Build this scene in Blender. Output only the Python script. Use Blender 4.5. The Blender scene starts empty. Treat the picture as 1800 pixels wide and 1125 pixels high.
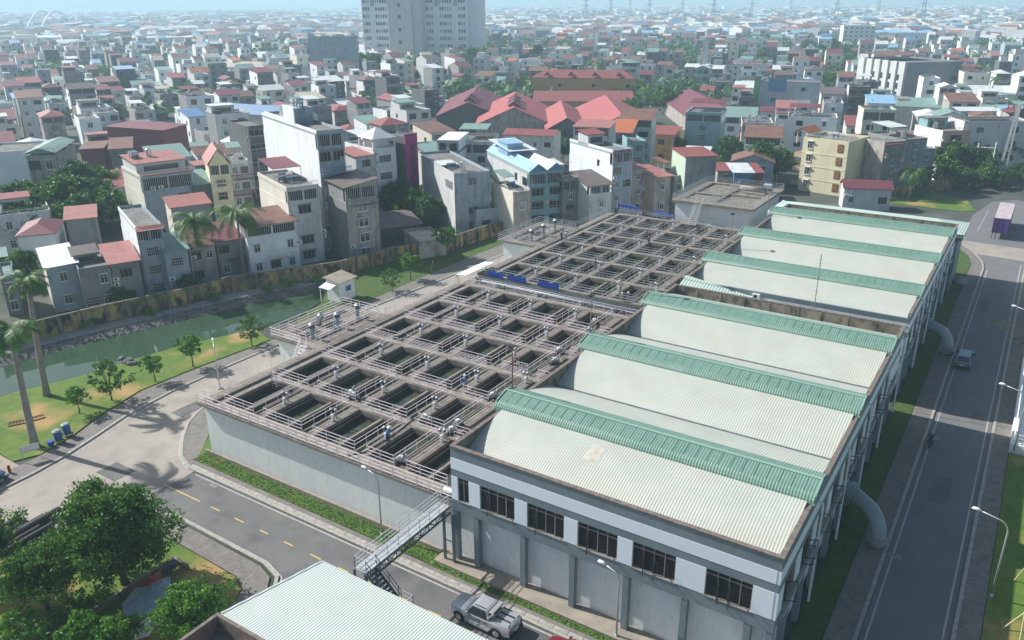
import bpy, bmesh, math, random
from math import sin, cos, pi, radians, atan2, hypot, sqrt
from mathutils import Vector, Matrix
from mathutils.geometry import tessellate_polygon
random.seed(7)
S = bpy.context.scene
COL = S.collection
# ---------------------------------------------------------------- camera
CH = 42.0
FPX = 1424.9
_r = (0.83768, 0.54610, -0.00756)
def _cam_axes():
    a, t, r = radians(-33.102), radians(21.493), radians(-0.431)
    fw = Vector((cos(t)*sin(a), cos(t)*cos(a), -sin(t)))
    rt = Vector((cos(a), -sin(a), 0)); up = rt.cross(fw)
    return rt*cos(r)+up*sin(r), -rt*sin(r)+up*cos(r), fw
RT, UP, FW = _cam_axes()
cam = bpy.data.objects.new('camera', bpy.data.cameras.new('camera')); COL.objects.link(cam)
cam.matrix_world = Matrix(((RT.x, UP.x, -FW.x, 0), (RT.y, UP.y, -FW.y, 0), (RT.z, UP.z, -FW.z, CH), (0, 0, 0, 1)))
cam.data.sensor_width = 36; cam.data.lens = FPX/1800*36
cam.data.clip_start = 0.5; cam.data.clip_end = 12000
S.camera = cam
def G(px, py, z=0.0):
    """the place in the world seen at a point of the photograph, at height z"""
    d = RT*(px-900)+UP*(562.5-py)+FW*FPX
    t = (z-CH)/d.z
    return Vector((d.x*t, d.y*t, z))
# ---------------------------------------------------------------- light
SUN_EL, SUN_DIR = radians(39), radians(8.5)      # the sun stands in the west, shadows fall to +x
w = bpy.data.worlds.new('World'); S.world = w; w.use_nodes = True
nt = w.node_tree; bg = nt.nodes['Background']
sky = nt.nodes.new('ShaderNodeTexSky'); sky.sky_type = 'NISHITA'; sky.sun_disc = False
sky.sun_elevation = SUN_EL
sv = Vector((-cos(SUN_DIR)*cos(SUN_EL), -sin(SUN_DIR)*cos(SUN_EL), sin(SUN_EL)))
sky.sun_rotation = atan2(sv.x, sv.y)
sky.altitude = 0; sky.air_density = 1.3; sky.dust_density = 2.0; sky.ozone_density = 2.0
nt.links.new(sky.outputs[0], bg.inputs[0]); bg.inputs[1].default_value = 0.08
sun = bpy.data.objects.new('sun', bpy.data.lights.new('sun', 'SUN')); COL.objects.link(sun)
sun.data.energy = 5.0; sun.data.angle = radians(0.55); sun.data.color = (1.0, 0.965, 0.91)
sun.rotation_euler = sv.to_track_quat('Z', 'Y').to_euler()
S.view_settings.view_transform = 'Standard'; S.view_settings.look = 'None'
S.view_settings.gamma = 1; S.view_settings.exposure = 0.42
S.render.engine = 'CYCLES'
S.cycles.max_bounces = 6; S.cycles.volume_bounces = 2; S.cycles.transparent_max_bounces = 12
# ---------------------------------------------------------------- materials
def mat(name, c1, c2=None, sc=1.0, rough=0.8, streak=0, bump=0, bsc=8, metal=0, det=4, lo=.35, hi=.65, rib=None, spec=None, extra=None, ribamt=.5):
    m = bpy.data.materials.new(name); m.use_nodes = True
    t = m.node_tree; b = t.nodes['Principled BSDF']
    b.inputs['Roughness'].default_value = rough; b.inputs['Metallic'].default_value = metal
    if spec is not None: b.inputs['Specular IOR Level'].default_value = spec
    b.inputs['Base Color'].default_value = (*c1, 1)
    tc = t.nodes.new('ShaderNodeTexCoord')
    mp = t.nodes.new('ShaderNodeMapping'); t.links.new(tc.outputs['Object'], mp.inputs[0])
    oi = t.nodes.new('ShaderNodeObjectInfo'); 
    cb = t.nodes.new('ShaderNodeVectorMath'); cb.operation = 'SCALE'; cb.inputs[0].default_value = (37, 53, 11)
    t.links.new(oi.outputs['Random'], cb.inputs['Scale']); t.links.new(cb.outputs[0], mp.inputs['Location'])
    if streak: mp.inputs['Scale'].default_value = (1, 1, streak)
    last = None
    if c2 is not None:
        n = t.nodes.new('ShaderNodeTexNoise'); n.inputs['Scale'].default_value = sc; n.inputs['Detail'].default_value = det; n.inputs['Roughness'].default_value = .65
        t.links.new(mp.outputs[0], n.inputs['Vector'])
        r = t.nodes.new('ShaderNodeMapRange'); r.inputs[1].default_value = lo; r.inputs[2].default_value = hi
        t.links.new(n.outputs['Fac'], r.inputs[0])
        x = t.nodes.new('ShaderNodeMix'); x.data_type = 'RGBA'
        x.inputs[6].default_value = (*c1, 1); x.inputs[7].default_value = (*c2, 1)
        t.links.new(r.outputs[0], x.inputs[0]); last = x.outputs[2]
    if extra:   # second, coarser or finer layer: (colour, scale, lo, hi)
        c3, s3, l3, h3 = extra
        n = t.nodes.new('ShaderNodeTexNoise'); n.inputs['Scale'].default_value = s3; n.inputs['Detail'].default_value = 6
        t.links.new(mp.outputs[0], n.inputs['Vector'])
        r = t.nodes.new('ShaderNodeMapRange'); r.inputs[1].default_value = l3; r.inputs[2].default_value = h3
        t.links.new(n.outputs['Fac'], r.inputs[0])
        x = t.nodes.new('ShaderNodeMix'); x.data_type = 'RGBA'
        if last: t.links.new(last, x.inputs[6])
        else: x.inputs[6].default_value = (*c1, 1)
        x.inputs[7].default_value = (*c3, 1)
        t.links.new(r.outputs[0], x.inputs[0]); last = x.outputs[2]
    hsrc = None
    if rib:     # (axis, pitch): corrugation of sheet metal
        wv = t.nodes.new('ShaderNodeTexWave'); wv.wave_type = 'BANDS'; wv.bands_direction = rib[0]
        wv.inputs['Scale'].default_value = 0.314/rib[1]
        t.links.new(tc.outputs['Object'], wv.inputs['Vector'])
        hsrc = wv.outputs['Fac']
        bp = t.nodes.new('ShaderNodeBump'); bp.inputs['Strength'].default_value = ribamt; bp.inputs['Distance'].default_value = rib[1]*.3
        t.links.new(hsrc, bp.inputs['Height']); t.links.new(bp.outputs[0], b.inputs['Normal'])
    elif bump:
        n = t.nodes.new('ShaderNodeTexNoise'); n.inputs['Scale'].default_value = bsc; n.inputs['Detail'].default_value = 5
        t.links.new(tc.outputs['Object'], n.inputs['Vector'])
        bp = t.nodes.new('ShaderNodeBump'); bp.inputs['Strength'].default_value = bump; bp.inputs['Distance'].default_value = .05
        t.links.new(n.outputs['Fac'], bp.inputs['Height']); t.links.new(bp.outputs[0], b.inputs['Normal'])
    if last: t.links.new(last, b.inputs['Base Color'])
    return m
M = {}
M['asph'] = mat('asphalt', (.125,.125,.125), (.155,.152,.148), .3, .85, bump=.3, bsc=14, extra=((.085,.085,.088), .35, .50, .72))
M['asph2'] = mat('asphalt_dark', (.14,.143,.15), (.17,.172,.175), .25, .8, bump=.4, bsc=14, extra=((.175,.172,.165), .3, .50, .75))
M['croad'] = mat('concrete_road', (.36,.325,.275), (.30,.27,.235), .25, .85, extra=((.24,.22,.20), .35, .48, .75))
M['pave'] = mat('paving', (.20,.185,.17), (.13,.12,.115), 1.5, .9, bump=.6, bsc=5, extra=((.25,.23,.20), 6, .5, .7))
M['kerb'] = mat('kerb_concrete', (.42,.40,.36), (.27,.26,.24), 2.5, .85)
M['conc'] = mat('weathered_concrete', (.285,.25,.215), (.17,.152,.133), .9, .9, bump=.5, bsc=6, extra=((.12,.11,.10), 2.2, .60, .75))
M['concw'] = mat('tank_wall_concrete', (.84,.86,.84), (.76,.80,.81), .6, .85, streak=.3, bump=.25, bsc=3, extra=((.60,.63,.63), 4.5, .55, .85))
M['coping'] = mat('stained_coping', (.22,.18,.155), (.11,.095,.085), 2.5, .9, bump=.4, bsc=10)
M['dkconc'] = mat('mossy_concrete', (.27,.235,.18), (.15,.14,.11), .8, .9, streak=.5, extra=((.07,.065,.055), 1.7, .52, .7))
M['plinth'] = mat('plinth_concrete', (.34,.295,.235), (.23,.205,.17), .8, .9)
M['grass'] = mat('lawn_grass', (.12,.19,.022), (.07,.135,.015), .9, .95, bump=1.0, bsc=9, extra=((.36,.24,.09), .16, .52, .66))
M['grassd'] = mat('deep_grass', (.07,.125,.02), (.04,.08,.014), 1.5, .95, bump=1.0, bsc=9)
M['tuft'] = mat('grass_blades', (.12,.21,.03), (.07,.14,.02), 2, .9)
M['verge'] = mat('verge_grass', (.10,.18,.025), (.055,.115,.017), .9, .95, bump=1.0, bsc=9, extra=((.22,.19,.07), .5, .6, .75))
M['dirt'] = mat('pale_dirt', (.42,.37,.30), (.25,.22,.18), .6, .95)
M['city'] = mat('city_ground', (.085,.09,.085), (.035,.055,.03), .04, .95, extra=((.13,.125,.115), .12, .55, .75))
M['stone'] = mat('rubble_stone', (.20,.195,.18), (.08,.08,.075), 3, .9, bump=1, bsc=4)
M['path'] = mat('canal_path', (.34,.33,.31), (.22,.21,.20), .8, .9)
M['rail'] = mat('painted_rail', (.84,.76,.80), (.66,.58,.62), 3, .45)
M['railg'] = mat('galvanised_rail', (.50,.52,.54), None, 1, .4, metal=.3)
M['steel'] = mat('blue_grey_steel', (.12,.15,.175), (.08,.10,.12), 2, .5)
M['plate'] = mat('steel_plate', (.55,.58,.60), (.45,.48,.5), 2, .45, metal=.3)
M['paintg'] = mat('blue_grey_paint', (.195,.245,.275), (.165,.21,.235), .6, .75, extra=((.24,.27,.28), .35, .5, .8))
M['paintw'] = mat('pale_blue_paint', (.80,.88,.94), (.76,.84,.90), .5, .7)
M['cream'] = mat('cream_roof_sheet', (.47,.50,.44), (.42,.45,.40), .4, .5, rib=('X', .21), ribamt=.3, extra=((.44,.43,.38), .3, .5, .85))
M['green'] = mat('green_roof_sheet', (.135,.25,.195), (.17,.29,.235), .5, .4, rib=('X', .21), ribamt=.4, extra=((.20,.31,.265), 1.3, .55, .8))
M['greenf'] = mat('green_flashing', (.25,.40,.33), None, 1, .4)
M['pgreen'] = mat('pale_green_roof', (.50,.62,.54), (.44,.56,.50), .2, .45, rib=('X', .35), ribamt=.35)
M['proof'] = mat('mint_white_roof', (.50,.56,.53), (.45,.51,.48), .3, .45, rib=('X', .2), ribamt=.4, extra=((.50,.56,.50), .35, .5, .8))
M['glass'] = mat('window_glass', (.03,.04,.05), None, 1, .12, spec=.6)
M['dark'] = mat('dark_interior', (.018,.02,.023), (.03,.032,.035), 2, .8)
M['frame'] = mat('brown_grey_frame', (.30,.26,.235), None, 1, .5)
M['dframe'] = mat('dark_frame', (.03,.03,.035), None, 1, .5)
M['wframe'] = mat('white_frame', (.72,.74,.76), None, 1, .5)
M['wood'] = mat('wooden_shutter', (.33,.15,.06), (.22,.10,.04), 4, .6)
M['blue'] = mat('royal_blue', (.015,.07,.42), (.01,.045,.30), 1.5, .5)
M['bluec'] = mat('blue_plastic', (.02,.10,.35), None, 1, .4)
M['greyp'] = mat('grey_casting', (.30,.33,.36), (.20,.22,.25), 3, .5)
M['actb'] = mat('dull_blue_casting', (.06,.11,.20), (.04,.07,.13), 3, .5)
M['black'] = mat('black_plastic', (.015,.016,.018), (.03,.03,.032), 2, .5)
M['rust'] = mat('rusty_steel', (.25,.10,.05), (.12,.06,.035), 2, .8)
M['pipe'] = mat('painted_pipe', (.36,.40,.42), (.27,.31,.33), .9, .5)
M['white'] = mat('white_paint', (.78,.80,.80), (.68,.70,.70), 1.5, .6)
M['tank'] = mat('stainless', (.62,.64,.66), None, 1, .25, metal=.8)
M['trunk'] = mat('tree_bark', (.13,.105,.08), (.075,.06,.045), 4, .95, bump=.8, bsc=12)
M['ptrunk'] = mat('palm_trunk', (.33,.30,.265), (.22,.20,.175), 2, .9, bump=.4, bsc=6)
M['yel'] = mat('yellow_marking', (.55,.42,.12), (.40,.33,.17), 2, .8, lo=.4, hi=.8)
M['wline'] = mat('white_marking', (.44,.43,.41), (.26,.26,.255), 2, .8, lo=.4, hi=.8)
M['ywall'] = mat('yellow_boundary_wall', (.46,.34,.13), (.12,.10,.07), .33, .9, streak=.7, lo=.42, hi=.60, extra=((.035,.035,.03), .8, .48, .62))
M['tyre'] = mat('tyre_rubber', (.015,.015,.016), None, 1, .85)
M['silver'] = mat('silver_car_paint', (.60,.62,.64), None, 1, .28, metal=.55)
M['vanp'] = mat('blue_grey_car_paint', (.26,.31,.36), None, 1, .28, metal=.5)
M['redp'] = mat('dark_red_car_paint', (.16,.012,.018), None, 1, .25)
M['purple'] = mat('purple_tarpaulin', (.13,.035,.30), (.08,.02,.20), 2, .6)
M['pinkr'] = mat('pinkish_trailer_roof', (.52,.45,.47), (.40,.34,.36), .8, .7)
M['skin'] = mat('skin', (.38,.22,.15), None, 1, .6)
M['shirtb'] = mat('blue_shirt', (.03,.17,.52), None, 1, .85)
M['navy'] = mat('navy_trousers', (.015,.025,.09), None, 1, .85)
M['teal'] = mat('teal_overalls', (.02,.12,.13), None, 1, .85)
M['redm'] = mat('red_paint', (.45,.03,.02), None, 1, .5)
M['grey'] = mat('grey_cloth', (.30,.31,.33), None, 1, .85)
M['beige'] = mat('beige_cloth', (.48,.40,.28), None, 1, .85)
M['straw'] = mat('straw_hat', (.70,.66,.55), None, 1, .8)
M['hivis'] = mat('hi_vis_vest', (.45,.55,.05), None, 1, .8)
M['canal'] = mat('canal_water', (.036,.075,.045), (.050,.092,.052), .15, .03, bump=.025, bsc=1.0, spec=.6)
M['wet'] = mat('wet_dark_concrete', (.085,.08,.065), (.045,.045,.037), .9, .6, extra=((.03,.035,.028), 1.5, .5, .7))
M['bwater'] = mat('basin_water', (.040,.052,.034), (.065,.078,.052), .5, .10, bump=.05, bsc=2, spec=.5)
M['cwater'] = mat('channel_water', (.22,.28,.25), (.15,.20,.18), .6, .15, bump=.1, bsc=3)
M['bamboo'] = mat('bamboo', (.50,.42,.24), None, 1, .7)
M['tile'] = mat('terracotta_tiles', (.50,.20,.13), (.42,.16,.10), 3, .8)
M['orange'] = mat('orange_sheet', (.55,.13,.04), (.35,.07,.03), 2, .7)
M['redt'] = mat('red_tarpaulin', (.40,.05,.03), (.25,.03,.02), 2, .6)
M['greyt'] = mat('grey_tarpaulin', (.34,.40,.46), (.22,.27,.32), 1.5, .5, bump=1, bsc=3)
M['navyp'] = mat('dark_blue_car_paint', (.01,.03,.10), None, 1, .25)
M['navyt'] = mat('dark_blue_tarpaulin', (.02,.03,.08), (.01,.015,.04), 2, .6)
# leaves: three kinds of leaf colour each
def leafmat(name, c):
    c = tuple(v*1.22 for v in c); m = mat(name, c, tuple(v*.72 for v in c), 1.2, .55)
    b = m.node_tree.nodes['Principled BSDF']
    b.inputs['Transmission Weight'].default_value = 0
    t = m.node_tree; tr = t.nodes.new('ShaderNodeBsdfTranslucent'); tr.inputs[0].default_value = (c[0]*1.3, c[1]*1.5, c[2]*.8, 1)
    mx = t.nodes.new('ShaderNodeMixShader'); mx.inputs[0].default_value = .25
    t.links.new(b.outputs[0], mx.inputs[1]); t.links.new(tr.outputs[0], mx.inputs[2])
    t.links.new(mx.outputs[0], t.nodes['Material Output'].inputs[0])
    return m
LEAF = {'dark': [leafmat('leaf_a', (.065,.15,.022)), leafmat('leaf_b', (.10,.20,.03)), leafmat('leaf_c', (.038,.10,.018))],
        'bright': [leafmat('leaf_d', (.085,.21,.025)), leafmat('leaf_e', (.13,.28,.03)), leafmat('leaf_f', (.05,.14,.02))],
        'far': [leafmat('leaf_g', (.045,.115,.03)), leafmat('leaf_h', (.07,.15,.035)), leafmat('leaf_i', (.03,.08,.025))]}
# ---------------------------------------------------------------- helpers
class MB:
    def __init__(s): s.v = []; s.f = []; s.m = []
    def poly(s, pts, mi=0):
        i = len(s.v); s.v += [tuple(p) for p in pts]; s.f.append(tuple(range(i, i+len(pts)))); s.m.append(mi)
    def box(s, x0, y0, z0, x1, y1, z1, mi=0, skip=''):
        i = len(s.v)
        s.v += [(x0,y0,z0),(x1,y0,z0),(x1,y1,z0),(x0,y1,z0),(x0,y0,z1),(x1,y0,z1),(x1,y1,z1),(x0,y1,z1)]
        for k, q in (('b',(3,2,1,0)),('t',(4,5,6,7)),('f',(0,1,5,4)),('r',(1,2,6,5)),('k',(2,3,7,6)),('l',(3,0,4,7))):
            if k in skip: continue
            s.f.append(tuple(i+a for a in q)); s.m.append(mi)
    def prism(s, pts, z0, z1, mi=0, mside=None):
        """vertical prism over a 2-D outline"""
        n = len(pts); a = sum(pts[k][0]*pts[(k+1)%n][1]-pts[(k+1)%n][0]*pts[k][1] for k in range(n))
        if a < 0: pts = pts[::-1]
        i = len(s.v); s.v += [(p[0], p[1], z0) for p in pts]+[(p[0], p[1], z1) for p in pts]
        for t in tessellate_polygon([[Vector((p[0], p[1], 0)) for p in pts]]):
            q = [Vector(s.v[i+k]) for k in t]
            nz = (q[1]-q[0]).cross(q[2]-q[0]).z
            t = t if nz > 0 else t[::-1]
            s.f.append(tuple(i+n+k for k in t)); s.m.append(mi)
        for k in range(n):
            s.f.append((i+k, i+(k+1)%n, i+n+(k+1)%n, i+n+k)); s.m.append(mi if mside is None else mside)
    def bar(s, a, b, w, h=None, mi=0):
        """a box-section bar from a to b"""
        a = Vector(a); b = Vector(b); d = b-a
        if d.length < 1e-6: return
        h = h or w; d.normalize()
        u = Vector((0,0,1)).cross(d)
        u = u.normalized() if u.length > .05 else Vector((1,0,0))
        v = d.cross(u)
        i = len(s.v)
        for p in (a, b):
            for e, g in ((-1,-1),(1,-1),(1,1),(-1,1)): s.v.append(tuple(p+u*(e*w/2)+v*(g*h/2)))
        for q in ((3,2,1,0),(4,5,6,7),(0,1,5,4),(1,2,6,5),(2,3,7,6),(3,0,4,7)):
            s.f.append(tuple(i+a for a in q)); s.m.append(mi)
    def tube(s, path, r, n=8, mi=0, caps=True):
        P = [Vector(p) for p in path]; R = r if isinstance(r, (list, tuple)) else [r]*len(P)
        i0 = len(s.v); ref = None
        for k, p in enumerate(P):
            d = (P[min(k+1, len(P)-1)]-P[max(k-1, 0)]).normalized()
            if ref is None: ref = Vector((0,0,1)).cross(d); ref = ref if ref.length > .1 else Vector((1,0,0))
            u = (ref-d*ref.dot(d)); u = u.normalized() if u.length > 1e-4 else d.orthogonal().normalized(); v = d.cross(u); ref = u
            for j in range(n):
                a = 2*pi*j/n; s.v.append(tuple(p+(u*cos(a)+v*sin(a))*R[k]))
        for k in range(len(P)-1):
            for j in range(n):
                a = i0+k*n+j; b = i0+k*n+(j+1)%n; s.f.append((a, b, b+n, a+n)); s.m.append(mi)
        if caps:
            s.f.append(tuple(i0+j for j in range(n))[::-1]); s.m.append(mi)
            s.f.append(tuple(i0+(len(P)-1)*n+j for j in range(n))); s.m.append(mi)
    def cyl(s, x, y, z0, z1, r, n=12, mi=0, r2=None): s.tube([(x,y,z0),(x,y,z1)], [r, r if r2 is None else r2], n, mi)
    def rail(s, a, b, h=1.0, n=3, gap=1.5, r=.055, mi=0, ends=True):
        """posts and horizontal rails from a to b"""
        a = Vector(a); b = Vector(b); L = (b-a).length; k = max(1, round(L/gap))
        for j in range(k+1):
            if (j == 0 or j == k) and not ends: continue
            p = a.lerp(b, j/k); s.box(p.x-r*.4, p.y-r*.4, p.z, p.x+r*.4, p.y+r*.4, p.z+h-r/2, mi)
        for q in range(n):
            o = Vector((0, 0, h*(1-q*.36))); s.bar(a+o, b+o, r, r, mi)
    def build(s, name, mats, parent=None, world=False, smooth=False):
        off = parent.location if (parent and world) else Vector((0,0,0))
        me = bpy.data.meshes.new(name)
        me.from_pydata([(p[0]-off.x, p[1]-off.y, p[2]-off.z) for p in s.v] if world else s.v, [], s.f)
        for m in (mats if isinstance(mats, (list, tuple)) else [mats]): me.materials.append(m)
        me.polygons.foreach_set('material_index', s.m)
        if smooth: me.polygons.foreach_set('use_smooth', [True]*len(s.f))
        me.update()
        return link(name, me, parent)
def link(name, me, parent=None, loc=None, rz=0, sc=None):
    o = bpy.data.objects.new(name, me); COL.objects.link(o)
    if parent: o.parent = parent
    if loc is not None: o.location = loc
    if rz: o.rotation_euler = (0, 0, rz)
    if sc is not None: o.scale = sc
    return o
def tag(o, label, cat, group=None):
    o['label'] = label; o['category'] = cat
    if group: o['group'] = group
    return o
def thing(name, label, cat, loc=(0,0,0), rz=0, group=None):
    o = bpy.data.objects.new(name, None); COL.objects.link(o); o.empty_display_size = .3
    o.location = loc; o.rotation_euler = (0, 0, rz)
    return tag(o, label, cat, group)
def kids(o): return [c for c in ALLCH.get(o.name, [])]
def structure(o): o['kind'] = 'structure'; return o
def copy_tree(src, chmap, label, loc, rz=0, group=None, sc=None):
    """chmap: list of (child, [its children])"""
    r = src.copy(); COL.objects.link(r); r.location = loc; r.rotation_euler = (0, 0, rz); r['label'] = label
    if group: r['group'] = group
    if sc is not None: r.scale = sc
    for c in chmap:
        d = c.copy(); COL.objects.link(d); d.parent = r
    return r
def ordinal(n): return ['nearest','second','third','fourth','fifth','sixth','seventh','eighth','ninth','tenth','eleventh','twelfth','thirteenth','fourteenth','fifteenth','sixteenth','seventeenth','eighteenth','nineteenth','twentieth'][n] if n < 20 else 'number %d' % (n+1)
def proj(p):
    d = Vector(p)-Vector((0,0,CH)); z = d.dot(FW)
    return (900+FPX*d.dot(RT)/z, 562.5-FPX*d.dot(UP)/z, z)
# ---------------------------------------------------------------- the setting
def XY(L, z=0): return [(G(x, y, z).x, G(x, y, z).y) for x, y in L]
near = [(-104,16),(-98.5,27),(-95,37.2),(-94.4,40.1),(-92.1,46.4),(-91.4,52.1),(-90.0,58.3),(-86.4,67.5),(-84.4,73.0),(-86.5,80),(-89.2,83.6)]
farw = [(-91.7,85.6),(-96.0,77.2),(-99.6,65.2),(-103.9,50.6),(-105.3,43.4),(-109,30),(-116,16)]
bank = [(-91.6,88.4),(-97.6,78.2),(-101.6,65.8),(-105.6,51.2),(-107.4,43.6),(-111,30),(-118,16)]   # top of the rubble slope
hole = near+bank
me = bpy.data.meshes.new('ground')
R_ = 6500; outer = [(-R_,-R_),(R_,-R_),(R_,R_),(-R_,R_)]
vv = [Vector((x,y,0)) for x,y in outer+hole]
tr = tessellate_polygon([[Vector((x,y,0)) for x,y in outer],[Vector((x,y,0)) for x,y in hole]])
fs = []
for t in tr:
    a,b,c = (vv[k] for k in t); fs.append(tuple(t) if (b-a).cross(c-a).z > 0 else tuple(t)[::-1])
me.from_pydata([tuple(p) for p in vv], [], fs); me.materials.append(M['city']); me.update()
structure(link('ground', me))
b = MB(); b.prism(near+farw, -2.2, -0.75); structure(b.build('canal_water', M['canal']))
b = MB()
for k in range(len(bank)-1):      # rubble slope and end wall
    b.poly([(*farw[k],-.9),(*farw[k+1],-.9),(*bank[k+1],0.0),(*bank[k],0.0)])
b.poly([(*near[-1],-.9),(*farw[0],-.9),(*bank[0],0),(near[-1][0]-.3,near[-1][1]+2.2,0)])
for k in range(len(near)-1): b.poly([(*near[k],-1.2),(*near[k],.14),(*near[k+1],.14),(*near[k+1],-1.2)])
random.seed(3)
for k in range(len(bank)-1):
    A, B, C_, D = Vector((*farw[k],-.9)), Vector((*farw[k+1],-.9)), Vector((*bank[k],0)), Vector((*bank[k+1],0))
    for _ in range(int((A-B).length*16)):
        u, v = random.random(), random.random(); p = A.lerp(B,u).lerp(C_.lerp(D,u),v); q = random.uniform(.07,.14)
        b.bar(p-Vector((q,q*random.uniform(-.5,.5),0)), p+Vector((q,q*random.uniform(-.5,.5),.05)), q*1.6, q*1.1)
structure(b.build('canal_bank', M['stone']))
wall_px = [(0,612),(65,597),(190,566),(333,535),(410,513),(533,496),(600,486),(680,462),(780,445),(860,418),(900,408)]
WALLP = XY(wall_px)
b = MB(); b.prism([(p[0]+.2,p[1]-.1) for p in WALLP[:6]]+[(-92.0,88.0)]+bank[1:6], -.3, .05); structure(b.build('canal_path', M['path']))
# roads
kerb_o = [(-74.6,14),(-74.9,22),(-75.0,27.8),(-75.2,31.1),(-75.8,34.7),(-76.9,38.4),(-78.4,43.0),(-79.3,49.1),(-79.5,56.4),(-79.5,64.3),(-79.0,73),(-78.3,85.2),(-77.1,104.4),(-76.7,115.5),(-76,140)]
kerb_i = [(-63.5,39.7),(-66.0,40.6),(-67.6,41.8),(-69.3,43.2),(-71.4,45.4),(-72.7,47.6),(-73.5,50.5),(-73.9,56),(-73.9,133)]
nearL = [(-67.2,14),(-67.2,24.0),(-66.9,26.6),(-65.6,29.6),(-62.6,32.4),(-58.5,34.0)]
b = MB(); b.prism([(-67.0,14)]+nearL[1:]+[(-62,34.0),(-62.6,39.7)]+kerb_i+[(-74,150)]+kerb_o[::-1], -.2, .006); structure(b.build('canal_road', M['croad']))
b = MB(); b.prism([(-62.8,33.9),(-46,33.8),(-43.9,33.2),(-42.8,31.8),(-42.5,30),(-42.5,16),(-4.2,16),(-4.2,39.6),(-62.4,39.6)], -.2, .012); structure(b.build('front_road', M['asph']))
b = MB(); b.prism([(-4.2,16),(1.2,16),(1.2,168),(4.5,172),(26,171),(26,178),(6,177),(1.5,190),(2.5,206),(-2.5,210),(-7.0,205),(-9.4,190),(-9.8,166.5),(-6.6,160),(-4.6,154),(-4.2,150)], -.2, .014); structure(b.build('side_road', M['asph2']))
b = MB(); b.prism([(-9.7,159.5),(1.2,158.5),(26,164.8),(26,171),(1.2,166.8),(-9.7,167.5)], -.1, .02); structure(b.build('side_road_concrete_band', M['croad']))
def strip(mb, pts, w, z0, z1, mi=0):
    """a band along a polyline, w wide to the left of its direction"""
    n = len(pts); off = []
    for k in range(n):
        a = Vector(pts[max(k-1,0)]); c = Vector(pts[min(k+1,n-1)]); d = (c-a).normalized(); off.append((pts[k][0]-d.y*w, pts[k][1]+d.x*w))
    for k in range(n-1):
        q = [(*pts[k],0),(*pts[k+1],0),(*off[k+1],0),(*off[k],0)]
        i = len(mb.v); mb.v += [(x,y,z0) for x,y,_ in q]+[(x,y,z1) for x,y,_ in q]
        for t in ((4,5,6,7),(0,1,5,4),(1,2,6,5),(2,3,7,6),(3,0,4,7)):
            f = tuple(i+a for a in t)
            P = [Vector(mb.v[a]) for a in f[:3]]
            mb.f.append(f); mb.m.append(mi)
def fixn(o):
    bm = bmesh.new(); bm.from_mesh(o.data); bmesh.ops.recalc_face_normals(bm, faces=bm.faces); bm.to_mesh(o.data); bm.free(); return o
b = MB()
strip(b, kerb_o, .28, 0, .15); strip(b, kerb_i[::-1], .3, 0, .15)
strip(b, [(-42.6,39.65),(-63.5,39.7)][::-1], .3, 0, .15); strip(b, [(-42.6,39.65),(-8.4,39.65)], .3, 0, .15)
strip(b, [(-58.5,34.0),(-46,33.75),(-44.0,33.2),(-42.9,31.9),(-42.5,30),(-42.5,16)][::-1], -.3, 0, .15); strip(b, nearL, -.28, 0, .15)
strip(b, [(-4.25,42.0),(-4.25,150),(-4.7,154),(-6.6,160),(-9.8,166.5)], .28, 0, .15)
strip(b, [(1.25,16),(1.25,158.5)], -.28, 0, .15); strip(b, [(-58.5,34.0),(-57.6,34.0)], -.3, 0, .13)
structure(fixn(b.build('kerbs', M['kerb'])))
b = MB()   # painted lines and gutters
strip(b, kerb_i[:-1], .12, 0, .026); strip(b, [(-62,39.35),(-8,39.35)], .13, 0, .026); strip(b, [(-3.85,40),(-3.85,150)], -.14, 0, .026); strip(b, [(.85,20),(.85,156)], .14, 0, .026)
strip(b, [(p[0]+.55,p[1]) for p in kerb_o], -.1, 0, .026); strip(b, [(-57.5,34.25),(-46,34.1),(-43.6,33.4),(-42.4,31.9),(-42.1,30),(-42.1,18)], .13, 0, .026)
strip(b, [(-7.4,176),(-7.0,196)], .12, 0, .026)
structure(fixn(b.build('edge_lines', M['wline'])))
b = MB()
for x0, x1 in ((-63.0,-57.8),(-56.3,-55.1),(-53.1,-51.9),(-49.9,-48.8),(-46.9,-45.8),(-43.8,-42.6),(-40.7,-39.6),(-37.7,-36.6),(-34.6,-33.5),(-31.5,-30.4),(-28.5,-27.4)): b.box(x0,36.66,0,x1,36.8,.024)
structure(b.build('yellow_centre_dashes', M['yel']))
# pavements and lawns
b = MB()
b.prism([(p[0]-.28,p[1]) for p in kerb_o]+[(-79.2,140),(-80.3,121.4),(-80.8,111.7),(-81.0,97),(-80.7,85),(-81.3,65.7),(-82.2,55.0),(-82.4,47.4),(-80.6,41.3),(-78.9,37.4),(-78.0,33.5),(-77.6,28),(-77.4,14)], 0, .12)
b.prism([(-64.4,40.0),(-66.2,41.0),(-67.9,42.1),(-69.1,43.4),(-71.2,45.8),(-72.4,47.8),(-73.2,50.6),(-73.6,56),(-73.6,133),(-72,133),(-72,57),(-71.2,51.5),(-70.3,48.8),(-68.4,46.4),(-66.4,44.0),(-64.4,41.6)], 0, .12)
b.prism([(-64.4,39.95),(-8.3,39.95),(-8.3,40.75),(-64.4,40.95)], 0, .12)
b.prism([(-4.5,40),(-4.5,150),(-4.95,153.9),(-6.8,159.7),(-9.7,166),(-9.6,163),(-7.3,157.5),(-6.3,152),(-6.3,40)], 0, .12)
b.prism([(1.53,16),(1.53,158),(3.0,158),(3.0,16)], 0, .12)
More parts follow.
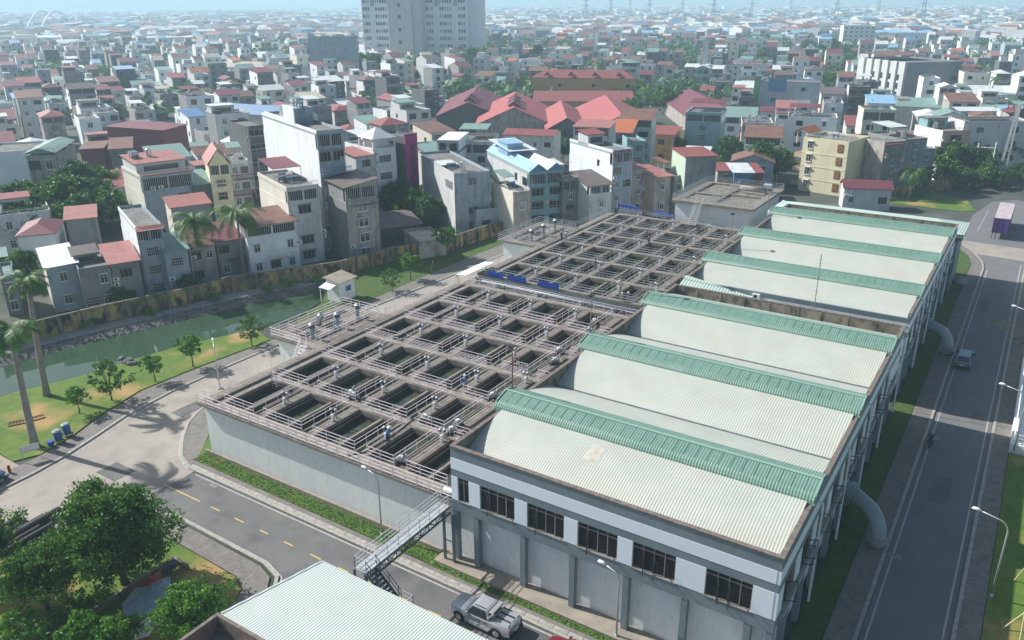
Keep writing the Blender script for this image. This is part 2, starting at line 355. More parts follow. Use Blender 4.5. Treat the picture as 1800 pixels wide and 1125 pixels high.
b.prism([(-58.5,33.7),(-46,33.45),(-44.3,32.9),(-43.2,31.6),(-42.8,30),(-42.8,27),(-44.2,27),(-44.4,29.6),(-45.0,30.9),(-46.6,31.6),(-58.5,31.9),(-61.6,30.6),(-63.6,28.4),(-64.9,25),(-65,20),(-67,20),(-66.9,24.1),(-66.6,26.4),(-65.3,29.3),(-62.4,32.1)], 0, .12)
structure(b.build('pavement', M['pave']))
b = MB(); b.box(-82.5,14,0,-77.7,31.2,.015); b.prism([(-104,14),(-82.5,14),(-82.5,31.5),(-84,34),(-95.2,37.0),(-98.5,27),(-103.9,16)],0,.03); structure(b.build('dirt_forecourt', M['dirt']))
b = MB(); b.prism([(-79.2,31.2),(-78.2,33.4),(-79.2,37.4),(-80.9,41.3),(-82.7,47.4),(-82.5,55.0),(-81.6,65.9)]+near[7:3:-1]+[near[3],near[2],(-94.7,37.2),(-88,34.4),(-84.5,31.4)],0,.14); structure(b.build('lawn_by_canal', M['grass']))
b = MB(); b.prism([(-81.9,67),(-84.1,73.2),(-86.2,80),(-88.9,83.7),(-91.3,88.2),(-91.6,99.6)]+XY([(680,464),(780,447),(860,420),(900,409)])+[(-79.3,140),(-80.4,121.4),(-80.9,111.7),(-81.1,97),(-80.8,85)],0,.10); structure(b.build('lawn_by_guard_hut', M['grassd']))
b = MB(); b.box(-64.4,40.96,0,-34.6,42.45,.16); b.box(-34.6,40.76,0,-8.4,41.3,.16); b.prism([(-64.5,41.7),(-66.4,44.1),(-68.3,46.5),(-70.1,48.9),(-71.0,51.5),(-71.8,57),(-71.8,58),(-64.3,58),(-64.3,44)],0,.15)
structure(b.build('verge', M['verge']))
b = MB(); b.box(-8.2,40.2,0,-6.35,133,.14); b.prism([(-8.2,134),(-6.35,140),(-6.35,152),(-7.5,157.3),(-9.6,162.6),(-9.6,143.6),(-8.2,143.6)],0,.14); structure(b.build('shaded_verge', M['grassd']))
b = MB(); b.box(3.05,14,0,30,85,.14); b.box(8,170.9,0,26,171,.1); b.prism([(3.5,178),(26,179),(26,205),(4.5,203),(2.5,190)],0,.1); b.prism(XY([(1505,352),(1640,338),(1700,352),(1715,372),(1690,372)]),0,.1); structure(b.build('right_lawn', M['grass']))
b = MB(); b.prism([(-44.4,16),(-44.4,29.5),(-45.1,30.8),(-46.7,31.5),(-58.5,31.8),(-61.5,30.5),(-63.4,28.3),(-64.7,25),(-64.8,16)],0,.12); structure(b.build('lawn_by_big_tree', M['grass']))
# bricks of the paved gutter
b = MB()
random.seed(11)
for k in range(46):
    x = -63.6+k*1.2
    if x > -9: break
    b.box(x,40.0,.12,x+1.14,40.38,.135+.006*random.random())
structure(b.build('gutter_slabs', M['kerb']))
# short rough grass on the verge below the tank wall
b = MB(); random.seed(5)
def tufts(n, fx, h0, h1):
    for _ in range(n):
        x, y = fx(); a = random.uniform(0, pi); h = random.uniform(h0, h1); w_ = random.uniform(.04,.1); lx, ly = random.uniform(-.08,.08), random.uniform(-.08,.08)
        b.poly([(x-cos(a)*w_,y-sin(a)*w_,.13),(x+cos(a)*w_,y+sin(a)*w_,.13),(x+lx,y+ly,.13+h)], random.choice((0,0,1)))
tufts(9000, lambda: (random.uniform(-64.3,-34.7), random.uniform(41.0,42.4)), .03,.11)
tufts(3000, lambda: (random.uniform(-34.5,-8.5), random.uniform(40.8,41.28)), .03,.11)
g_ = b.build('rough_grass', [M['tuft'], M['grassd']]); g_['kind'] = 'stuff'; g_['label'] = 'rough short grass growing along the foot of the tank wall'; g_['category'] = 'grass'
# boundary wall behind the canal
def boundary(pts, label, n0=0):
    L0 = Vector((*pts[0],0)); t = thing('boundary_wall', label, 'wall', L0)
    b = MB()
    for k in range(len(pts)-1): strip(b, [pts[k], pts[k+1]], .25, -.2, 2.5)
    b.build('wall_panel', M['ywall'], t, True)
    b = MB()
    for k in range(len(pts)-1):
        strip(b, [pts[k], pts[k+1]], .31, 2.503, 2.6)
        a, c = Vector(pts[k]), Vector(pts[k+1]); n = max(1, round((c-a).length/3.2))
        for j in range(n): p = a.lerp(c, j/n); b.box(p.x-.02,p.y-.22,0,p.x+.36,p.y+.16,2.75)
    b.build('wall_coping', M['dkconc'], t, True)
boundary(WALLP[:6], 'long stained yellow boundary wall running beside the stone canal path')
boundary(WALLP[5:], 'shorter stained yellow boundary wall behind the dark lawn beside the guard hut')
boundary(XY([(1060,376),(1190,350),(1300,332)]), 'stained yellow boundary wall behind the far filter tank')
boundary(XY([(1478,352),(1560,348),(1650,336),(1725,328),(1800,314)]), 'dark mossy boundary wall below the coconut palm at right')

random.seed(31)
b = MB()
for x, y, a, c in ((-56,35.1,2.4,1.0),(-50.5,38.2,3.2,.8),(-38,34.8,4,1.2),(-70.5,34.5,3,2.2),(-75,46,2,3.4),(-30,38.3,2.2,.7),(-2.6,72,1.6,5),(-.8,90,1.2,3.5),(-3.2,128,1,6),(-76.5,66,1.5,4)):
    b.box(x,y,0,x+a,y+c,.0175)
structure(b.build('road_patches', mat('repair_patch', (.16,.155,.15), (.11,.108,.105), .8, .9)))
def cover(x, y, lab):
    b = MB(); b.box(x-.45,y-.3,.0,x+.45,y+.3,.035,0)
    for k in range(5): b.box(x-.38+k*.17,y-.25,.0,x-.30+k*.17,y+.25,.04,1)
    tag(b.build('drain_cover', [M['kerb'],M['steel']]), lab, 'drain cover')
cover(-58.9,39.2,'drain cover at the kerb below the left end of the tank wall'); cover(-3.6,62.0,'drain cover on the side road by the nearer pipe bend'); cover(-3.6,84.6,'drain cover on the side road beside the motorbike'); cover(-57.6,33.5,'drain cover at the kerb beside the big tree')
# ---------------------------------------------------------------- the filter house with barrel roofs
XL, XR = -33.3, -8.27
def casement(parent, x0, x1, z0, z1, face, open_=()):
    """a row window in the wall; face=('y',Y) looks to -y, ('x',X) looks to +x"""
    def P(u, v, d):    # u along wall, v up, d outwards
        return (u, face[1]-d, v) if face[0] == 'y' else (face[1]+d, u, v)
    b = MB()
    def bx(u0,u1,v0,v1,d0,d1,mi):
        a, c = P(u0,v0,d0), P(u1,v1,d1)
        b.box(min(a[0],c[0]),min(a[1],c[1]),min(a[2],c[2]),max(a[0],c[0]),max(a[1],c[1]),max(a[2],c[2]),mi)
    bx(x0,x1,z0,z1,-.26,-.20,2)
    t = .055; zt = z1-.38; n = 4; us = [x0+t/2+(x1-x0-t)*k/n for k in range(n+1)] if x1-x0 > 2 else [x0+t/2,(x0+x1)/2,x1-t/2]
    us = us if len(us) < 5 else [us[0],us[1],us[2]+.0,us[3],us[4]]
    for u in us: bx(u-t/2,u+t/2,z0,z1,-.15,-.07,0)
    for v in (z0+t/2, zt, z1-t/2): bx(x0+t,x1-t,v-t/2,v+t/2,-.152,-.075,0)
    for v in (.45,.85,1.25):        # bars behind the glass
        bx(x0+.05,x1-.05,z0+v,z0+v+.02,-.19,-.17,1)
    w_ = b.build('window', [M['frame'], M['dframe'], M['dark']], parent, True)
    b = MB()
    for k in range(len(us)-1):
        if k in open_: continue
        bx(us[k]+t/2,us[k+1]-t/2,z0+t,zt-t/2,-.12,-.11,0)
    b.build('pane', M['glass'], w_) if False else None
    for k in open_:                                   # casement leaf swung outwards
        u0, u1 = us[k]+t/2, us[k+1]-t/2; L = u1-u0; a = radians(68); c = MB()
        pa = lambda s, v: P(u0+cos(a)*s, v, .0+sin(a)*s)
        for s in (0, L): c.bar(pa(s,z0+.08), pa(s,zt-.04), .05)
        for v in (z0+.1, zt-.06): c.bar(pa(0,v), pa(L,v), .05)
        c.build('casement_leaf', M['dframe'], parent, True)
    b = MB(); bx(x0-.05,x1+.05,z0-.07,z0-.002,-.2,.05,0); b.build('sill', M['plinth'], parent, True)
def band(b, x0, x1, y0, y1, z0, z1, mi): b.box(x0,y0,z0,x1,y1,z1,mi)
def filter_house(y0, y1, caps, label, front_up, west_up=True):
    t = thing('filter_house', label, 'building', (XL, y0, 0))
    th = .24
    # walls: mats 0 blue grey, 1 pale blue, 2 dark concrete inner face, 3 coping
    b = MB()
    bw = [(5.0,6.0,0),(6.0,8.07,1),(8.07,8.72,0),(8.72,9.7,1),(9.7,10.62,0)]
    def wallrun(axis, c, u0, u1, wins, top=10.62):
        for z0, z1, mi in bw:
            z1 = min(z1, top)
            if z1 <= z0: continue
            e = .02 if mi == 1 else 0
            seg = [(u0,u1)]
            if z0 == 6.0:
                seg = []; s = u0
                for a, c2 in wins: seg.append((s,a)); s = c2
                seg.append((s,u1))
            for a, c2 in seg:
                if axis == 'y': b.box(a,c-e,z0,c2,c+th,z1,mi)
                else: b.box(c-th,a,z0,c+e,c2,z1,mi)
    wf = [(-32.71,-31.66),(-30.63,-27.51),(-26.43,-23.33),(-22.24,-19.14),(-18.02,-14.91),(-12.87,-9.82)] if front_up else []
    wallrun('y', y0, XL+th if 0 else XL, XR-th-.001, wf, 10.62 if front_up else 10.3)
    ne = int((y1-y0-3)/4.3); we = [(y0+1.3+4.3*k, y0+1.3+4.3*k+3.0) for k in range(ne)]
    wallrun('x', XR, y0, y1, we)
    b.box(XL,y0+th+.001,5.7,XL+th,y1,10.62,2)
    b.box(XL+th+.001,y1-th,5.7,XR-th-.001,y1,10.62,2)
    b.build('wall', [M['paintg'], M['paintw'], M['dkconc']], t, True)
    b = MB()      # inner faces of the parapet, mossy
    b.box(XL+th+.002,y0+th+.01,9.0,XL+th+.05,y1-th-.01,10.6); b.box(XR-th-.05,y0+th+.01,9.0,XR-th-.002,y1-th-.01,10.6)
    b.box(XL+th+.06,y1-th-.05,9.0,XR-th-.06,y1-th-.002,10.6)
    if front_up: b.box(XL+th+.06,y0+th+.002,9.0,XR-th-.06,y0+th+.05,10.6)
    for k in range(1,9): x = XL+(XR-XL)*k/9; b.box(x-.12,y1-th-.17,9.0,x+.12,y1-th-.055,10.55)
    b.build('parapet_inner_face', M['dkconc'], t, True)
    b = MB()
    if front_up: b.box(XL-.06,y0-.06,10.622,XR+.06,y0+th+.06,10.72)
    b.box(XL-.06,y0+th+.065,10.622,XL+th+.06,y1+.05,10.72); b.box(XR-th-.06,y0+th+.065,10.622,XR+.06,y1+.05,10.72); b.box(XL+th+.065,y1-th-.06,10.622,XR-th-.065,y1+.05,10.72)
    b.build('coping', M['coping'], t, True)
    for k, (a, c) in enumerate(wf): casement(t, a, c, 6.0, 8.07, ('y', y0), {0:(),1:(1,),2:(1,),3:(1,),4:(1,2),5:(1,2)}[k])
    for k, (a, c) in enumerate(we): casement(t, a, c, 6.0, 8.07, ('x', XR), (1,) if k % 3 != 1 else (1,2))
    # floor, dark inside
    b = MB(); b.box(XL+.3,y0+.3,5.45,XR-.3,y1-.3,5.6); b.build('floor_slab', M['plinth'], t, True)
    # columns and the basin block under the hall
    if front_up:
        for x in (-33.1,-31.1,-26.85,-22.65,-18.4,-14.15,-9.9,-8.5):
            b = MB(); b.box(x-.22,y0+.03,0,x+.22,y0+.48,4.999); b.build('column', M['paintg'], t, True)
    ncol = int((y1-y0)/4.3)
    for k in range(1, ncol+1):
        b = MB(); y = y0+4.3*k-.9; b.box(XR-.47,y,0,XR-.03,y+.42,4.999); b.build('column', M['paintg'], t, True)
    b = MB(); b.box(XL+.02,y0+.82,0,XR-.75,y1-.3,5.3); b.box(XL-.0,y0+.06,5.0,XR-.05,y0+.9,5.44,1) if 0 else None
    b.build('basin_block', M['concw'], t, True)
    # vaulted roofs
    nb = len(caps); ys = [y0+th+.06]+[(caps[k]+caps[k+1])/2+.0 for k in range(nb-1)]+[y1-th-.06]
    for k in range(nb):
        a, c = ys[k], ys[k+1]; b = MB(); n = 28; hw = max(c-caps[k], caps[k]-a)
        pr = []
        for j in range(n+1):
            y = a+(c-a)*j/n; u = abs(y-caps[k])/7.2; pr.append((y, 9.25+1.75*(1-min(u,1.02)**2)))
        for j in range(n): b.poly([(XL+th+.06,pr[j][0],pr[j][1]),(XR-th-.06,pr[j][0],pr[j][1]),(XR-th-.06,pr[j+1][0],pr[j+1][1]),(XL+th+.06,pr[j+1][0],pr[j+1][1])])
        b.build('vault_roof', M['cream'], t, True, True)
        if not front_up and k == 0:
            b = MB(); b.box(XL+.3,y0-.04,9.3,XR+.0,y0+.34,9.42); b.build('roof_edge', M['greenf'], t, True)
        # the raised ventilation ridge
        yc = caps[k]; b = MB(); prof = [(-1.9,10.6),(-1.92,10.75),(-1.85,11.0),(-1.68,11.22),(-1.4,11.36),(0,11.72),(.0,11.72),(1.4,11.36),(1.68,11.22),(1.85,11.0),(1.9,10.6)]
        x0, x1 = XL-.45, XR+.12
        for j in range(len(prof)-1):
            (ya,za),(yb,zb) = prof[j],prof[j+1]; b.poly([(x0,yc+ya,za),(x1,yc+ya,za),(x1,yc+yb,zb),(x0,yc+yb,zb)])
            b.poly([(x1,yc+ya,za-.05),(x0,yc+ya,za-.05),(x0,yc+yb,zb-.05),(x1,yc+yb,zb-.05)])
        for j in range(1, 30):
            x = x0+(x1-x0)*j/30; b.bar((x,yc-1.41,11.375),(x,yc-.15,11.70),.016,.012,1)
        b.build('ventilation_ridge', [M['green'], M['steel']], t, True)
        b = MB(); 
        for x in (x0+.02, x1-.02):
            b.poly([(x,yc+p,z-.03) for p, z in prof]) 
        b.box(x0+.3,yc-1.75,9.2,x1-.3,yc-1.68,10.6); b.box(x0+.3,yc+1.68,9.2,x1-.3,yc+1.75,10.6)
        b.build('ridge_side', M['paintg'], t, True)
        b = MB()
        b.box(x0,yc-.13,11.70,x1,yc+.13,11.76); b.bar((x0-.01,yc-1.92,10.7),(x0-.01,yc-1.45,11.36),.1,.16); b.bar((x0-.01,yc-1.45,11.37),(x0-.01,yc,11.74),.1,.12); b.bar((x0-.01,yc+1.45,11.37),(x0-.01,yc,11.745),.1,.12)
        b.bar((x1+.01,yc-1.92,10.7),(x1+.01,yc-1.45,11.36),.08,.1); b.bar((x1+.01,yc-1.45,11.37),(x1+.01,yc,11.74),.08,.1)
        b.build('flashing', M['greenf'], t, True)
        if k < nb-1:
            b = MB(); b.box(XL+.35,c-.10,9.27,XR-.35,c+.10,9.33); b.build('valley_gutter', M['steel'], t, True)
    # pipes down the east wall
    for k in range(5 if front_up else 4):
        b = MB(); y = y0+9+8.6*k; b.tube([(XR+.02,y,9.6),(XR+.30,y,9.6),(XR+.34,y,9.4),(XR+.34,y,1.2)],.09,8); b.build('downpipe', M['white'], t, True)
    b = MB(); b.tube([(XR+.25,y0+1,5.75),(XR+.25,y1-1,5.75)],.05,6); b.tube([(XR+.14,y0+1,5.45),(XR+.14,y1-1,5.45)],.03,6)
    for k in range(12): y = y0+2+k*3.4; b.bar((XR,y,5.75),(XR+.3,y,5.75),.05)
    b.build('service_pipe', M['railg'], t, True)
    return t
FH1 = filter_house(42.35, 86.6, [50.85, 65.25, 79.75], 'long front hall with three green ridges on cream vaulted roofs and pale blue windowed facade', True)
FH2 = filter_house(90.0, 134.2, [98.25, 112.6, 127.0], 'rear hall with three green ridges on cream vaults behind the mossy parapet gap', False)
# stains on the front roof: a rusty square patch
b = MB()
for k in range(14):
    y = 46.5+k*.13; z = 9.25+1.75*(1-((50.85-y)/7.2)**2)+.012; z2 = 9.25+1.75*(1-((50.85-y-.13)/7.2)**2)+.012
    b.poly([(-24.2,y,z),(-23.0,y,z),(-23.0,y+.13,z2),(-24.2,y+.13,z2)])
b.build('rust_stain', mat('rust_stain', (.50,.52,.46), (.42,.33,.24), 1.6, .6, lo=.45, hi=.7), FH1, True)
# link roof in the gap between the halls
t = thing('link_roof', 'sloping green sheet roof in the gap between the two halls', 'roof', (XL, 86.8, 0))
b = MB(); b.poly([(-33.3,86.75,9.9),(-25.5,86.75,9.2),(-22,89.9,9.2),(-33.3,89.9,10.9)]); b.poly([(-33.3,86.75,9.7),(-33.3,89.9,10.7),(-22,89.9,9.0),(-25.5,86.75,9.0)]); b.build('roof_sheet', M['pgreen'], t, True)
b = MB(); b.box(-33.2,86.85,5.0,-33.0,89.9,9.6); b.build('end_wall', M['dkconc'], t, True)
# plinth under the front
b = MB(); b.box(-34.6,41.3,0,-8.4,43.2,.35); b.box(-64.4,42.46,0,-34.62,42.62,.5); b.box(-64.4,42.63,0,-34.62,43.3,.12)
t = b.build('concrete_plinth', M['plinth']); tag(t, 'low weathered concrete plinth below the columns and the tank wall', 'plinth')
# air conditioners and antenna
def ac_unit(loc, rz, label):
    t = thing('air_conditioner', label, 'air conditioner', loc, rz)
    b = MB(); b.box(-.42,-.16,0,.42,.16,.58,0); b.build('casing', M['white'], t)
    b = MB(); b.tube([(-.08,-.165,.29),(-.08,-.175,.29)],.22,14,0); b.build('fan_grille', M['black'], t)
    return t
ac_unit((-33.0,86.5,9.3), -pi/2*0-.0, 'white outdoor air conditioner hanging at the west end of the green link roof')
ac_unit((-24.6,89.75,9.55), .0, 'white outdoor air conditioner on the blue wall behind the mossy parapet')
t = thing('antenna_mast', 'thin guyed antenna mast standing in the gap behind the mossy parapet', 'antenna', (-17.6,87.6,9.0))
b = MB(); b.tube([(0,0,0),(0,0,7.6)],.045,6); 
for z in (3.4,6.6,7.0): b.bar((-.22,0,z),(.22,0,z),.03)
b.build('mast', M['frame'], t)
b = MB()
for a in (.5,2.6,4.6): b.bar((0,0,3.2),(1.8*cos(a),1.8*sin(a),.6),.015)
b.build('guy_wires', M['frame'], t)
# rear low hall with hipped green roof
t = thing('rear_hall', 'low rear hall with mint green hipped roof and pale fascia', 'building', (-36.2,134.3,0))
b = MB(); b.box(-36.0,134.5,0,-7.9,143.1,8.2,0); b.build('wall', [M['paintg']], t, True)
b = MB(); b.box(-36.4,134.24,8.2,-7.4,143.5,8.55,0); b.box(-36.41,134.23,8.3,-36.2,143.5,9.1,1) ; b.build('fascia', [M['coping'],M['paintw']], t, True)
b = MB(); x0,x1,y0,y1 = -36.5,-7.3,134.4,143.6; e=8.56; rz_=9.9; yc=139.8
b.poly([(x0,y0,e+.5),(x1,y0,e+.5),(x1-4.5,yc,rz_),(x0+4.5,yc,rz_)]); b.poly([(x1,y1,e+.4),(x0,y1,e+.4),(x0+4.5,yc,rz_),(x1-4.5,yc,rz_)])
b.poly([(x0,y1,e+.4),(x0,y0,e+.5),(x0+4.5,yc,rz_)]); b.poly([(x1,y0,e+.5),(x1,y1,e+.4),(x1-4.5,yc,rz_)])
b.box(x0,y0,e,x1,y1,e+.38); b.build('roof', M['pgreen'], t, True)
# big pipe elbows
def elbow(y, label):
    t = thing('water_pipe', label, 'pipe', (-5.15,y,0), 0, 'large pipe bends beside the hall')
    b = MB(); P = [(-3.9,3.6,2.75),(-2.6,2.5,2.75)]
    for k in range(9):
        a = pi/2*k/8; s = 1.75*sin(a); z = 2.75-1.75*(1-cos(a)); d = Vector((.72,-.69)); P.append((-1.26+d.x*s, 1.21+d.y*s, z))
    P.append((0,0,.75)); b.tube(P,.62,20); b.build('bend', M['pipe'], t, False, True)
    b = MB(); b.cyl(0,0,.62,.78,.80,20); b.cyl(0,0,.40,.56,.80,20); b.build('flange', M['pipe'], t, False)
    b = MB(); b.cyl(0,0,0,.40,.72,20); b.build('stub', M['dkconc'], t)
    b = MB(); b.tube([(-3.0,2.95,2.75),(-2.85,2.8,2.75)],.78,20); b.build('wall_flange', M['pipe'], t)
elbow(62.6, 'nearer of two big grey pipe bends coming down beside the shaded hall wall')
elbow(108.3, 'farther of two big grey pipe bends beside the shaded wall near the van')
# corner of the near building, mint roof
t = thing('office_building', 'near building with mint corrugated roof and walled red tiled terrace at the bottom', 'building', (-36.1,31.3,0))
b = MB(); b.box(-36.0,24,0,-14,31.1,5.75); b.build('wall', M['paintw'], t, True)
b = MB(); q = [(-36.3,31.4,6.0),(-37.6,23.95,6.35),(-13,23.95,6.35),(-13,31.4,6.0)]
b.poly(q); b.poly([(p[0],p[1],p[2]-.06) for p in q][::-1])
r_ = b.build('roof', M['proof'], t, True); fixn(r_) if False else None
b = MB(); b.bar((-36.3,31.4,5.98),(-37.6,24.0,6.33),.16,.12); b.bar((-36.3,31.4,5.96),(-13,31.4,5.96),.10,.12); b.build('verge_trim', M['greenf'] if 0 else M['proof'], t, True)
b = MB(); z=6.2
b.box(-37.75,23.62,4.0,-13,23.86,6.5); b.box(-37.75,14,4.0,-37.5,23.6,6.5); b.build('terrace_parapet', M['coping'], t, True)
b = MB(); b.box(-37.49,14,4.6,-13,23.6,5.2,0); b.box(-37.6,14,0,-20,23.6,4.0,0); b.build('terrace_slab', M['dkconc'], t, True)
b = MB()
for i in range(14):
    for j in range(12): b.box(-36.4+i*.42,17.6+j*.42,5.2,-36.0+i*.42,18.0+j*.42,5.225)
b.build('terrace_tiles', M['tile'], t, True)
# ---------------------------------------------------------------- open filter tanks
ZS = 5.6
BX = [-62.3,-56.4,-49.9,-43.4,-38.95]     # west edges of the basins
def actuator(x, y, n, kind, label, group):
    """pair of valve heads on columns on the walkway"""
    if not ACT:
        t = thing('valve_actuator', label, 'valve actuator', (x,y,ZS), 0, group)
        b = MB(); b.cyl(0,0,0,.95,.07,10); b.cyl(.1,.45,0,.7,.07,10); b.build('stand', M['pipe'], t)
        b = MB(); b.cyl(0,0,.95,1.15,.13,12); b.cyl(.1,.45,.7,.9,.13,12); b.build('gearbox', M['actb'], t)
        b = MB(); b.cyl(0,0,1.15,1.27,.15,12,0,.06); b.cyl(.1,.45,.9,1.02,.14,12,0,.06); b.build('cap', M['white'], t)
        b = MB(); b.box(.12,-.25,.05,.36,.02,.7); b.build('control_cabinet', M['white'], t)
        ACT.append((t, [c for c in bpy.data.objects if c.parent == t])); return t
    return copy_tree(ACT[0][0], ACT[0][1], label, (x,y,ZS), 0, group)
ACT = []
def filter_tank(name, y0, yb, pitch, rows, label, where, xe, bottom=4.0, water=4.72):
    t = thing('filter_tank', label, 'water tank', (-64.2, y0, 0), 0)
    yend = yb+pitch*(rows-1)+5.9
    # outer walls
    b = MB(); b.box(-64.2,y0+.45,.1,-9.1 if y0 < 50 else -9.1,y0+.8,5.32); b.box(-64.2,y0+.81,.1,-63.9,yend+.7,5.32); b.box(-63.89,yend+.4,.1,xe,yend+.7,5.32)
    b.build('outer_wall', M['concw'], t, True)
    # walkways across (east-west)
    b = MB(); ub = MB()
    b.box(-64.75,y0,5.33,xe,y0+.79,ZS); b.box(-62.9,y0+.8,5.0,xe,yb-.0,ZS); b.box(-64.75,y0+.8,5.33,-63.6,yend+.71,ZS)
    for k in range(rows):
        a = yb+pitch*k+5.9; c = yb+pitch*(k+1) if k < rows-1 else yend+1.2
        b.box(-62.9,a,5.08,xe,c,ZS); ub.box(-62.9,a+.004,bottom,xe,c-.004,5.079)
    # walkways along (north-south), channels between them
    for k in range(rows):
        a, c = yb+pitch*k, yb+pitch*k+5.9
        b.box(-62.9,a+.001,5.22,BX[0],c-.001,ZS); ub.box(-62.9,a+.001,bottom,BX[0]-.004,c-.001,5.219)
        for x in BX[1:]:
            b.box(x-1.25,a+.001,5.22,x-.32,c-.001,ZS-.003); ub.box(x-1.25,a+.001,bottom,x-.004,c-.001,5.149)
            b.box(x-.06,a+.002,ZS-.45,x+.04,c-.002,ZS-.36)
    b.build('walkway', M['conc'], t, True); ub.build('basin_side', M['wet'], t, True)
    for k in range(rows):
        a, c = yb+pitch*k, yb+pitch*k+5.9
        for x in BX[1:]:
            b = MB(); b.box(x-1.95,a+.003,bottom,x-1.83,c-.003,ZS-.1); b.box(x-1.831,a+.004,bottom,x-1.251,c-.004,4.5); b.build('channel', M['conc'], t, True)
            b = MB(); b.box(x-1.829,a+.01,4.5,x-1.252,c-.01,5.26); b.build('channel_water', M['cwater'], t, True)
        for x, w_, z in [(BX[0]+2.4,.26,5.4),(BX[1]+2.4,.26,5.4),(BX[2]+2.4,.26,5.4),(BX[3]+1.0,.12,4.2),(BX[4]+1.4,.22,5.2)]:
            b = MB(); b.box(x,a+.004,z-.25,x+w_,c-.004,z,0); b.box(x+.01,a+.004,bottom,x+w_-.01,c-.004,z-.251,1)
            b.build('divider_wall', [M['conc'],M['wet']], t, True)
    b = MB(); b.box(-63.9,y0+.81,bottom,xe,yend+.3,water); b.build('basin_water', M['bwater'], t, True)
    # pipe trough on the west side
    b = MB(); b.box(-63.6,y0+.9,4.9,-62.9,yend+.3,5.0); b.build('trough', M['conc'], t, True)
    b = MB(); b.tube([(-63.25,y0+1.6,5.25),(-63.25,yend,5.25)],.14,10); b.build('air_pipe', M['pipe'], t, True)
    # railings
    rl = M['rail'] if y0 < 50 else M['railg']
    def R(pts, r=.042, **k):
        b = MB()
        for p, q in zip(pts, pts[1:]): b.rail((*p,ZS), (*q,ZS), r=r, **k)
        b.build('railing', rl, t, True)
    R([(-64.68,y0+.06),(-33.4 if y0<50 else xe,y0+.06)], gap=1.25, r=.05)
    R([(-64.68,y0+.3),(-64.68,yend)], gap=1.8, n=2, r=.035)
    R([(-64.68,y0+1.0),(-63.7,y0+1.0)])
    R([(-62.9,yend+1.1),(xe,yend+1.1)], r=.045, n=2)
    for k in range(rows):
        a, c = yb+pitch*k, yb+pitch*k+5.9
        for i, x in enumerate(BX):
            if i < 4:
                cl = BX[i+1]-1.72
                R([(x-.3 if i else x+.1,a-.06),(cl,a-.06)], gap=1.6); R([(cl,a-.06),(cl,c)], gap=1.7, n=2, r=.038)
                R([(x+.1,c+.06),(cl+.15,c+.06)], gap=1.3)
                if i: R([(x-.36,a),(x-.36,c)], gap=1.9, n=1, r=.028)
            else:
                R([(x-.3,a-.06),(min(x+3.9,xe),a-.06)], gap=1.3); R([(x-.36,a),(x-.36,c)], gap=1.9, n=1, r=.028)
                R([(x+.1,c+.06),(min(x+3.9,xe),c+.06)], gap=1.3)
    for i, x in enumerate(BX[1:]):
        for k in range(rows):
            y = yb+pitch*k+(3.0 if i < 3 else 5.4)
            if i == 3 and k % 2: continue
            actuator(x-1.0, y, 0, 0, 'valve actuator in the %s row and %s column of the %s' % (['front','second','third','fourth','fifth','back'][k], ['leftmost','second','third','rightmost'][i], where), 'valve actuators on the '+where)
    return t
filter_tank('front', 42.6, 44.1, 7.0, 6, 'nearer open concrete filter tank with pinkish railings and dark water basins', 'nearer filter tank', -33.45)
filter_tank('rear', 90.2, 91.1, 6.95, 6, 'farther open concrete filter tank with grey railings behind the pipe gallery', 'farther filter tank', -33.45)
# inlet platforms on the west side of the tanks
def platform(y0, y1, label, rl, stair):
    t = thing('inlet_platform', label, 'platform', (-71.2,y0,0))
    b = MB(); b.box(-71.2,y0+.6,.1,-64.9,y1,5.3); b.build('outer_wall', M['concw'], t, True)
    b = MB(); x0, x1 = -72.1, -64.76
    ops = [(-70.6,-69.7,y0+2.2,y1-1.5),(-69.0,-67.4,y0+1.6,y0+4.2),(-68.9,-67.3,y0+5.4,y0+8.0),(-66.6,-65.6,y0+2.4,y0+6.0),(-66.6,-65.6,y0+7.4,y1-1.6)]
    xs = sorted({x0,x1,*[o[0] for o in ops],*[o[1] for o in ops]}); ys = sorted({y0,y1,*[o[2] for o in ops],*[o[3] for o in ops]})
    for i in range(len(xs)-1):
        for j in range(len(ys)-1):
            cx, cy = (xs[i]+xs[i+1])/2, (ys[j]+ys[j+1])/2
            if any(o[0]<cx<o[1] and o[2]<cy<o[3] for o in ops): continue
            b.box(xs[i],ys[j],5.32,xs[i+1],ys[j+1],ZS)
    b.build('deck', M['conc'], t, True)
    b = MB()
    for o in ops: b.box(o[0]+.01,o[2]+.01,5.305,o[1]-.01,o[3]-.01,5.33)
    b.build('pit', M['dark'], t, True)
    for P in ([(x0+.1,y0+.1),(-66.8 if stair else x1,y0+.1)],[(x0+.1,y0+.1),(x0+.1,y1-.1)],[(x0+.1,y1-.1),(x1,y1-.1)],[(-71.0,y0+2.0),(-69.6,y0+2.0),(-69.6,y1-1.2)],[(-68.9,y0+1.3),(-67.3,y0+1.3)],[(-67.1,y0+1.2),(-67.1,y1-.8)],[(-65.3,y0+1.6),(-65.3,y1-.6)]):
        b = MB()
        for p, q in zip(P, P[1:]): b.rail((*p,ZS), (*q,ZS))
        b.build('railing', rl, t, True)
    if stair:
        b = MB()
        for k in range(16):
            z = ZS-.35*k; y = y0-.25*k
            if z < .3: break
            b.box(-66.7,y-.28,z-.05,-65.7,y,z)
        for x in (-66.75,-65.65): b.bar((x,y0+.1,ZS-.1),(x,y0-3.8,.2),.1,.25); b.bar((x,y0,ZS+.9),(x,y0-3.8,1.15),.06); b.bar((x,y0,ZS+.5),(x,y0-3.8,.8),.05)
        b.build('stair', rl, t, True)
    return t
platform(58.2,70.6,'nearer inlet platform with stair and capped gate valves beside the canal road',M['rail'],True)
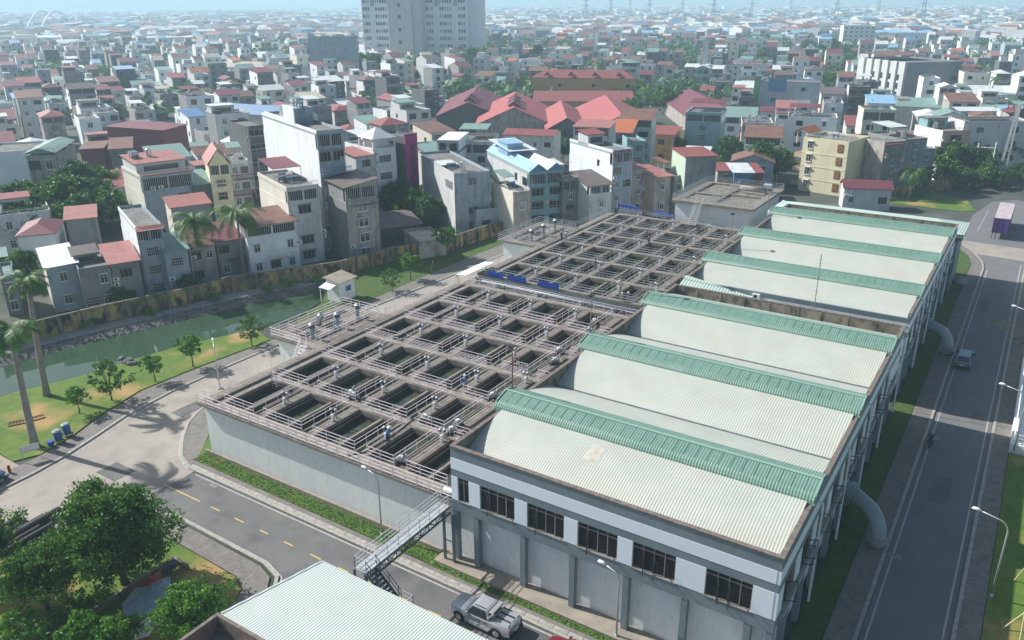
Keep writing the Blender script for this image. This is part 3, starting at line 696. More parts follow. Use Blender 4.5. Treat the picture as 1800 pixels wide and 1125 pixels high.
platform(106.2,119.8,'farther inlet platform with pits beside the dark lawn and grey houses',M['railg'],False)
GV = []
def gate_valve(x, y, label):
    if not GV:
        t = thing('gate_valve', label, 'gate valve', (x,y,ZS), 0, 'capped gate valve heads on the inlet platforms')
        b = MB(); b.cyl(0,0,0,.3,.3,14); b.cyl(0,0,.3,1.3,.2,14); b.cyl(0,0,.7,.85,.26,14); b.build('column', M['pipe'], t)
        b = MB(); b.cyl(0,0,1.3,1.75,.24,14); b.box(.1,-.12,1.35,.5,.12,1.6); b.build('drive', M['actb'], t)
        b = MB(); b.cyl(0,0,1.75,2.05,.34,14,0,.05); b.build('cap', M['white'], t)
        GV.append((t,[c for c in bpy.data.objects if c.parent == t])); return
    copy_tree(GV[0][0], GV[0][1], label, (x,y,ZS), 0, 'capped gate valve heads on the inlet platforms')
for n_, w_, yy in (('nearer','nearest the stair',(60.2,64.3,67.8)),('farther','',(108.6,112.4,116.2))):
    for k, y in enumerate(yy): gate_valve(-66.95, y, '%s capped gate valve from the camera on the %s inlet platform' % (ordinal(k), n_))
t = thing('elbow_vent', 'bent steel vent pipe on the nearer inlet platform', 'vent', (-69.3,63.6,ZS)); b = MB(); b.tube([(0,0,0),(0,0,.9),(0.05,0,1.15),(.25,-.0,1.3),(.55,0,1.3)],.32,14); b.build('pipe', M['tank'], t, False, True)
# pipe gallery between the two tanks
t = thing('pipe_gallery', 'pipe gallery of long grey pipes running between the two filter tanks', 'pipes', (-64.6,86.4,0))
b = MB(); b.box(-64.2,86.45,.1,-33.4,90.6,3.6); b.build('floor', M['conc'], t, True)
for y, z, r in ((87.4,4.7,.33),(88.5,5.2,.36),(89.45,4.6,.28)):
    b = MB(); b.tube([(-63.6,y,z),(-33.6,y,z)],r,12); b.build('pipe', M['pipe'], t, True, True)
b = MB()
for k in range(8):
    x = -61+k*3.7
    b.box(x,86.9,3.6,x+.18,90.0,4.35); 
b.bar((-63.6,88.1,5.75),(-33.6,88.1,5.75),.12,.2); b.bar((-63.6,89.0,5.6),(-33.6,89.0,5.6),.1,.16)
b.build('pipe_support', M['steel'], t, True)
b = MB(); b.poly([(-65.6,86.2,6.35),(-63.9,86.2,6.5),(-63.9,93.5,6.5),(-65.6,93.5,6.35)]); b.poly([(-65.6,86.2,6.3),(-65.6,93.5,6.3),(-63.9,93.5,6.45),(-63.9,86.2,6.45)]); b.box(-65.62,86.2,6.0,-65.58,93.5,6.36); b.box(-65.5,86.3,0,-65.3,86.5,6.3); b.box(-65.5,93.2,0,-65.3,93.4,6.3)
b.build('white_canopy', M['white'], t, True)
# blue sheets hung over the rail
for k, (x0, x1, nm) in enumerate(((-62.6,-60.2,'leftmost'),(-59.2,-56.4,'middle'),(-54.3,-51.2,'rightmost'))):
    t = thing('blue_trough', '%s of the three blue troughs hung on the gallery side rail' % nm, 'trough', (x0,90.1,ZS))
    b = MB(); b.box(0,-.28,.1,x1-x0,.0,.16); b.box(0,-.34,.1,x1-x0,-.28,.5); b.box(0,-.02,.1,x1-x0,.04,.75)
    for j in range(6): b.box((x1-x0)*j/5-.03,-.36,.05,(x1-x0)*j/5+.03,.06,.52)
    b.build('trough_body', M['blue'], t)
# blue frames at the far corner of the rear tank
for k, (a, c, nm) in enumerate((((1088,367),(1122,374),'left'),((1148,379),(1185,388),'right'))):
    A, B = G(*a,ZS), G(*c,ZS); t = thing('blue_trough', '%s blue trough at the far corner of the farther tank' % nm, 'trough', A)
    b = MB(); b.bar(A+Vector((0,0,.75)),B+Vector((0,0,.75)),.4,.35)
    for j in range(6): p = A.lerp(B,j/5); b.box(p.x-.05,p.y-.3,p.z,p.x+.05,p.y+.3,p.z+1.02)
    b.build('trough_body', M['blue'], t, True)
# the higher tank at the back
t = thing('raised_tank', 'higher concrete tank with grey railings and a front stair behind the farther tank', 'water tank', (-53.0,134.8,0))
b = MB(); b.box(-53.0,134.9,0,-39.6,152.5,8.55); b.build('outer_wall', M['concw'], t, True)
b = MB(); b.box(-53.6,134.3,8.56,-38.9,136.6,8.9); b.box(-53.6,152.0,8.56,-38.9,153.2,8.9); b.box(-53.6,136.61,8.56,-52.2,151.99,8.9); b.box(-40.3,136.61,8.56,-38.9,151.99,8.9)
b.box(-46.9,136.61,8.56,-46.3,151.99,8.9); b.box(-52.19,142,8.56,-46.91,142.8,8.9); b.box(-46.29,144,8.56,-40.31,144.8,8.9); b.build('walkway', M['conc'], t, True)
b = MB(); b.box(-52.1,136.7,8.555,-40.4,151.9,8.6); b.build('basin_floor', M['dkconc'], t, True)
for P in ([(-53.5,134.4),(-49.0,134.4)],[(-47.6,134.4),(-39.0,134.4)],[(-53.5,134.4),(-53.5,153.1)],[(-39.0,134.4),(-39.0,153.1)],[(-53.5,153.1),(-39.0,153.1)],[(-52.3,136.5),(-40.4,136.5)],[(-47.0,136.5),(-47.0,152)],[(-52.2,141.9),(-46.9,141.9)],[(-46.2,144.9),(-40.3,144.9)]):
    b = MB(); b.rail((*P[0],8.9),(*P[1],8.9),gap=1.4); b.build('railing', M['railg'], t, True)
b = MB()
for k in range(11): b.box(-48.9,134.3-.28*k-.28,8.6-.28*k-.04,-47.8,134.3-.28*k,8.6-.28*k)
for x in (-48.95,-47.75): b.bar((x,134.4,8.5),(x,131.2,5.6),.08,.25); b.bar((x,134.4,9.8),(x,131.2,6.6),.06)
b.build('stair', M['railg'], t, True)
b = MB(); b.tube([(-45.5,147.5,9.6),(-40.6,147.0,9.6)],.5,12); b.build('pipe', M['conc'], t, True, True)
b = MB(); b.box(-41.6,148.2,8.9,-40.2,149.6,10.4); b.build('control_cabinet', M['plate'], t, True)
# floodlight poles along the tank edge
FP = []
for k, (px, py, h) in enumerate(((905,683,3.6),(1004+55,592,3.4),(1141,518,3.6),(1256,486,3.3),(1312,420,3.2),(1365,372,3.0))):
    lab = '%s dark floodlight pole from the camera, standing at the west ends of the green ridges' % ordinal(k)
    p = G(px,py,11.6); p = Vector((-33.62 if k < 5 else -33.8, p.y, 6.0 if k<6 else 5.6)); hh = [9.4,9.6,9.3,9.0,8.8,8.8][k]
    t = thing('floodlight_pole', lab, 'light pole', p, 0, 'floodlight poles beside the barrel roofs')
    b = MB(); b.cyl(0,0,-.4,hh,.05,8); b.build('pole', M['rust'] if k<1 else M['frame'], t)
    b = MB(); b.box(-.26,-.24,hh,.26,.24,hh+.08); b.box(-.2,-.28,hh-.1,.2,-.1,hh); b.build('lamp_head', M['black'], t)
# ---------------------------------------------------------------- bridge stair, lamps, vehicles, people, small things
t = thing('footbridge', 'steel footbridge with railings and stair from the tank walkway over the front road', 'footbridge', (-34.6,42.4,0))
b = MB(); b.box(-34.8,32.9,5.0,-33.7,42.5,5.06); b.build('deck', M['plate'], t, True)
b = MB()
for x in (-34.82,-33.68):
    b.bar((x,32.9,4.95),(x,42.6,4.95),.09,.13); b.bar((x,34.2,4.35),(x,42.6,4.35),.09,.13); N = 9
    for k in range(N):
        a, c = 34.2+8.4*k/N, 34.2+8.4*(k+1)/N; b.bar((x,a,4.9),(x,a,4.4),.06)
        b.bar((x,a,4.4),(x,c,4.9),.05) if k % 2 else b.bar((x,a,4.9),(x,c,4.4),.05)
for k in range(6): y = 34.2+1.6*k; b.bar((-34.8,y,4.36),(-33.7,y,4.36),.06)
for x in (-34.85,-33.75): b.box(x-.07,32.85,0,x+.07,32.99,4.9); b.box(x-.07,33.85,0,x+.07,33.99,4.9)
b.bar((-34.85,32.9,3.2),(-33.75,32.9,3.2),.08); b.bar((-33.75,32.9,3.2),(-33.75,33.9,3.2),.08)
for x in (-33.9,-33.0): b.box(x-.09,41.85,.35,x+.09,42.03,4.9)
b.bar((-33.9,41.95,2.2),(-33.0,41.95,2.2),.07)
b.build('truss', M['steel'], t, True)
for P in ([(-34.77,32.95),(-34.77,42.5)],[(-33.73,34.0),(-33.73,42.4)],[(-34.77,32.95),(-33.73,32.95)]):
    b = MB(); b.rail((*P[0],5.06),(*P[1],5.06),gap=1.15,r=.045); b.build('railing', M['railg'], t, True)
b = MB()
for k in range(9):
    x = -33.65+.235*k; z = 5.0-.215*(k+1); b.box(x,32.95,z-.04,x+.25,33.85,z)
for y in (32.92,33.88): b.bar((-33.7,y,4.95),(-31.5,y,2.95),.06,.2); b.bar((-33.7,y,6.0),(-31.5,y,4.0),.045); b.bar((-33.7,y,5.55),(-31.5,y,3.5),.04)
for k in range(3):
    for y in (32.92,33.88): b.bar((-33.3+.8*k,y,4.6-.73*k),(-33.3+.8*k,y,5.65-.73*k),.04)
b.build('stair', M['steel'], t, True)
b = MB(); b.box(-31.55,32.9,2.85,-30.4,33.95,2.93); 
for x in (-31.5,-30.45):
    for y in (32.95,33.9): b.box(x-.06,y-.06,0,x+.06,y+.06,2.85)
b.build('lower_landing', M['steel'], t, True)
b = MB(); b.rail((-30.45,32.95,2.93),(-30.45,33.9,2.93),r=.045); b.rail((-31.5,33.9,2.93),(-30.45,33.9,2.93),r=.045); b.build('railing', M['railg'], t, True)
b = MB()
for k in range(8): b.box(-31.5,32.6-.25*k,2.7-.33*k-.04,-30.5,32.85-.25*k,2.7-.33*k)
b.build('lower_stair', M['steel'], t, True)

# street lamps with one curved arm
def street_lamp(p, h, az, label, reach=1.5, group='curved-arm street lamps'):
    t = thing('street_lamp', label, 'street lamp', p, az, group)
    b = MB(); b.cyl(0,0,0,.5,.11,10); P = [(0,0,.0),(0,0,h*.82)]; R_ = [.085,.06]
    for k in range(1,8):
        a = radians(78)*k/7; P.append((reach*.42*(1-cos(a)),0,h*.82+h*.13*sin(a))); R_.append(.05)
    P.append((reach,0,h*.99)); R_.append(.04); b.tube(P,R_,8); b.build('pole', M['railg'], t, False, True)
    b = MB(); b.tube([(reach-.1,0,h*.985),(reach+.2,0,h),(reach+.5,0,h*1.0),(reach+.62,0,h*.998)],[.05,.13,.12,.03],10); b.build('lamp_head', M['white'], t, False, True)
    b = MB(); b.box(-.25,-.25,0,.25,.25,.12); b.build('footing', M['kerb'], t)
for q, h, az, lab, r in (((672,945),6.4,pi,'street lamp in front of the bare tank wall left of the footbridge',1.1),
                        ((1083,1124),6.0,pi*.98,'street lamp before the columns at the bottom centre, right of the red car',1.1),
                        ((1741,1053),7.2,pi,'street lamp on the right lawn nearest the camera',1.9),
                        ((1780,800),7.2,pi,'street lamp by the low concrete wall at the right edge',1.9),
                        ((1797,640),7.2,pi,'street lamp at the right edge beyond the dark manhole patch',1.9),
                        ((387,683),5.6,pi*.8,'street lamp beside the canal road between the lawn trees',1.4),
                        ((659,462),4.8,pi*.8,'street lamp on the dark lawn above the guard hut',1.4)):
    p = G(*q); street_lamp(p, h, az, lab, r)
street_lamp(G(978,395,0), 6.5, pi*.75, 'street lamp behind the far platform by the maroon gate', 1.3); street_lamp(G(1131,372,0), 7.0, pi*.75, 'street lamp before the yellow boundary wall right of the blue troughs', 1.3)
# ------------------------------------------------ people
def person(p, rz, label, shirt, legs, hat, pose='stand', hmul=1.0, skinm='skin'):
    t = thing('person', label, 'person', p, rz)
    J = {}
    if pose == 'crouch':
        J = dict(pel=(0,0,.38),che=(.16,0,.72),nec=(.24,0,.90),hed=(.30,0,1.06),ls=(.2,.17,.82),le=(.38,.2,.60),lh=(.55,.12,.42),rs=(.2,-.17,.82),re=(.38,-.2,.60),rh=(.55,-.12,.42),lk=(.40,.14,.48),la=(.12,.12,.10),lf=(.30,.13,.03),rk=(.40,-.14,.48),ra=(.12,-.12,.10),rf=(.30,-.13,.03))
    elif pose == 'sit':
        J = dict(pel=(0,0,.80),che=(.06,0,1.15),nec=(.08,0,1.34),hed=(.10,0,1.52),ls=(.06,.2,1.27),le=(.28,.26,1.08),lh=(.52,.24,1.05),rs=(.06,-.2,1.27),re=(.28,-.26,1.08),rh=(.52,-.24,1.05),lk=(.42,.18,.72),la=(.32,.2,.30),lf=(.48,.2,.25),rk=(.42,-.18,.72),ra=(.32,-.2,.30),rf=(.48,-.2,.25))
    else:
        ln = .22 if pose == 'lean' else 0
        J = dict(pel=(0,0,.90),che=(ln*.6,0,1.25),nec=(ln,0,1.44),hed=(ln*1.3+.02,0,1.60),ls=(ln*.9,.19,1.38),le=(ln+.12 if ln else .02,.25,1.12),lh=(ln+.42 if ln else .12,.24,1.02 if ln else .88),rs=(ln*.9,-.19,1.38),re=(ln+.1,-.26,1.12),rh=(ln+.36 if ln else .18,-.24,.98 if ln else .95),lk=(.04,.10,.48),la=(0,.11,.08),lf=(.15,.12,.03),rk=(.02,-.10,.48),ra=(-.04,-.11,.08),rf=(.11,-.13,.03))
    for k in J: J[k] = tuple(v*hmul for v in J[k])
    E_ = [('pel','che'),('che','nec'),('nec','hed'),('che','ls'),('ls','le'),('le','lh'),('che','rs'),('rs','re'),('re','rh'),('pel','lk'),('lk','la'),('la','lf'),('pel','rk'),('rk','ra'),('ra','rf')]
    Rr = dict(pel=.15,che=.155,nec=.06,hed=.10,ls=.065,le=.045,lh=.035,rs=.065,re=.045,rh=.035,lk=.065,la=.045,lf=.04,rk=.065,ra=.045,rf=.04)
    names = list(J); pts = [Vector(J[k]) for k in names]; rad = [Rr[k] for k in names]; ed = [(names.index(a),names.index(c)) for a, c in E_]
    top = Vector(J['hed'])+Vector((.01,0,.11)); pts.append(top); rad.append(.085); ed.append((names.index('hed'),len(pts)-1))
    for s_, hn, en in ((1,'lh','le'),(-1,'rh','re')):
        h0 = Vector(J[hn]); dd = (h0-Vector(J[en])).normalized(); sd = Vector((0,1,0))*s_
        for q, (o, l) in enumerate(((-.03,.07),(-.01,.085),(.012,.08),(.032,.065),(.045,.05))):
            a = h0+dd*.04+sd*o*(-1); m_ = a+dd*l*.6; e_ = a+dd*l+Vector((0,0,-.015))
            i = len(pts); pts += [a,m_,e_]; rad += [.012,.010,.008]; ed += [(names.index(hn),i),(i,i+1),(i+1,i+2)]
    me = bpy.data.meshes.new('body'); me.from_pydata([tuple(v) for v in pts], ed, [])
    o = bpy.data.objects.new('body_tmp', me); COL.objects.link(o)
    sk = o.modifiers.new('s','SKIN'); o.modifiers.new('u','SUBSURF').levels = 1
    for k, r in enumerate(rad): me.skin_vertices[0].data[k].radius = (r,r*(.85 if k < 2 else 1))
    me.skin_vertices[0].data[0].use_root = True
    dg = bpy.context.evaluated_depsgraph_get(); m2 = bpy.data.meshes.new_from_object(o.evaluated_get(dg)); m2.name = 'body'
    bpy.data.objects.remove(o)
    for m in (M[shirt],M[legs],M[skinm],M['black']): m2.materials.append(m)
    seg = [(Vector(J[a]),Vector(J[c]),k) for k, (a, c) in enumerate(E_)]
    for f in m2.polygons:
        c = f.center; best = min(seg, key=lambda q: (c-q[0]-(q[1]-q[0])*max(0,min(1,(c-q[0]).dot(q[1]-q[0])/((q[1]-q[0]).length_squared+1e-9)))).length)
        k = best[2]; f.material_index = 0 if k in (0,3,4,5,6,7,8) else 1 if k in (9,10,12,13) else 3 if k in (11,14) else 2
        if k == 0 and c.z < J['pel'][2]+.03: f.material_index = 1
        if k in (5,8) and (c-Vector(J['lh'])).length < .10 or (c-Vector(J['rh'])).length < .10: f.material_index = 2
        f.use_smooth = True
    link('body', m2, t)
    hd = Vector(J['hed'])+Vector((0,0,.06))
    b = MB()
    if hat == 'cone': b.tube([hd+Vector((0,0,.02)),hd+Vector((0,0,.08)),hd+Vector((0,0,.2))],[.24,.19,.01],14)
    else: b.tube([hd-Vector((0,0,.02)),hd+Vector((0,0,.03)),hd+Vector((0,0,.09)),hd+Vector((0,0,.13))],[.15,.13,.11,.04],12)
    b.build('hat', M['straw'] if hat in ('cone','cloth') else M['white'] if hat == 'white' else M['redm'] if hat == 'red' else M['hivis'], t)
    b = MB(); fc = Vector(J['hed'])+Vector((.095,0,.0)); b.tube([fc+Vector((0,0,.02)),fc+Vector((.03,0,-.01)),fc+Vector((.0,0,-.02))],[.01,.016,.012],6); b.build('nose', M[skinm], t)
    b = MB()
    for s_ in (-1,1): b.box(fc.x-.012,s_*.035-.012,fc.z+.02,fc.x+.004,s_*.035+.012,fc.z+.035)
    b.box(fc.x-.01,-.025,fc.z-.055,fc.x+.002,.025,fc.z-.045); b.build('facial_features', M['dframe'], t)
    return t
W = lambda x, y: G(x, y, ZS+.0)
person(W(681,779), radians(12), 'worker in blue shirt, navy trousers and straw hat leaning over a front basin rail', 'shirtb','navy','cone','lean')
person(W(818,686), radians(-70), 'worker in blue shirt, navy trousers and white hat standing on the middle walkway', 'shirtb','navy','white')
person(W(994,427), radians(-60), 'worker in grey shirt with white helmet standing on the far tank beside a companion', 'grey','grey','white')
person(W(987,424), radians(-40), 'worker in dark overalls standing left of the grey-shirted worker', 'navy','navy','straw')
person(W(1046,474), radians(-110), 'worker in teal overalls and red helmet on the far tank', 'teal','teal','red')
person(W(1143,428), radians(200), 'worker in dark clothes with red helmet farthest back on the far tank', 'navy','navy','red','crouch')
person(W(1095,531), radians(140), 'crouching worker with white helmet beside the third green ridge', 'grey','grey','white','crouch')
person(W(1108,529), radians(190), 'second crouching worker with white helmet, right of the first', 'navy','grey','white','crouch')
person(W(1091,513), radians(-100), 'worker in beige jacket bending behind the two crouching workers', 'beige','grey','white','lean')
# ------------------------------------------------ vehicles
def loft(mb, secs, mi=0, caps=True):
    n = len(secs[0]); i0 = len(mb.v)
    for s_ in secs: mb.v += [tuple(p) for p in s_]
    for k in range(len(secs)-1):
        for j in range(n):
            a = i0+k*n+j; c = i0+k*n+(j+1)%n; mb.f.append((a,c,c+n,a+n)); mb.m.append(mi)
    if caps:
        mb.f.append(tuple(i0+j for j in range(n))[::-1]); mb.m.append(mi); mb.f.append(tuple(i0+(len(secs)-1)*n+j for j in range(n))); mb.m.append(mi)
def sect(x, w, z0, z1, r=.12):
    """rounded rectangle cross-section, half width w"""
    return [(x,-w+r*.6,z0),(x,w-r*.6,z0),(x,w,z0+r),(x,w,z0+(z1-z0)*.55),(x,w-.02,z1-r*1.1),(x,w-r*.9,z1-.015),(x,w*.5,z1+.02),(x,-w*.5,z1+.02),(x,-w+r*.9,z1-.015),(x,-w+.02,z1-r*1.1),(x,-w,z0+(z1-z0)*.55),(x,-w,z0+r)]
def car(name, label, cat, p, rz, paint, L, W_, body, cabin, wheels, wr, bed=None, roofrail=False):
    """body: (x,halfwidth,z0,z1) stations; cabin: (x,bottom half width,zb,top half width,zt)"""
    t = thing(name, label, cat, p, rz)
    b = MB(); loft(b, [sect(*s_) for s_ in body]); o = b.build('body', M[paint], t, False, True)
    o.data.use_auto_smooth = True if hasattr(o.data,'use_auto_smooth') else None
    es = o.modifiers.new('e','EDGE_SPLIT'); es.split_angle = radians(38)
    b = MB()
    for x0, x1, wb0, wt0, wb1, wt1, zb0, zt0, zb1, zt1, mi in cabin:
        b.poly([(x0,-wb0,zb0),(x1,-wb1,zb1),(x1,-wt1,zt1),(x0,-wt0,zt0)],mi); b.poly([(x0,wb0,zb0),(x0,wt0,zt0),(x1,wt1,zt1),(x1,wb1,zb1)],mi)
    return t, b
def wheel(t, x, y, r):
    b = MB(); s = 1 if y > 0 else -1
    b.tube([(x,y-s*.24,r),(x,y-s*.2,r),(x,y,r),(x,y+s*.02,r)],[r*.9,r,r,r*.9],22); w_ = b.build('wheel', M['tyre'], t)
    b = MB(); b.tube([(x,y+s*.021,r),(x,y+s*.03,r)],[r*.62,r*.58],18,0)
    for k in range(6):
        a = 2*pi*k/6; b.bar((x,y+s*.035,r),(x+cos(a)*r*.6,y+s*.035,r+sin(a)*r*.6),.035,.05)
    b.build('rim', M['tank'], w_)
def vehicle(kind, name, label, cat, p, rz, paint):
    t = thing(name, label, cat, p, rz)
    pk = kind == 'pickup'
    if pk:
        st = [(2.62,.62,.45,.86),(2.58,.80,.38,.96),(2.4,.90,.34,1.02),(1.9,.94,.32,1.08),(1.25,.94,.32,1.12),(1.1,.94,.32,1.14),(-.9,.94,.32,1.16),(-1.1,.94,.34,1.18),(-2.3,.93,.36,1.2),(-2.62,.90,.42,1.19),(-2.68,.86,.5,1.1)]
        ca = dict(f0=1.25,f1=.55,r1=-.72,r0=-1.0,zt=1.80,wb=.88,wt=.70,zb=1.12)
        wh = ((1.66,.95),(1.66,-.95),(-1.6,.95),(-1.6,-.95)); wr = .40
    elif kind == 'van':
        st = [(2.35,.60,.4,.75),(2.3,.78,.3,.9),(2.0,.86,.27,1.0),(1.5,.89,.25,1.06),(1.0,.89,.25,1.08),(-1.6,.89,.27,1.1),(-2.15,.87,.3,1.1),(-2.3,.82,.38,1.02)]
        ca = dict(f0=1.45,f1=.55,r1=-1.75,r0=-2.2,zt=1.72,wb=.84,wt=.68,zb=1.05)
        wh = ((1.45,.88),(1.45,-.88),(-1.4,.88),(-1.4,-.88)); wr = .33
    else:
        st = [(2.15,.58,.4,.66),(2.1,.76,.3,.78),(1.7,.84,.25,.88),(1.0,.86,.22,.94),(-1.3,.86,.24,.96),(-1.9,.84,.27,.96),(-2.15,.76,.34,.9)]
        ca = dict(f0=1.15,f1=.3,r1=-1.1,r0=-1.75,zt=1.42,wb=.80,wt=.60,zb=.92)
        wh = ((1.32,.85),(1.32,-.85),(-1.3,.85),(-1.3,-.85)); wr = .32
    # body without wheel wells but with dark arches
    b = MB(); loft(b, [sect(*s_) for s_ in st]); o = b.build('body', M[paint], t, False, True); es = o.modifiers.new('e','EDGE_SPLIT'); es.split_angle = radians(32)
    for x, y in wh:
        s = 1 if y > 0 else -1; b = MB(); n = 14
        ring = [(x+cos(pi*k/n)*(wr+.09), wr+sin(pi*k/n)*(wr+.07)) for k in range(n+1)]
        b.poly([(q[0],y+s*.003,max(q[1],.3)) for q in (ring if s < 0 else ring[::-1])]); b.build('wheel_arch', M['black'], t)
        wheel(t, x, y+s*.0, wr)
    c = ca; f0,f1,r1,r0,zt,wb,wt,zb = c['f0'],c['f1'],c['r1'],c['r0'],c['zt'],c['wb'],c['wt'],c['zb']
    # glasshouse: pillars painted, glass set in
    b = MB(); zl = zb-.05
    b.poly([(f0,-wb,zl),(f0,wb,zl),(f1,wt,zt),(f1,-wt,zt)]); b.poly([(r0,wb,zl),(r0,-wb,zl),(r1,-wt,zt),(r1,wt,zt)])
    b.poly([(f0,wb,zl),(r0,wb,zl),(r1,wt,zt),(f1,wt,zt)]); b.poly([(r0,-wb,zl),(f0,-wb,zl),(f1,-wt,zt),(r1,-wt,zt)])
    pr = .05
    b.poly([(f1,-wt,zt),(f1,wt,zt),(f1-.25,wt*.93,zt+pr),(f1-.25,-wt*.93,zt+pr)]); b.poly([(f1-.25,-wt*.93,zt+pr),(f1-.25,wt*.93,zt+pr),(r1+.15,wt*.93,zt+pr),(r1+.15,-wt*.93,zt+pr)])
    b.poly([(r1+.15,-wt*.93,zt+pr),(r1+.15,wt*.93,zt+pr),(r1,wt,zt),(r1,-wt,zt)])
    b.poly([(f1,wt,zt),(r1,wt,zt),(r1+.15,wt*.93,zt+pr),(f1-.25,wt*.93,zt+pr)]); b.poly([(r1,-wt,zt),(f1,-wt,zt),(f1-.25,-wt*.93,zt+pr),(r1+.15,-wt*.93,zt+pr)])
    b.build('roof', M[paint], t)
    def lerp(a, c_, k): return tuple(a[i]+(c_[i]-a[i])*k for i in range(3))
    def pane(A_, B_, C_, D_, e, nm, m0=.07, m1=.10):
        q = lambda u, v: lerp(lerp(A_,B_,u), lerp(D_,C_,u), v); n = (Vector(B_)-Vector(A_)).cross(Vector(D_)-Vector(A_)).normalized()*e
        pts = [Vector(q(m0,m1))+n, Vector(q(1-m0,m1))+n, Vector(q(1-m0,1-m1))+n, Vector(q(m0,1-m1))+n]; bb = MB(); bb.poly(pts); bb.build(nm, M['glass'], t)
    pane((f0,-wb,zl),(f0,wb,zl),(f1,wt,zt),(f1,-wt,zt),.012,'windscreen')
    pane((r0,wb,zl),(r0,-wb,zl),(r1,-wt,zt),(r1,wt,zt),.012,'rear_window')
    for s in (1,-1):
        md = (f0+f1)/2*.25+(r0+r1)/2*.75 if kind == 'van' else (f1+r1)/2-.1; xb = lambda x: x
        segs = [(f0-.28,f1-.06,-.02+md,-.02+md),(md-.06,md-.06,r0+.22,r1+.12)] if kind != 'van' else [(f0-.35,f1-.06,-.25,-.25),(-.33,-.33,-1.2,-1.2),(-1.28,-1.28,r0+.2,r1+.14)]
        for xb0, xt0, xb1, xt1 in segs:
            w0 = wb-.012; A_ = (xb0,s*(w0+.014),zb+.04); B_ = (xb1,s*(w0+.014),zb+.04); C_ = (xt1,s*(wt+.03),zt-.07); D_ = (xt0,s*(wt+.03),zt-.07)
            bb = MB(); bb.poly([A_,B_,C_,D_][::-s]); bb.build('side_window', M['glass'], t)
        bb = MB(); bb.box(f0-.42,s*wb*1.0 if s > 0 else -wb-.24,zb-.02,f0-.28,wb+.24 if s > 0 else -wb,zb+.16); bb.build('mirror', M[paint] if pk else M['black'], t)
        bb = MB(); hx = st[2][0]; bb.box(hx-.12,min(s*(st[2][1]-.30),s*(st[2][1]-.02)),st[2][3]-.28,st[0][0]-.01,max(s*(st[2][1]-.30),s*(st[2][1]-.14)),st[2][3]-.10); bb.build('headlight', M['tank'], t)
        bb = MB(); rx = st[-1][0]; bb.box(rx-.03,min(s*.62,s*.80),.72,rx+.12,max(s*.62,s*.80),1.0); bb.build('tail_light', M['redm'], t)
        bb = MB()
        for xd in ((f1+.25), md, r1-.1): bb.box(xd-.008,s*.932 if pk else s*.872,.45,xd+.008,s*.945 if pk else s*.882,zb-.04) if s>0 else bb.box(xd-.008,-.945 if pk else -.882,.45,xd+.008,-.932 if pk else -.872,zb-.04)
        bb.build('door_seam', M['black'], t)
        for xd in (md+.22, r1+.12): 
            bb = MB(); y0_ = (.93 if pk else .87); bb.box(xd-.1,min(s*y0_,s*(y0_+.04)),zb-.22,xd+.06,max(s*y0_,s*(y0_+.04)),zb-.17); bb.build('door_handle', M['black'], t)
        if pk: bb = MB(); bb.box(-1.0,min(s*.9,s*1.05),.34,1.1,max(s*.9,s*1.05),.40); bb.build('side_step', M['tank'], t)
    b = MB(); b.box(st[-1][0]-.10,-.8,.38,st[-1][0]+.1,.8,.62); b.box(st[0][0]-.08,-.7,.32,st[0][0]+.05,.7,.5); b.build('bumper', M['black'] , t)
    if pk:
        b = MB(); b.box(-2.55,-.80,1.20,-1.12,.80,1.235); 
        for y in (-.55,0,.55): b.box(-2.5,y-.18,1.236,-1.2,y+.18,1.28)
        b.build('bed_cover', M[paint], t)
        b = MB()
        for y in (-.28,.28): b.box(-2.45,y-.07,1.236,-1.2,y+.07,1.262)
        b.box(-1.9,-.80,1.238,-1.15,-.76,1.30); b.build('cover_groove', M['black'], t)
        b = MB(); b.bar((-.80,-.78,1.25),(-1.28,-.66,1.74),.22,.10); b.bar((-.80,.78,1.25),(-1.28,.66,1.74),.22,.10); b.bar((-1.02,-.70,1.74),(-1.02,.70,1.74),.34,.09); b.build('roll_bar', M[paint], t)
        b = MB()
        for s in (1,-1): b.bar((.4,s*.62,1.90),(-.6,s*.62,1.90),.04)
        b.build('roof_rail', M['black'], t)
    b = MB(); b.box(st[-1][0]-.112,-.25,.68,st[-1][0]-.02,.25,.80); b.build('number_plate', M['white'], t)
    return t
pf, pr_ = G(809,1081,.4), G(875,1112,.4)
vehicle('pickup','pickup_truck','silver double-cab pickup truck with ribbed bed cover parked at the kerb','pickup truck',((pf.x+pr_.x)/2,(pf.y+pr_.y)/2+.75,0.012),pi,'silver')
vehicle('car','parked_car','dark red car at the bottom edge, behind the silver pickup','car',(G(1010,1125,.8).x+.6,38.1,0.012),pi,'redp')
vehicle('van','minivan','blue-grey minivan seen from behind, driving in the shaded side road','van',(-3.05,106.3,0.014),pi/2-.02,'vanp')
# motorbike and rider
t = thing('motorbike','small dark motorbike ridden along the kerb of the side road','motorbike',(-3.75,82.6,.014),-pi/2)
b = MB()
for x in (.6,-.6): b.tube([(x,-.05,.3),(x,.05,.3)],.3,16)
b.build('wheel', M['tyre'], t); b = MB(); b.tube([(.55,0,.35),(.45,0,.85),(.35,0,1.0)],.05,8); b.tube([(.4,0,.55),(0,0,.5),(-.3,0,.6),(-.7,0,.7)],[.08,.14,.15,.09],8); b.box(-.55,-.12,.68,.15,.12,.78); b.bar((.38,-.3,1.0),(.38,.3,1.0),.035); b.build('body', M['black'], t)
person((-3.75,82.7,.0), -pi/2, 'motorbike rider in black with yellow-green helmet', 'navy','navy','hv','sit')
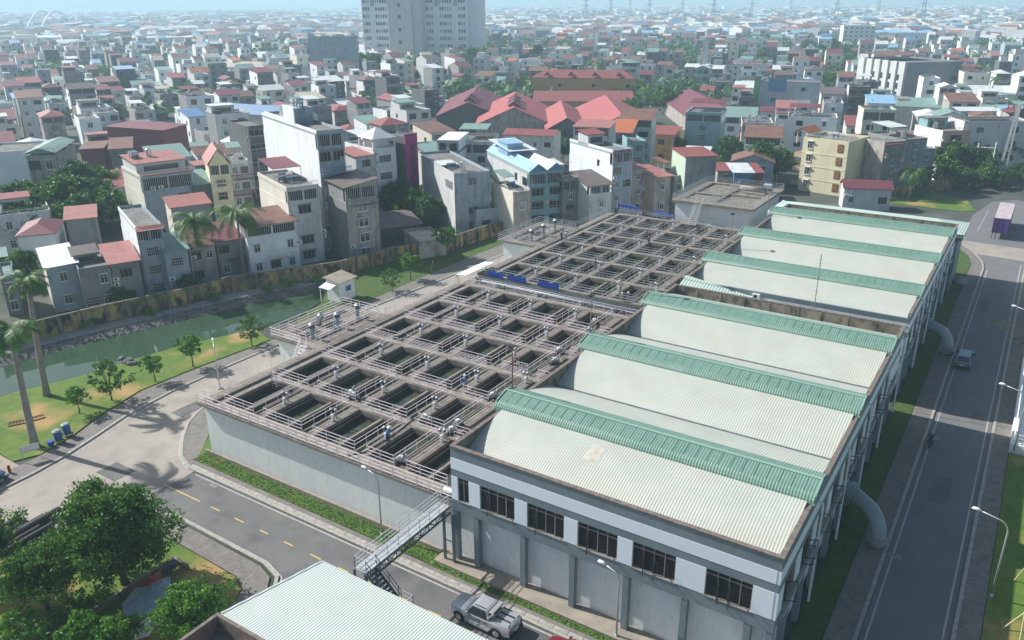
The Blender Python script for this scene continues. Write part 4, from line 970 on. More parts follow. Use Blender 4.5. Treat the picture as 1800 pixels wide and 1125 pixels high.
# purple trailer
t = thing('trailer','purple curtained box trailer with pinkish roof parked at the far end of the road','trailer',(-3.65,171.6,.03))
b = MB(); b.box(-1.28,0,1.25,1.28,14.2,3.9,0); b.build('box', M['purple'], t); b = MB(); b.box(-1.3,-.02,3.9,1.3,14.25,4.0); b.build('roof', M['pinkr'], t)
b = MB()
for x in (-1.28,-.65,.1,1.28): b.box(x-.05,-.06,1.2,x+.05,-.0,3.95)
b.box(-1.33,-.04,1.15,1.33,14.2,1.25); 
for y in (0,14.2): b.box(-1.33,y-.05,1.15,-1.25,y+.05,4.05); b.box(1.25,y-.05,1.15,1.33,y+.05,4.05)
b.build('frame', M['black'], t)
b = MB()
for x in (-1.15,-.6): b.box(x-.06,.2,0,x+.06,.32,1.15)
b.build('support_leg', M['black'], t)
for y in (9.5,10.8,12.1):
    for x in (-1.15,.85): b = MB(); b.tube([(x,y,.5),(x+.3,y,.5)],.5,18); b.build('wheel', M['tyre'], t)
# ------------------------------------------------ small things on the left
def guard_hut():
    A = G(598,533,0); t = thing('guard_hut','small white pump hut with slanted grey roof and lean-to at the canal head','hut',(A.x,A.y,0),radians(88))
    b = MB(); b.box(0,0,0,3.2,2.6,3.2); b.build('wall', M['white'], t)
    b = MB(); b.poly([(-.3,-.4,3.2),(3.6,-.4,3.35),(3.6,3.1,3.75),(-.3,3.1,3.6)]); b.poly([(-.3,-.4,3.08),(-.3,3.1,3.48),(3.6,3.1,3.63),(3.6,-.4,3.23)]); b.poly([(-.3,-.4,3.08),(3.6,-.4,3.23),(3.6,-.4,3.35),(-.3,-.4,3.2)]); b.poly([(-.3,3.1,3.48),(-.3,-.4,3.08),(-.3,-.4,3.2),(-.3,3.1,3.6)]); b.build('roof', M['plinth'], t)
    b = MB(); b.poly([(-1.6,.3,2.5),(-.02,.3,2.9),(-.02,2.6,2.9),(-1.6,2.6,2.5)]); b.poly([(-1.6,.3,2.44),(-1.6,2.6,2.44),(-.02,2.6,2.84),(-.02,.3,2.84)]); b.build('lean_to', M['white'], t)
    b = MB(); b.box(-1.5,.35,0,-1.4,.45,2.46); b.box(-1.5,2.4,0,-1.4,2.5,2.46); b.build('post', M['white'], t)
    b = MB(); b.box(1.4,-.05,1.5,2.4,-.002,2.3); b.build('window', M['bluec'], t)
guard_hut()
for k, (q, lab) in enumerate((((105,780),'left blue bin of the pair at the lawn edge'),((120,768),'right blue bin of the pair at the lawn edge'))):
    p = G(*q); t = thing('waste_bin', lab+', on a dark stand', 'bin', (p.x,p.y,.14))
    b = MB(); b.cyl(0,0,.35,1.35,.34,16,0,.42); b.build('barrel', M['bluec'], t); b = MB(); b.cyl(0,0,1.35,1.48,.45,16,0,.3); b.build('lid', M['tank'], t)
    b = MB()
    for x in (-.35,.35):
        for y in (-.35,.35): b.box(x-.03,y-.03,0,x+.03,y+.03,.4)
    b.box(-.4,-.4,.3,.4,.4,.35); b.build('stand', M['black'], t)
p = G(101,782); t = thing('bucket','small bright blue bucket in front of the left bin','bucket',(p.x,p.y-.6,.14)); b = MB(); b.cyl(0,0,0,.6,.24,14,0,.32); b.build('bucket_body', M['blue'], t)
p = G(18,833); t = thing('fire_hydrant','red fire hydrant on the pale forecourt','fire hydrant',(p.x,p.y,.03)); b = MB(); b.cyl(0,0,0,.1,.22,12); b.cyl(0,0,.1,.75,.13,12); b.tube([(-.28,0,.55),(.28,0,.55)],.08,10); b.build('body', M['redm'], t); b = MB(); b.cyl(0,0,.75,.95,.16,12,0,.04); b.build('cap', M['redm'], t)
p = G(58,810); t = thing('notice_frame','empty white notice frame standing at the lawn corner','sign frame',(p.x,p.y,.12),radians(70)); b = MB()
for x in (-.8,.8): b.box(x-.03,-.03,0,x+.03,.03,1.7)
b.box(-.8,-.02,1.0,.8,.02,1.06); b.box(-.8,-.02,1.64,.8,.02,1.7); b.build('frame', M['railg'], t); b = MB(); b.box(-.77,-.01,1.06,.77,.01,1.64); b.build('board', M['white'], t)
for (a, c, lab) in (((15,746),(45,740),'rusty rebar frame lying on the forecourt edge'),((52,738),(77,731),'dark bench-like steel rail lying on the lawn behind the near palm')):
    A, B = G(*a,.2), G(*c,.2); t = thing('steel_frame', lab, 'metal frame', A); b = MB(); n = Vector((0,0,1)).cross((B-A).normalized())*.45
    b.bar(A+n,B+n,.09); b.bar(A-n,B-n,.09)
    for k in range(6): q = A.lerp(B,k/5); b.bar(q+n,q-n,.07)
    b.build('bars', M['rust'], t, True)
p = G(4,855); vehicle('car','parked_car','dark blue car cut off by the left edge beside the hydrant','car',(p.x-1.0,p.y-1.2,.03),radians(100),'navyp')
# stones at the canal edge
random.seed(21)
for k, (x, y) in enumerate(((214,632),(222,638),(230,641),(238,640),(228,634))):
    p = G(x,y,.1); t = thing('boulder', '%s from the left of five dark boulders at the canal edge' % (['first','second','third','fourth','fifth'][k]), 'rock', p, 0, 'boulders at the canal edge')
    bm = bmesh.new(); bmesh.ops.create_icosphere(bm, subdivisions=2, radius=.5)
    for v in bm.verts: v.co *= random.uniform(.75,1.15); v.co.z *= .6
    me = bpy.data.meshes.new('stone'); bm.to_mesh(me); bm.free(); me.materials.append(M['stone']); link('stone', me, t, (0,0,.15))
# stacked pipes, lower left
rows_ = [(0,-1.5,.34,'black'),(1,-.6,.34,'black'),(2,.3,.34,'black'),(3,1.3,.30,'black')]
A = G(40,952,0); u = (G(110,912,0)-A).normalized(); n = Vector((-u.y,u.x,0))
for k in range(9):
    o = (k-4)*.62; s0 = random.uniform(-3,-1.2); ln = random.uniform(3,6.4); r = .28 if k % 3 else .40
    c = A+n*(o*-1)+u*s0
    if k in (6,7,8): c = A+u*3.2-n*(1.4+(k-6)*.75); ln = 4.5
    t = thing('pipe_length', ('%s rusty pipe under the big tree, counted from the road' % ['first','second','third'][k-6]) if k > 5 else '%s black pipe of the roadside pile, counted from the lawn side' % ['first','second','third','fourth','fifth','sixth'][k], 'pipe', (c.x,c.y,.12), atan2(u.y,u.x), 'stacked pipes beside the road')
    b = MB(); b.tube([(0,0,r),(ln,0,r)], r, 14, 0, False); b.tube([(0,0,r),(ln,0,r)], r*.86, 14, 0, False); b.tube([(-.01,0,r),(0,0,r)],r*.86,14,0); b.build('pipe_wall', M['rust'] if k > 5 else M['black'], t)
# tarpaulins between the bushes
random.seed(9)
def tarp(px, m, z, label, amp=.12):
    P = XY(px, z); cx = sum(p[0] for p in P)/len(P); cy = sum(p[1] for p in P)/len(P)
    t = thing('tarpaulin', label, 'tarpaulin', (cx,cy,0)); b = MB(); n = 10
    ring = []
    for k in range(len(P)):
        a, c = Vector(P[k]), Vector(P[(k+1)%len(P)])
        for j in range(3): ring.append(a.lerp(c,j/3))
    N_ = len(ring); prev = None
    for s in range(4):
        f = 1-s*.3; cur = []
        for q in ring: cur.append((cx+(q.x-cx)*f, cy+(q.y-cy)*f, z+(0 if s == 0 else random.uniform(0,amp)+.05*s)))
        if prev:
            for j in range(N_): b.poly([prev[j],prev[(j+1)%N_],cur[(j+1)%N_],cur[j]])
        prev = cur
    b.poly(prev); b.build('cloth', M[m], t, True); 
tarp([(214,1063),(238,1033),(300,1012),(300,1045),(262,1080),(225,1095)],'greyt',.5,'crumpled grey tarpaulin lying between the bushes')
tarp([(236,1033),(282,1003),(284,1016),(262,1030)],'redt',.8,'red tarpaulin strip folded on the grey tarpaulin')
tarp([(284,1003),(306,985),(314,990),(296,1012)],'navyt',.6,'dark blue tarpaulin strip by the low kerb wall')
tarp([(186,1100),(196,1092),(232,1082),(238,1090),(210,1112)],'orange',.6,'orange sheet among the bushes at the bottom')
tarp([(240,1100),(262,1082),(280,1090),(262,1118),(236,1125)],'white',.6,'white sacks among the bushes at the bottom')
b = MB(); 
for a, c in (((306,984),(170,1072)),((170,1072),(80,1120)),((306,984),(330,998))): A, B = G(*a,.3), G(*c,.3); b.bar(A,B,.25,.6)
tag(b.build('low_wall', M['dkconc']), 'low dark concrete garden wall between the big tree and the tarpaulins', 'wall')
# right side: low wall, railings, stakes
t = thing('side_structure','low concrete structure with white pipe railings at the right edge','structure',(3.0,85.3,0))
b = MB(); b.box(3.0,85.3,0,12,86.0,1.0); b.box(3.0,86.01,0,3.5,150,1.0); b.box(3.51,86.01,0,12,150,.4); b.build('wall', M['concw'], t, True)
for y0_, y1_ in ((85.4,96),(97,112),(113,130),(131,149)): b = MB(); b.rail((3.2,y0_,1.0),(3.2,y1_,1.0),gap=1.6,r=.08); b.build('railing', M['white'], t, True)
b = MB(); b.rail((3.2,85.5,1.0),(11,85.5,1.0),gap=1.6,r=.08); b.rail((4.2,86,2.6),(4.2,110,2.6),gap=2,r=.07); b.build('railing', M['white'], t, True)
for y in (101,104.5,118): b = MB(); b.box(3.6,y,.4,4.6,y+1.2,1.9); b.build('equipment_box', M['steel'], t, True)
b = MB(); b.box(1.6,116.5,.12,3.3,119,.16); b.prism([(1.55,121.2),(1.55,125),(-1.6,125.6),(-1.9,122.6)],.0,.03); structure(b.build('patched_pavement', M['dkconc']))
for k, (a, c, ha, hb, w) in enumerate((((1783,1020),(1800,1000),.2,1.4,'uppermost'),((1762,1105),(1800,1078),.2,1.5,'middle'),((1793,1125),(1800,1085),.2,1.6,'lowest'))):
    A, B = G(*a,ha), G(*c,hb); t = thing('bamboo_stake', '%s of three leaning bamboo stakes at the lower right' % w, 'stake', A, 0, 'bamboo stakes on the right lawn'); b = MB(); b.tube([A, A+(B-A)*2.2],.05,8); b.build('pole', M['bamboo'], t, True)
p = G(1688,497,.1); t = thing('covered_heap','heap under a white sheet on the verge beside the far road bend','covered heap',p)
bm = bmesh.new(); bmesh.ops.create_icosphere(bm, subdivisions=3, radius=1.0)
for v in bm.verts: v.co.z *= 1.0; v.co *= random.uniform(.88,1.1); v.co.z = max(v.co.z,-.1)
me = bpy.data.meshes.new('sheet'); bm.to_mesh(me); bm.free(); me.materials.append(M['grey']); link('sheet', me, t)

# equipment left on the walkways of the front tank
EQ = []
def equip(px, py, rz, lab):
    p = G(px, py, ZS)
    if not EQ:
        t = thing('pump_unit', lab, 'pump', p, rz, 'small pump units on the walkways')
        b = MB(); b.tube([(-.45,0,.38),(.35,0,.38)],.2,12); b.tube([(.35,0,.38),(.5,0,.38)],.26,12); b.tube([(.42,0,.4),(.42,0,.85),(.6,0,1.0)],.07,8); b.build('motor', M['greyp'], t)
        b = MB(); b.box(-.6,-.28,0,.6,.28,.1); b.box(-.4,-.2,.1,-.25,.2,.3); b.box(.15,-.2,.1,.3,.2,.3); b.build('base_frame', M['black'], t)
        b = MB(); b.box(-.2,-.12,.56,.15,.12,.78); b.build('terminal_box', M['white'], t); EQ.append((t,[c for c in bpy.data.objects if c.parent == t])); return
    copy_tree(EQ[0][0], EQ[0][1], lab, p, rz, 'small pump units on the walkways')
for px, py, rz, lab in ((623,702,.5,'pump unit left of the middle on the second walkway'),(617,698,1.6,'pump unit just beside the one left of the middle'),(794,763,.9,'pump unit near the parapet corner of the front hall'),(748,741,.2,'pump unit by the black hose'),(805,750,1.2,'small pump unit closest to the hall corner'),(866,702,.9,'pump unit right of the straight-standing worker'),(706,815,.3,'dark pump unit on the front walkway right of the leaning worker'),(975,640,.8,'pump unit below the second green ridge end'),(982,622,1.0,'pump unit above the one below the second ridge end'),(1045,570,.9,'pump unit by the gallery end of the nearer tank')): equip(px, py, rz, lab)
t = thing('hose', 'black hose lying across the front walkways beside the leaning worker', 'hose', G(700,775,ZS)); b = MB()
b.tube([G(x,y,ZS+.06) for x,y in ((612,800),(640,795),(662,783),(690,765),(708,752),(722,740),(738,731),(752,730))],.05,6); b.build('tube', M['black'], t, True)
t = thing('ladder', 'grey steel ladder going down into the leftmost front basin', 'ladder', (-60.6,49.7,ZS)); b = MB()
for x in (-62.2,-61.5): b.tube([(x,49.4,ZS+1.1),(x,49.85,ZS+1.1),(x,49.85,4.6)],.035,6)
for k in range(8): b.bar((-62.2,49.85,4.8+.3*k),(-61.5,49.85,4.8+.3*k),.035)
b.build('ladder_frame', M['railg'], t, True)
t = thing('rail_cage', 'pink-white lattice gate panel on the walkway beside the floodlight pole', 'gate', G(908,655,ZS)); b = MB(); P_ = G(908,655,ZS)
for k in range(5): a = k*.35; b.bar(P_+Vector((a,0,0)),P_+Vector((a,0,1.3)),.05)
for z in (.1,.7,1.3): b.bar(P_+Vector((0,0,z)),P_+Vector((1.4,0,z)),.05)
b.bar(P_+Vector((0,0,.1)),P_+Vector((1.4,0,1.3)),.05); b.bar(P_+Vector((0,0,1.3)),P_+Vector((1.4,0,.1)),.05); b.build('panel', M['rail'], t, True)
t = thing('covered_motor', 'motor under a white and grey cover at the top of the footbridge', 'motor', (-34.2,43.1,ZS)); b = MB(); b.tube([(-.4,0,.3),(.4,0,.35)],[.3,.22],10); b.build('cover', M['white'], t); b = MB(); b.box(-.5,-.3,0,.5,.3,.12); b.tube([(.4,0,.35),(.7,0,.3)],.12,8); b.build('base', M['black'], t)
# ---------------------------------------------------------------- houses
def wallmat(n, c, dirt=.62, s=1.0, amt=(.50,.72)):
    M[n] = mat('wall_'+n, c, tuple(v*.86 for v in c), .5, .88, streak=.4, extra=(tuple(v*dirt for v in c), 1.1*s, amt[0], amt[1]))
for n, c, d, a in (('wwhite',(.80,.84,.86),.8,(.62,.85)),('wcream',(.72,.68,.58),.8,(.56,.8)),('wgrey',(.27,.28,.29),.6,(.5,.72)),('wblue',(.36,.43,.49),.6,(.5,.72)),('wyellow',(.80,.74,.50),.85,(.6,.8)),
                   ('wstain',(.42,.39,.36),.5,(.46,.66)),('wdark',(.13,.14,.15),.7,(.5,.7)),('wpale',(.60,.62,.62),.65,(.52,.75)),('wbrick',(.30,.17,.11),.7,(.5,.7)),('worange',(.55,.34,.14),.8,(.55,.75)),
                   ('wmagenta',(.34,.05,.18),.8,(.6,.8)),('waqua',(.25,.42,.45),.75,(.55,.75)),('wmint',(.48,.58,.47),.8,(.55,.75)),('wslate',(.20,.22,.25),.85,(.55,.8)),('wpeach',(.60,.44,.34),.8,(.55,.75))): wallmat(n, c, d, 1, a)
def roofmat(n, c, c2, rib=('Y',.35)): M[n] = mat('roof_'+n, c, c2, .5, .55, rib=rib, ribamt=.35, extra=(tuple(v*.7 for v in c2), 1.2, .55, .8))
roofmat('rwh',(.44,.115,.115),(.34,.09,.09)); roofmat('rred',(.30,.085,.08),(.22,.07,.065)); roofmat('rpink',(.42,.17,.15),(.32,.14,.125)); roofmat('rrust',(.25,.12,.085),(.14,.08,.065)); roofmat('rgreen',(.22,.34,.30),(.17,.27,.25)); roofmat('rblue',(.10,.22,.42),(.08,.18,.34))
roofmat('rsky',(.28,.48,.68),(.24,.42,.60)); roofmat('rwhite',(.66,.70,.70),(.54,.58,.58)); roofmat('rbrown',(.17,.13,.12),(.11,.09,.085)); roofmat('rpurple',(.20,.05,.07),(.15,.045,.06)); roofmat('rcream',(.52,.48,.38),(.42,.38,.30))
M['rconc'] = mat('roof_concrete', (.24,.235,.225), (.13,.13,.125), .7, .9, extra=((.08,.08,.075), 1.6, .52, .72))
M['rtile'] = mat('roof_orange_tile', (.50,.15,.06), (.38,.11,.05), 3, .8, rib=('X',.3))
WCACHE = {}
def win_mesh(style):
    if style in WCACHE: return WCACHE[style]
    b = MB()
    if style == 'w':
        b.box(0,-.04,0,1,0,1,1)
        for x in (0,.47,.94): b.box(x,-.09,0,x+.06,-.03,1,0)
        b.box(.06,-.085,0,.94,-.035,.05,0); b.box(.06,-.085,.95,.94,-.035,1,0); b.box(.06,-.08,.70,.94,-.035,.73,0); b.box(-.06,-.14,-.07,1.06,0,-.005,0); b.box(-.12,-.34,1.08,1.12,0,1.13,0); ms = [M['wframe'],M['glass']]
    elif style == 'd':
        b.box(0,-.03,0,1,0,1,1)
        for x in (0,.31,.64,.96): b.box(x,-.06,0,x+.035,-.02,1,0)
        b.box(.04,-.055,.96,.96,-.025,1,0); b.box(.04,-.055,0,.96,-.025,.04,0); b.box(-.08,-.3,1.06,1.08,0,1.11,0); ms = [M['frame'],M['dark']]
    elif style == 'g':
        b.box(0,-.03,0,1,0,1,1)
        for k in range(7): b.box(k/6*.97,-.08,0,k/6*.97+.02,-.06,1,0)
        for k in range(4): b.box(0,-.10,k/3*.96,1,-.081,k/3*.96+.03,0)
        ms = [M['wframe'],M['dark']]
    elif style == 'o':
        b.box(-.06,-.07,-.06,1.06,0,1.06,1); b.box(.03,-.10,.03,.48,-.071,.97,0); b.box(.52,-.10,.03,.97,-.071,.97,0); ms = [M['wood'],M['rust']]
    elif style == 's':
        b.box(0,-.05,0,.48,0,1,0); b.box(.52,-.05,0,1,0,1,0); b.box(.48,-.02,0,.52,0,1,1); ms = [M['white'],M['dark']]
    elif style == 'b':
        b.box(0,-.03,0,1,0,1,1); ms = [M['dframe'],M['glass']]
        for x in (0,.48,.96): b.box(x,-.06,0,x+.04,-.02,1,0)
    me = bpy.data.meshes.new('window'); me.from_pydata(b.v, [], b.f)
    for m in ms: me.materials.append(m)
    me.polygons.foreach_set('material_index', b.m); me.update(); WCACHE[style] = me
    return me
SM = {}
def small(kind, parent, loc, rz=0, sc=1):
    if kind not in SM:
        b = MB()
        if kind == 'water_tank':
            b.tube([(-.75,0,1.1),(-.7,0,1.1),(.7,0,1.1),(.75,0,1.1)],[.35,.5,.5,.35],14,0); b.box(-.6,-.4,0,-.5,.4,.65,1); b.box(.5,-.4,0,.6,.4,.65,1)
        elif kind == 'upright_tank':
            b.cyl(0,0,.25,1.7,.55,14,0); b.cyl(0,0,1.7,1.95,.55,14,0,.15); b.box(-.5,-.5,0,.5,.5,.2,1)
        elif kind == 'air_conditioner':
            b.box(-.42,-.36,0,.42,-.03,.56,0); b.tube([(-.08,-.37,.28),(-.08,-.375,.28)],.2,12,1)
        elif kind == 'solar_heater':
            b.poly([(-.9,-.9,.1),(.9,-.9,.1),(.9,.6,.9),(-.9,.6,.9)],1); b.poly([(-.9,-.9,.05),(-.9,.6,.85),(.9,.6,.85),(.9,-.9,.05)],1); b.tube([(-.95,.65,1.05),(.95,.65,1.05)],.22,10,0)
        me = bpy.data.meshes.new(kind); me.from_pydata(b.v, [], b.f)
        for m in ((M['white'],M['black']) if kind == 'air_conditioner' else (M['tank'],M['steel'])): me.materials.append(m)
        me.polygons.foreach_set('material_index', b.m); me.update(); SM[kind] = me
    return link('water_tank' if kind == 'upright_tank' else kind, SM[kind], parent, loc, rz, (sc,)*3)
OCC = set()
def occupy(o, rz, w, d, pad=.6, test=False):
    ux, uy = cos(rz), sin(rz); cells = set(); n = max(2, int((w+2*pad)/1.2)); m = max(2, int((d+2*pad)/1.2))
    for i in range(n+1):
        for j in range(m+1):
            a, c = -pad+(w+2*pad)*i/n, -pad+(d+2*pad)*j/m
            cells.add((round((o[0]+ux*a-uy*c)/1.5), round((o[1]+uy*a+ux*c)/1.5)))
    if test and cells & OCC: return False
    OCC.update(cells); return True
def add_roof(t, w, d, h, kind, rm, wm, ov=.35, rise=None, fm=None, name='roof'):
    """kind: flat, mono, gx (ridge across), gy (gable to the front), hip, arch"""
    b = MB()
    if kind == 'flat':
        b.box(.18,.18,h-.55,w-.18,d-.18,h-.45); r = b.build(name, M[rm], t)
        return r
    rs = rise if rise is not None else .16*min(w,d)+.3
    x0,x1,y0,y1 = -ov,w+ov,-ov,d+ov; th = .10
    def sheet(P):
        b.poly(P); b.poly([(p[0],p[1],p[2]-th) for p in P][::-1])
        for k in range(len(P)):
            p, q = P[k], P[(k+1)%len(P)]; b.poly([p,(p[0],p[1],p[2]-th),(q[0],q[1],q[2]-th),q])
    if kind == 'mono': sheet([(x0,y0,h),(x1,y0,h),(x1,y1,h+rs),(x0,y1,h+rs)]); tri = [[(0,0,h-.05),(0,d,h-.05),(0,d,h+rs*.9)],[(w,0,h-.05),(w,d,h+rs*.9),(w,d,h-.05)]]
    elif kind == 'monoL': sheet([(x0,y0,h),(x1,y0,h+rs),(x1,y1,h+rs),(x0,y1,h)]); tri = [[(0,0,h-.05),(w,0,h-.05),(w,0,h+rs*.9)],[(0,d,h-.05),(w,d,h+rs*.9),(w,d,h-.05)]]
    elif kind == 'gx':
        m = d/2; sheet([(x0,y0,h),(x1,y0,h),(x1,m,h+rs),(x0,m,h+rs)]); sheet([(x1,y1,h),(x0,y1,h),(x0,m,h+rs),(x1,m,h+rs)]); tri = [[(0,0,h-.1),(0,d,h-.1),(0,m,h+rs-.12)],[(w,d,h-.1),(w,0,h-.1),(w,m,h+rs-.12)]]
    elif kind == 'gy':
        m = w/2; sheet([(x0,y1,h),(x0,y0,h),(m,y0,h+rs),(m,y1,h+rs)]); sheet([(x1,y0,h),(x1,y1,h),(m,y1,h+rs),(m,y0,h+rs)]); tri = [[(0,0,h-.1),(w,0,h-.1),(m,0,h+rs-.12)],[(w,d,h-.1),(0,d,h-.1),(m,d,h+rs-.12)]]
    elif kind == 'hip':
        e = min(w,d)*.45; 
        if w > d: A, B = (e,d/2,h+rs), (w-e,d/2,h+rs)
        else: A, B = (w/2,e,h+rs), (w/2,d-e,h+rs)
        if w > d: L_ = [[(x0,y0,h),(x1,y0,h),B,A],[(x1,y1,h),(x0,y1,h),A,B],[(x0,y1,h),(x0,y0,h),A],[(x1,y0,h),(x1,y1,h),B]]
        else: L_ = [[(x0,y0,h),(x1,y0,h),A],[(x1,y1,h),(x0,y1,h),B],[(x0,y1,h),(x0,y0,h),A,B],[(x1,y0,h),(x1,y1,h),B,A]]
        for P in L_: sheet(P)
        tri = []
    r = b.build(name, M[rm], t)
    if tri:
        for P in tri: g = MB(); g.poly(P); g.build('gable', M[fm or wm], t)
    return r
CR = random.Random(5)
def clutter(t, w, d, top, roof, pent, st):
    if roof == 'flat':
        if CR.random() < .55:
            b = MB(); b.rail((.1,.1,top+.5),(w-.1,.1,top+.5),h=.6,n=2,gap=1.1,r=.05); b.build('roof_railing', M[CR.choice(('railg','white','frame'))], t)
        if CR.random() < .5 and d > 6 and not pent:
            x0, x1, y0, y1, z = .2, w*CR.uniform(.6,.97), d*.45, d-.3, top+2.4; b = MB()
            P = [(x0,y0,z),(x1,y0,z),(x1,y1,z+.5),(x0,y1,z+.5)]; b.poly(P); b.poly([(p[0],p[1],p[2]-.06) for p in P][::-1]); b.build('canopy_sheet', M[CR.choice(('rgreen','rwhite','rrust','rpurple','rwhite','rcream'))], t)
            b = MB()
            for x in (x0+.1,x1-.15):
                for y in (y0+.1,y1-.15): b.box(x,y,top-.4,x+.08,y+.08,z+(0 if y < y1-1 else .42))
            b.build('canopy_frame', M['railg'], t)
        if CR.random() < .6: b = MB(); x = CR.uniform(.5,w-.5); y = CR.uniform(1,d-1); b.box(x,y,top-.4,x+.05,y+.05,top+2.6); b.box(x-.5,y,top+2.3,x+.55,y+.04,top+2.35); b.box(x-.3,y,top+2.5,x+.35,y+.04,top+2.54); b.build('aerial', M['railg'], t)
    if st != '-' and CR.random() < .6: small('air_conditioner', t, (CR.choice((.55,w-.55)),0,CR.uniform(2.2,max(2.4,top-1.8))))
    if CR.random() < .5: b = MB(); x = CR.choice((.12,w-.2)); b.box(x,-.12,.1,x+.09,-.03,top-.1); b.build('drainpipe', M[CR.choice(('white','wstain','frame'))], t)
def house_at(o, rz, w, d, h, label, cat='house', name='house', wall='wgrey', side=None, roof='flat', rm='rconc', rise=None, fl=None, cols=2, st='w', ww=1.0, wh=1.35, rows=None, sidew=(), pent=None, tk=(), ac=(), awn=None, ver=None, balc=(), group=None, fh=3.3, extra=None, bandm=None, occ=True, detail=True):
    t = thing(name, label, cat, (o[0],o[1],0), rz, group)
    if occ: occupy(o, rz, w, d)
    top = h-.5 if roof == 'flat' else h
    b = MB(); s_ = 1
    vt = top-ver if ver else top
    b.box(0,0,0,w,d,vt,0,'tlrk' if side else 't'); 
    if side: b.box(0,0,0,w,d,vt,1,'tfr'); b.box(0,0,0,w,d,vt,0 if side is None else 2,'tflkb')
    b.box(0,0,vt-.02,w,d,vt,0,'b')
    if roof == 'flat':
        b.box(0,0,top,w,.16,h,0); b.box(0,d-.16,top,w,d,h,0); b.box(0,.16,top,.16,d-.16,h,1 if side else 0); b.box(w-.16,.16,top,w,d-.16,h,0)
    if ver:                              # open top floor: posts, dark inside, grille
        for x in (0,w/2-.12,w-.24): b.box(x,0,vt,x+.24,.24,top,0)
        b.box(.1,1.2,vt,w-.1,d-.0,top-.001,1 if side else 0); b.box(0,0,top-.25,w,d,top,0); b.box(0,0,vt,w,.12,vt+.55,0)
    if detail and st != '-':
        for f in range(1, max(1, round(vt/fh))+1):
            z = f*vt/max(1, round(vt/fh))-.14
            if z < vt-.3: b.box(-.04,-.06,z,w+.04,-.002,z+.13,0)
    b.build('wall', [M[wall], M[side or wall], M[wall]], t)
    if detail: clutter(t, w, d, top, roof, pent, st)
    if ver and detail:
        g = MB(); n = max(4,int(w/.35))
        for k in range(n): g.box(.1+(w-.2)*k/n,.03,vt+.55,.14+(w-.2)*k/n,.07,top-.25)
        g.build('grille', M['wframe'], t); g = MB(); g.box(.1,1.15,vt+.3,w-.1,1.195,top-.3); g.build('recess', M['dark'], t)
    add_roof(t, w, d, h if roof == 'flat' else top, roof, rm, wall, rise=rise)
    nf = fl or max(1, round(vt/fh)); f_h = vt/nf
    me = None
    for f in range(nf):
        if rows is not None and f not in rows: continue
        for c in range(cols):
            s2 = st[(f*cols+c) % len(st)] if len(st) > 1 else st
            if s2 == '-': continue
            W_ = ww*(1.7 if s2 in 'dgb' else 1); W_ = min(W_, w/cols*.82); H_ = wh
            link('window', win_mesh(s2), t, (w*(c+.5)/cols-W_/2, -.004, f*f_h+f_h*.32), 0, (W_, 1.4, min(H_, f_h*.55)))
    for (sd, y, z, s2, W_, H_) in sidew:    # windows in a side wall: 'l' or 'r'
        if sd == 'l': link('window', win_mesh(s2), t, (-.004, y+W_, z), -pi/2, (W_,1.4,H_))
        else: link('window', win_mesh(s2), t, (w+.004, y, z), pi/2, (W_,1.4,H_))
    for q in tk: small(q[0], t, (q[1],q[2],top if len(q) < 4 else q[3]), 0 if len(q) < 5 else q[4])
    for q in ac: small('air_conditioner', t, (q[0],0,q[1]))
    if pent:                             # roof room: x0,y0,x1,y1,height,wall,roof kind,roof mat
        x0,y0,x1,y1,ph,pw,pk_,pr = pent
        g = MB(); g.box(x0,y0,top,x1,y1,top+ph); g.build('roof_room', M[pw], t)
        e = MB(); rr = 0 if pk_ == 'flat' else .5
        P = [(x0-.3,y0-.4,top+ph+.02),(x1+.3,y0-.4,top+ph+.02),(x1+.3,y1+.3,top+ph+.02+rr),(x0-.3,y1+.3,top+ph+.02+rr)]
        e.poly(P); e.poly([(p[0],p[1],p[2]+.14) for p in P])
        for k in range(4): p, q = P[k], P[(k+1)%4]; e.poly([p,q,(q[0],q[1],q[2]+.14),(p[0],p[1],p[2]+.14)])
        e.build('roof_room_roof', M[pr], t)
        link('window', win_mesh('b'), t, (x0+.15*(x1-x0), y0-.01, top+.25*ph), 0, ((x1-x0)*.7,1,ph*.5))
    if awn:                              # sloping sheet in front: z, out, drop, mat, x0, x1
        z, ou, dr, am, x0, x1 = awn; g = MB()
        P = [(x0,.02,z),(x0,-ou,z-dr),(x1,-ou,z-dr),(x1,.02,z)]; g.poly(P); g.poly([(p[0],p[1],p[2]-.07) for p in P][::-1]); g.build('awning', M[am], t)
    for (x0, x1, z, ou, bm_) in balc:
        g = MB(); g.box(x0,-ou,z-.15,x1,-.003,z); n = max(3,int((x1-x0)/.28))
        for k in range(n+1): x = x0+(x1-x0-.06)*k/n; g.box(x,-ou,z,x+.06,-ou+.06,z+.8)
        g.box(x0,-ou-.02,z+.8,x1,-ou+.08,z+.9); g.box(x0,-ou+.09,z+.8,x0+.08,-.003,z+.9); g.box(x1-.08,-ou+.09,z+.8,x1,-.003,z+.9); g.build('balcony', M[bm_], t)
    if extra: extra(t, w, d, h)
    return t
def H(a, c, h, d, label, az=None, w=None, **k):
    """a, c: photo points of the left and right end of the front top edge, h its height"""
    A, B = G(*a, h), G(*c, h); rz = radians(az) if az is not None else atan2(B.y-A.y, B.x-A.x)
    w = w or (B-A).length
    return house_at((A.x,A.y), rz, w, d, h, label, **k)
Z = 66
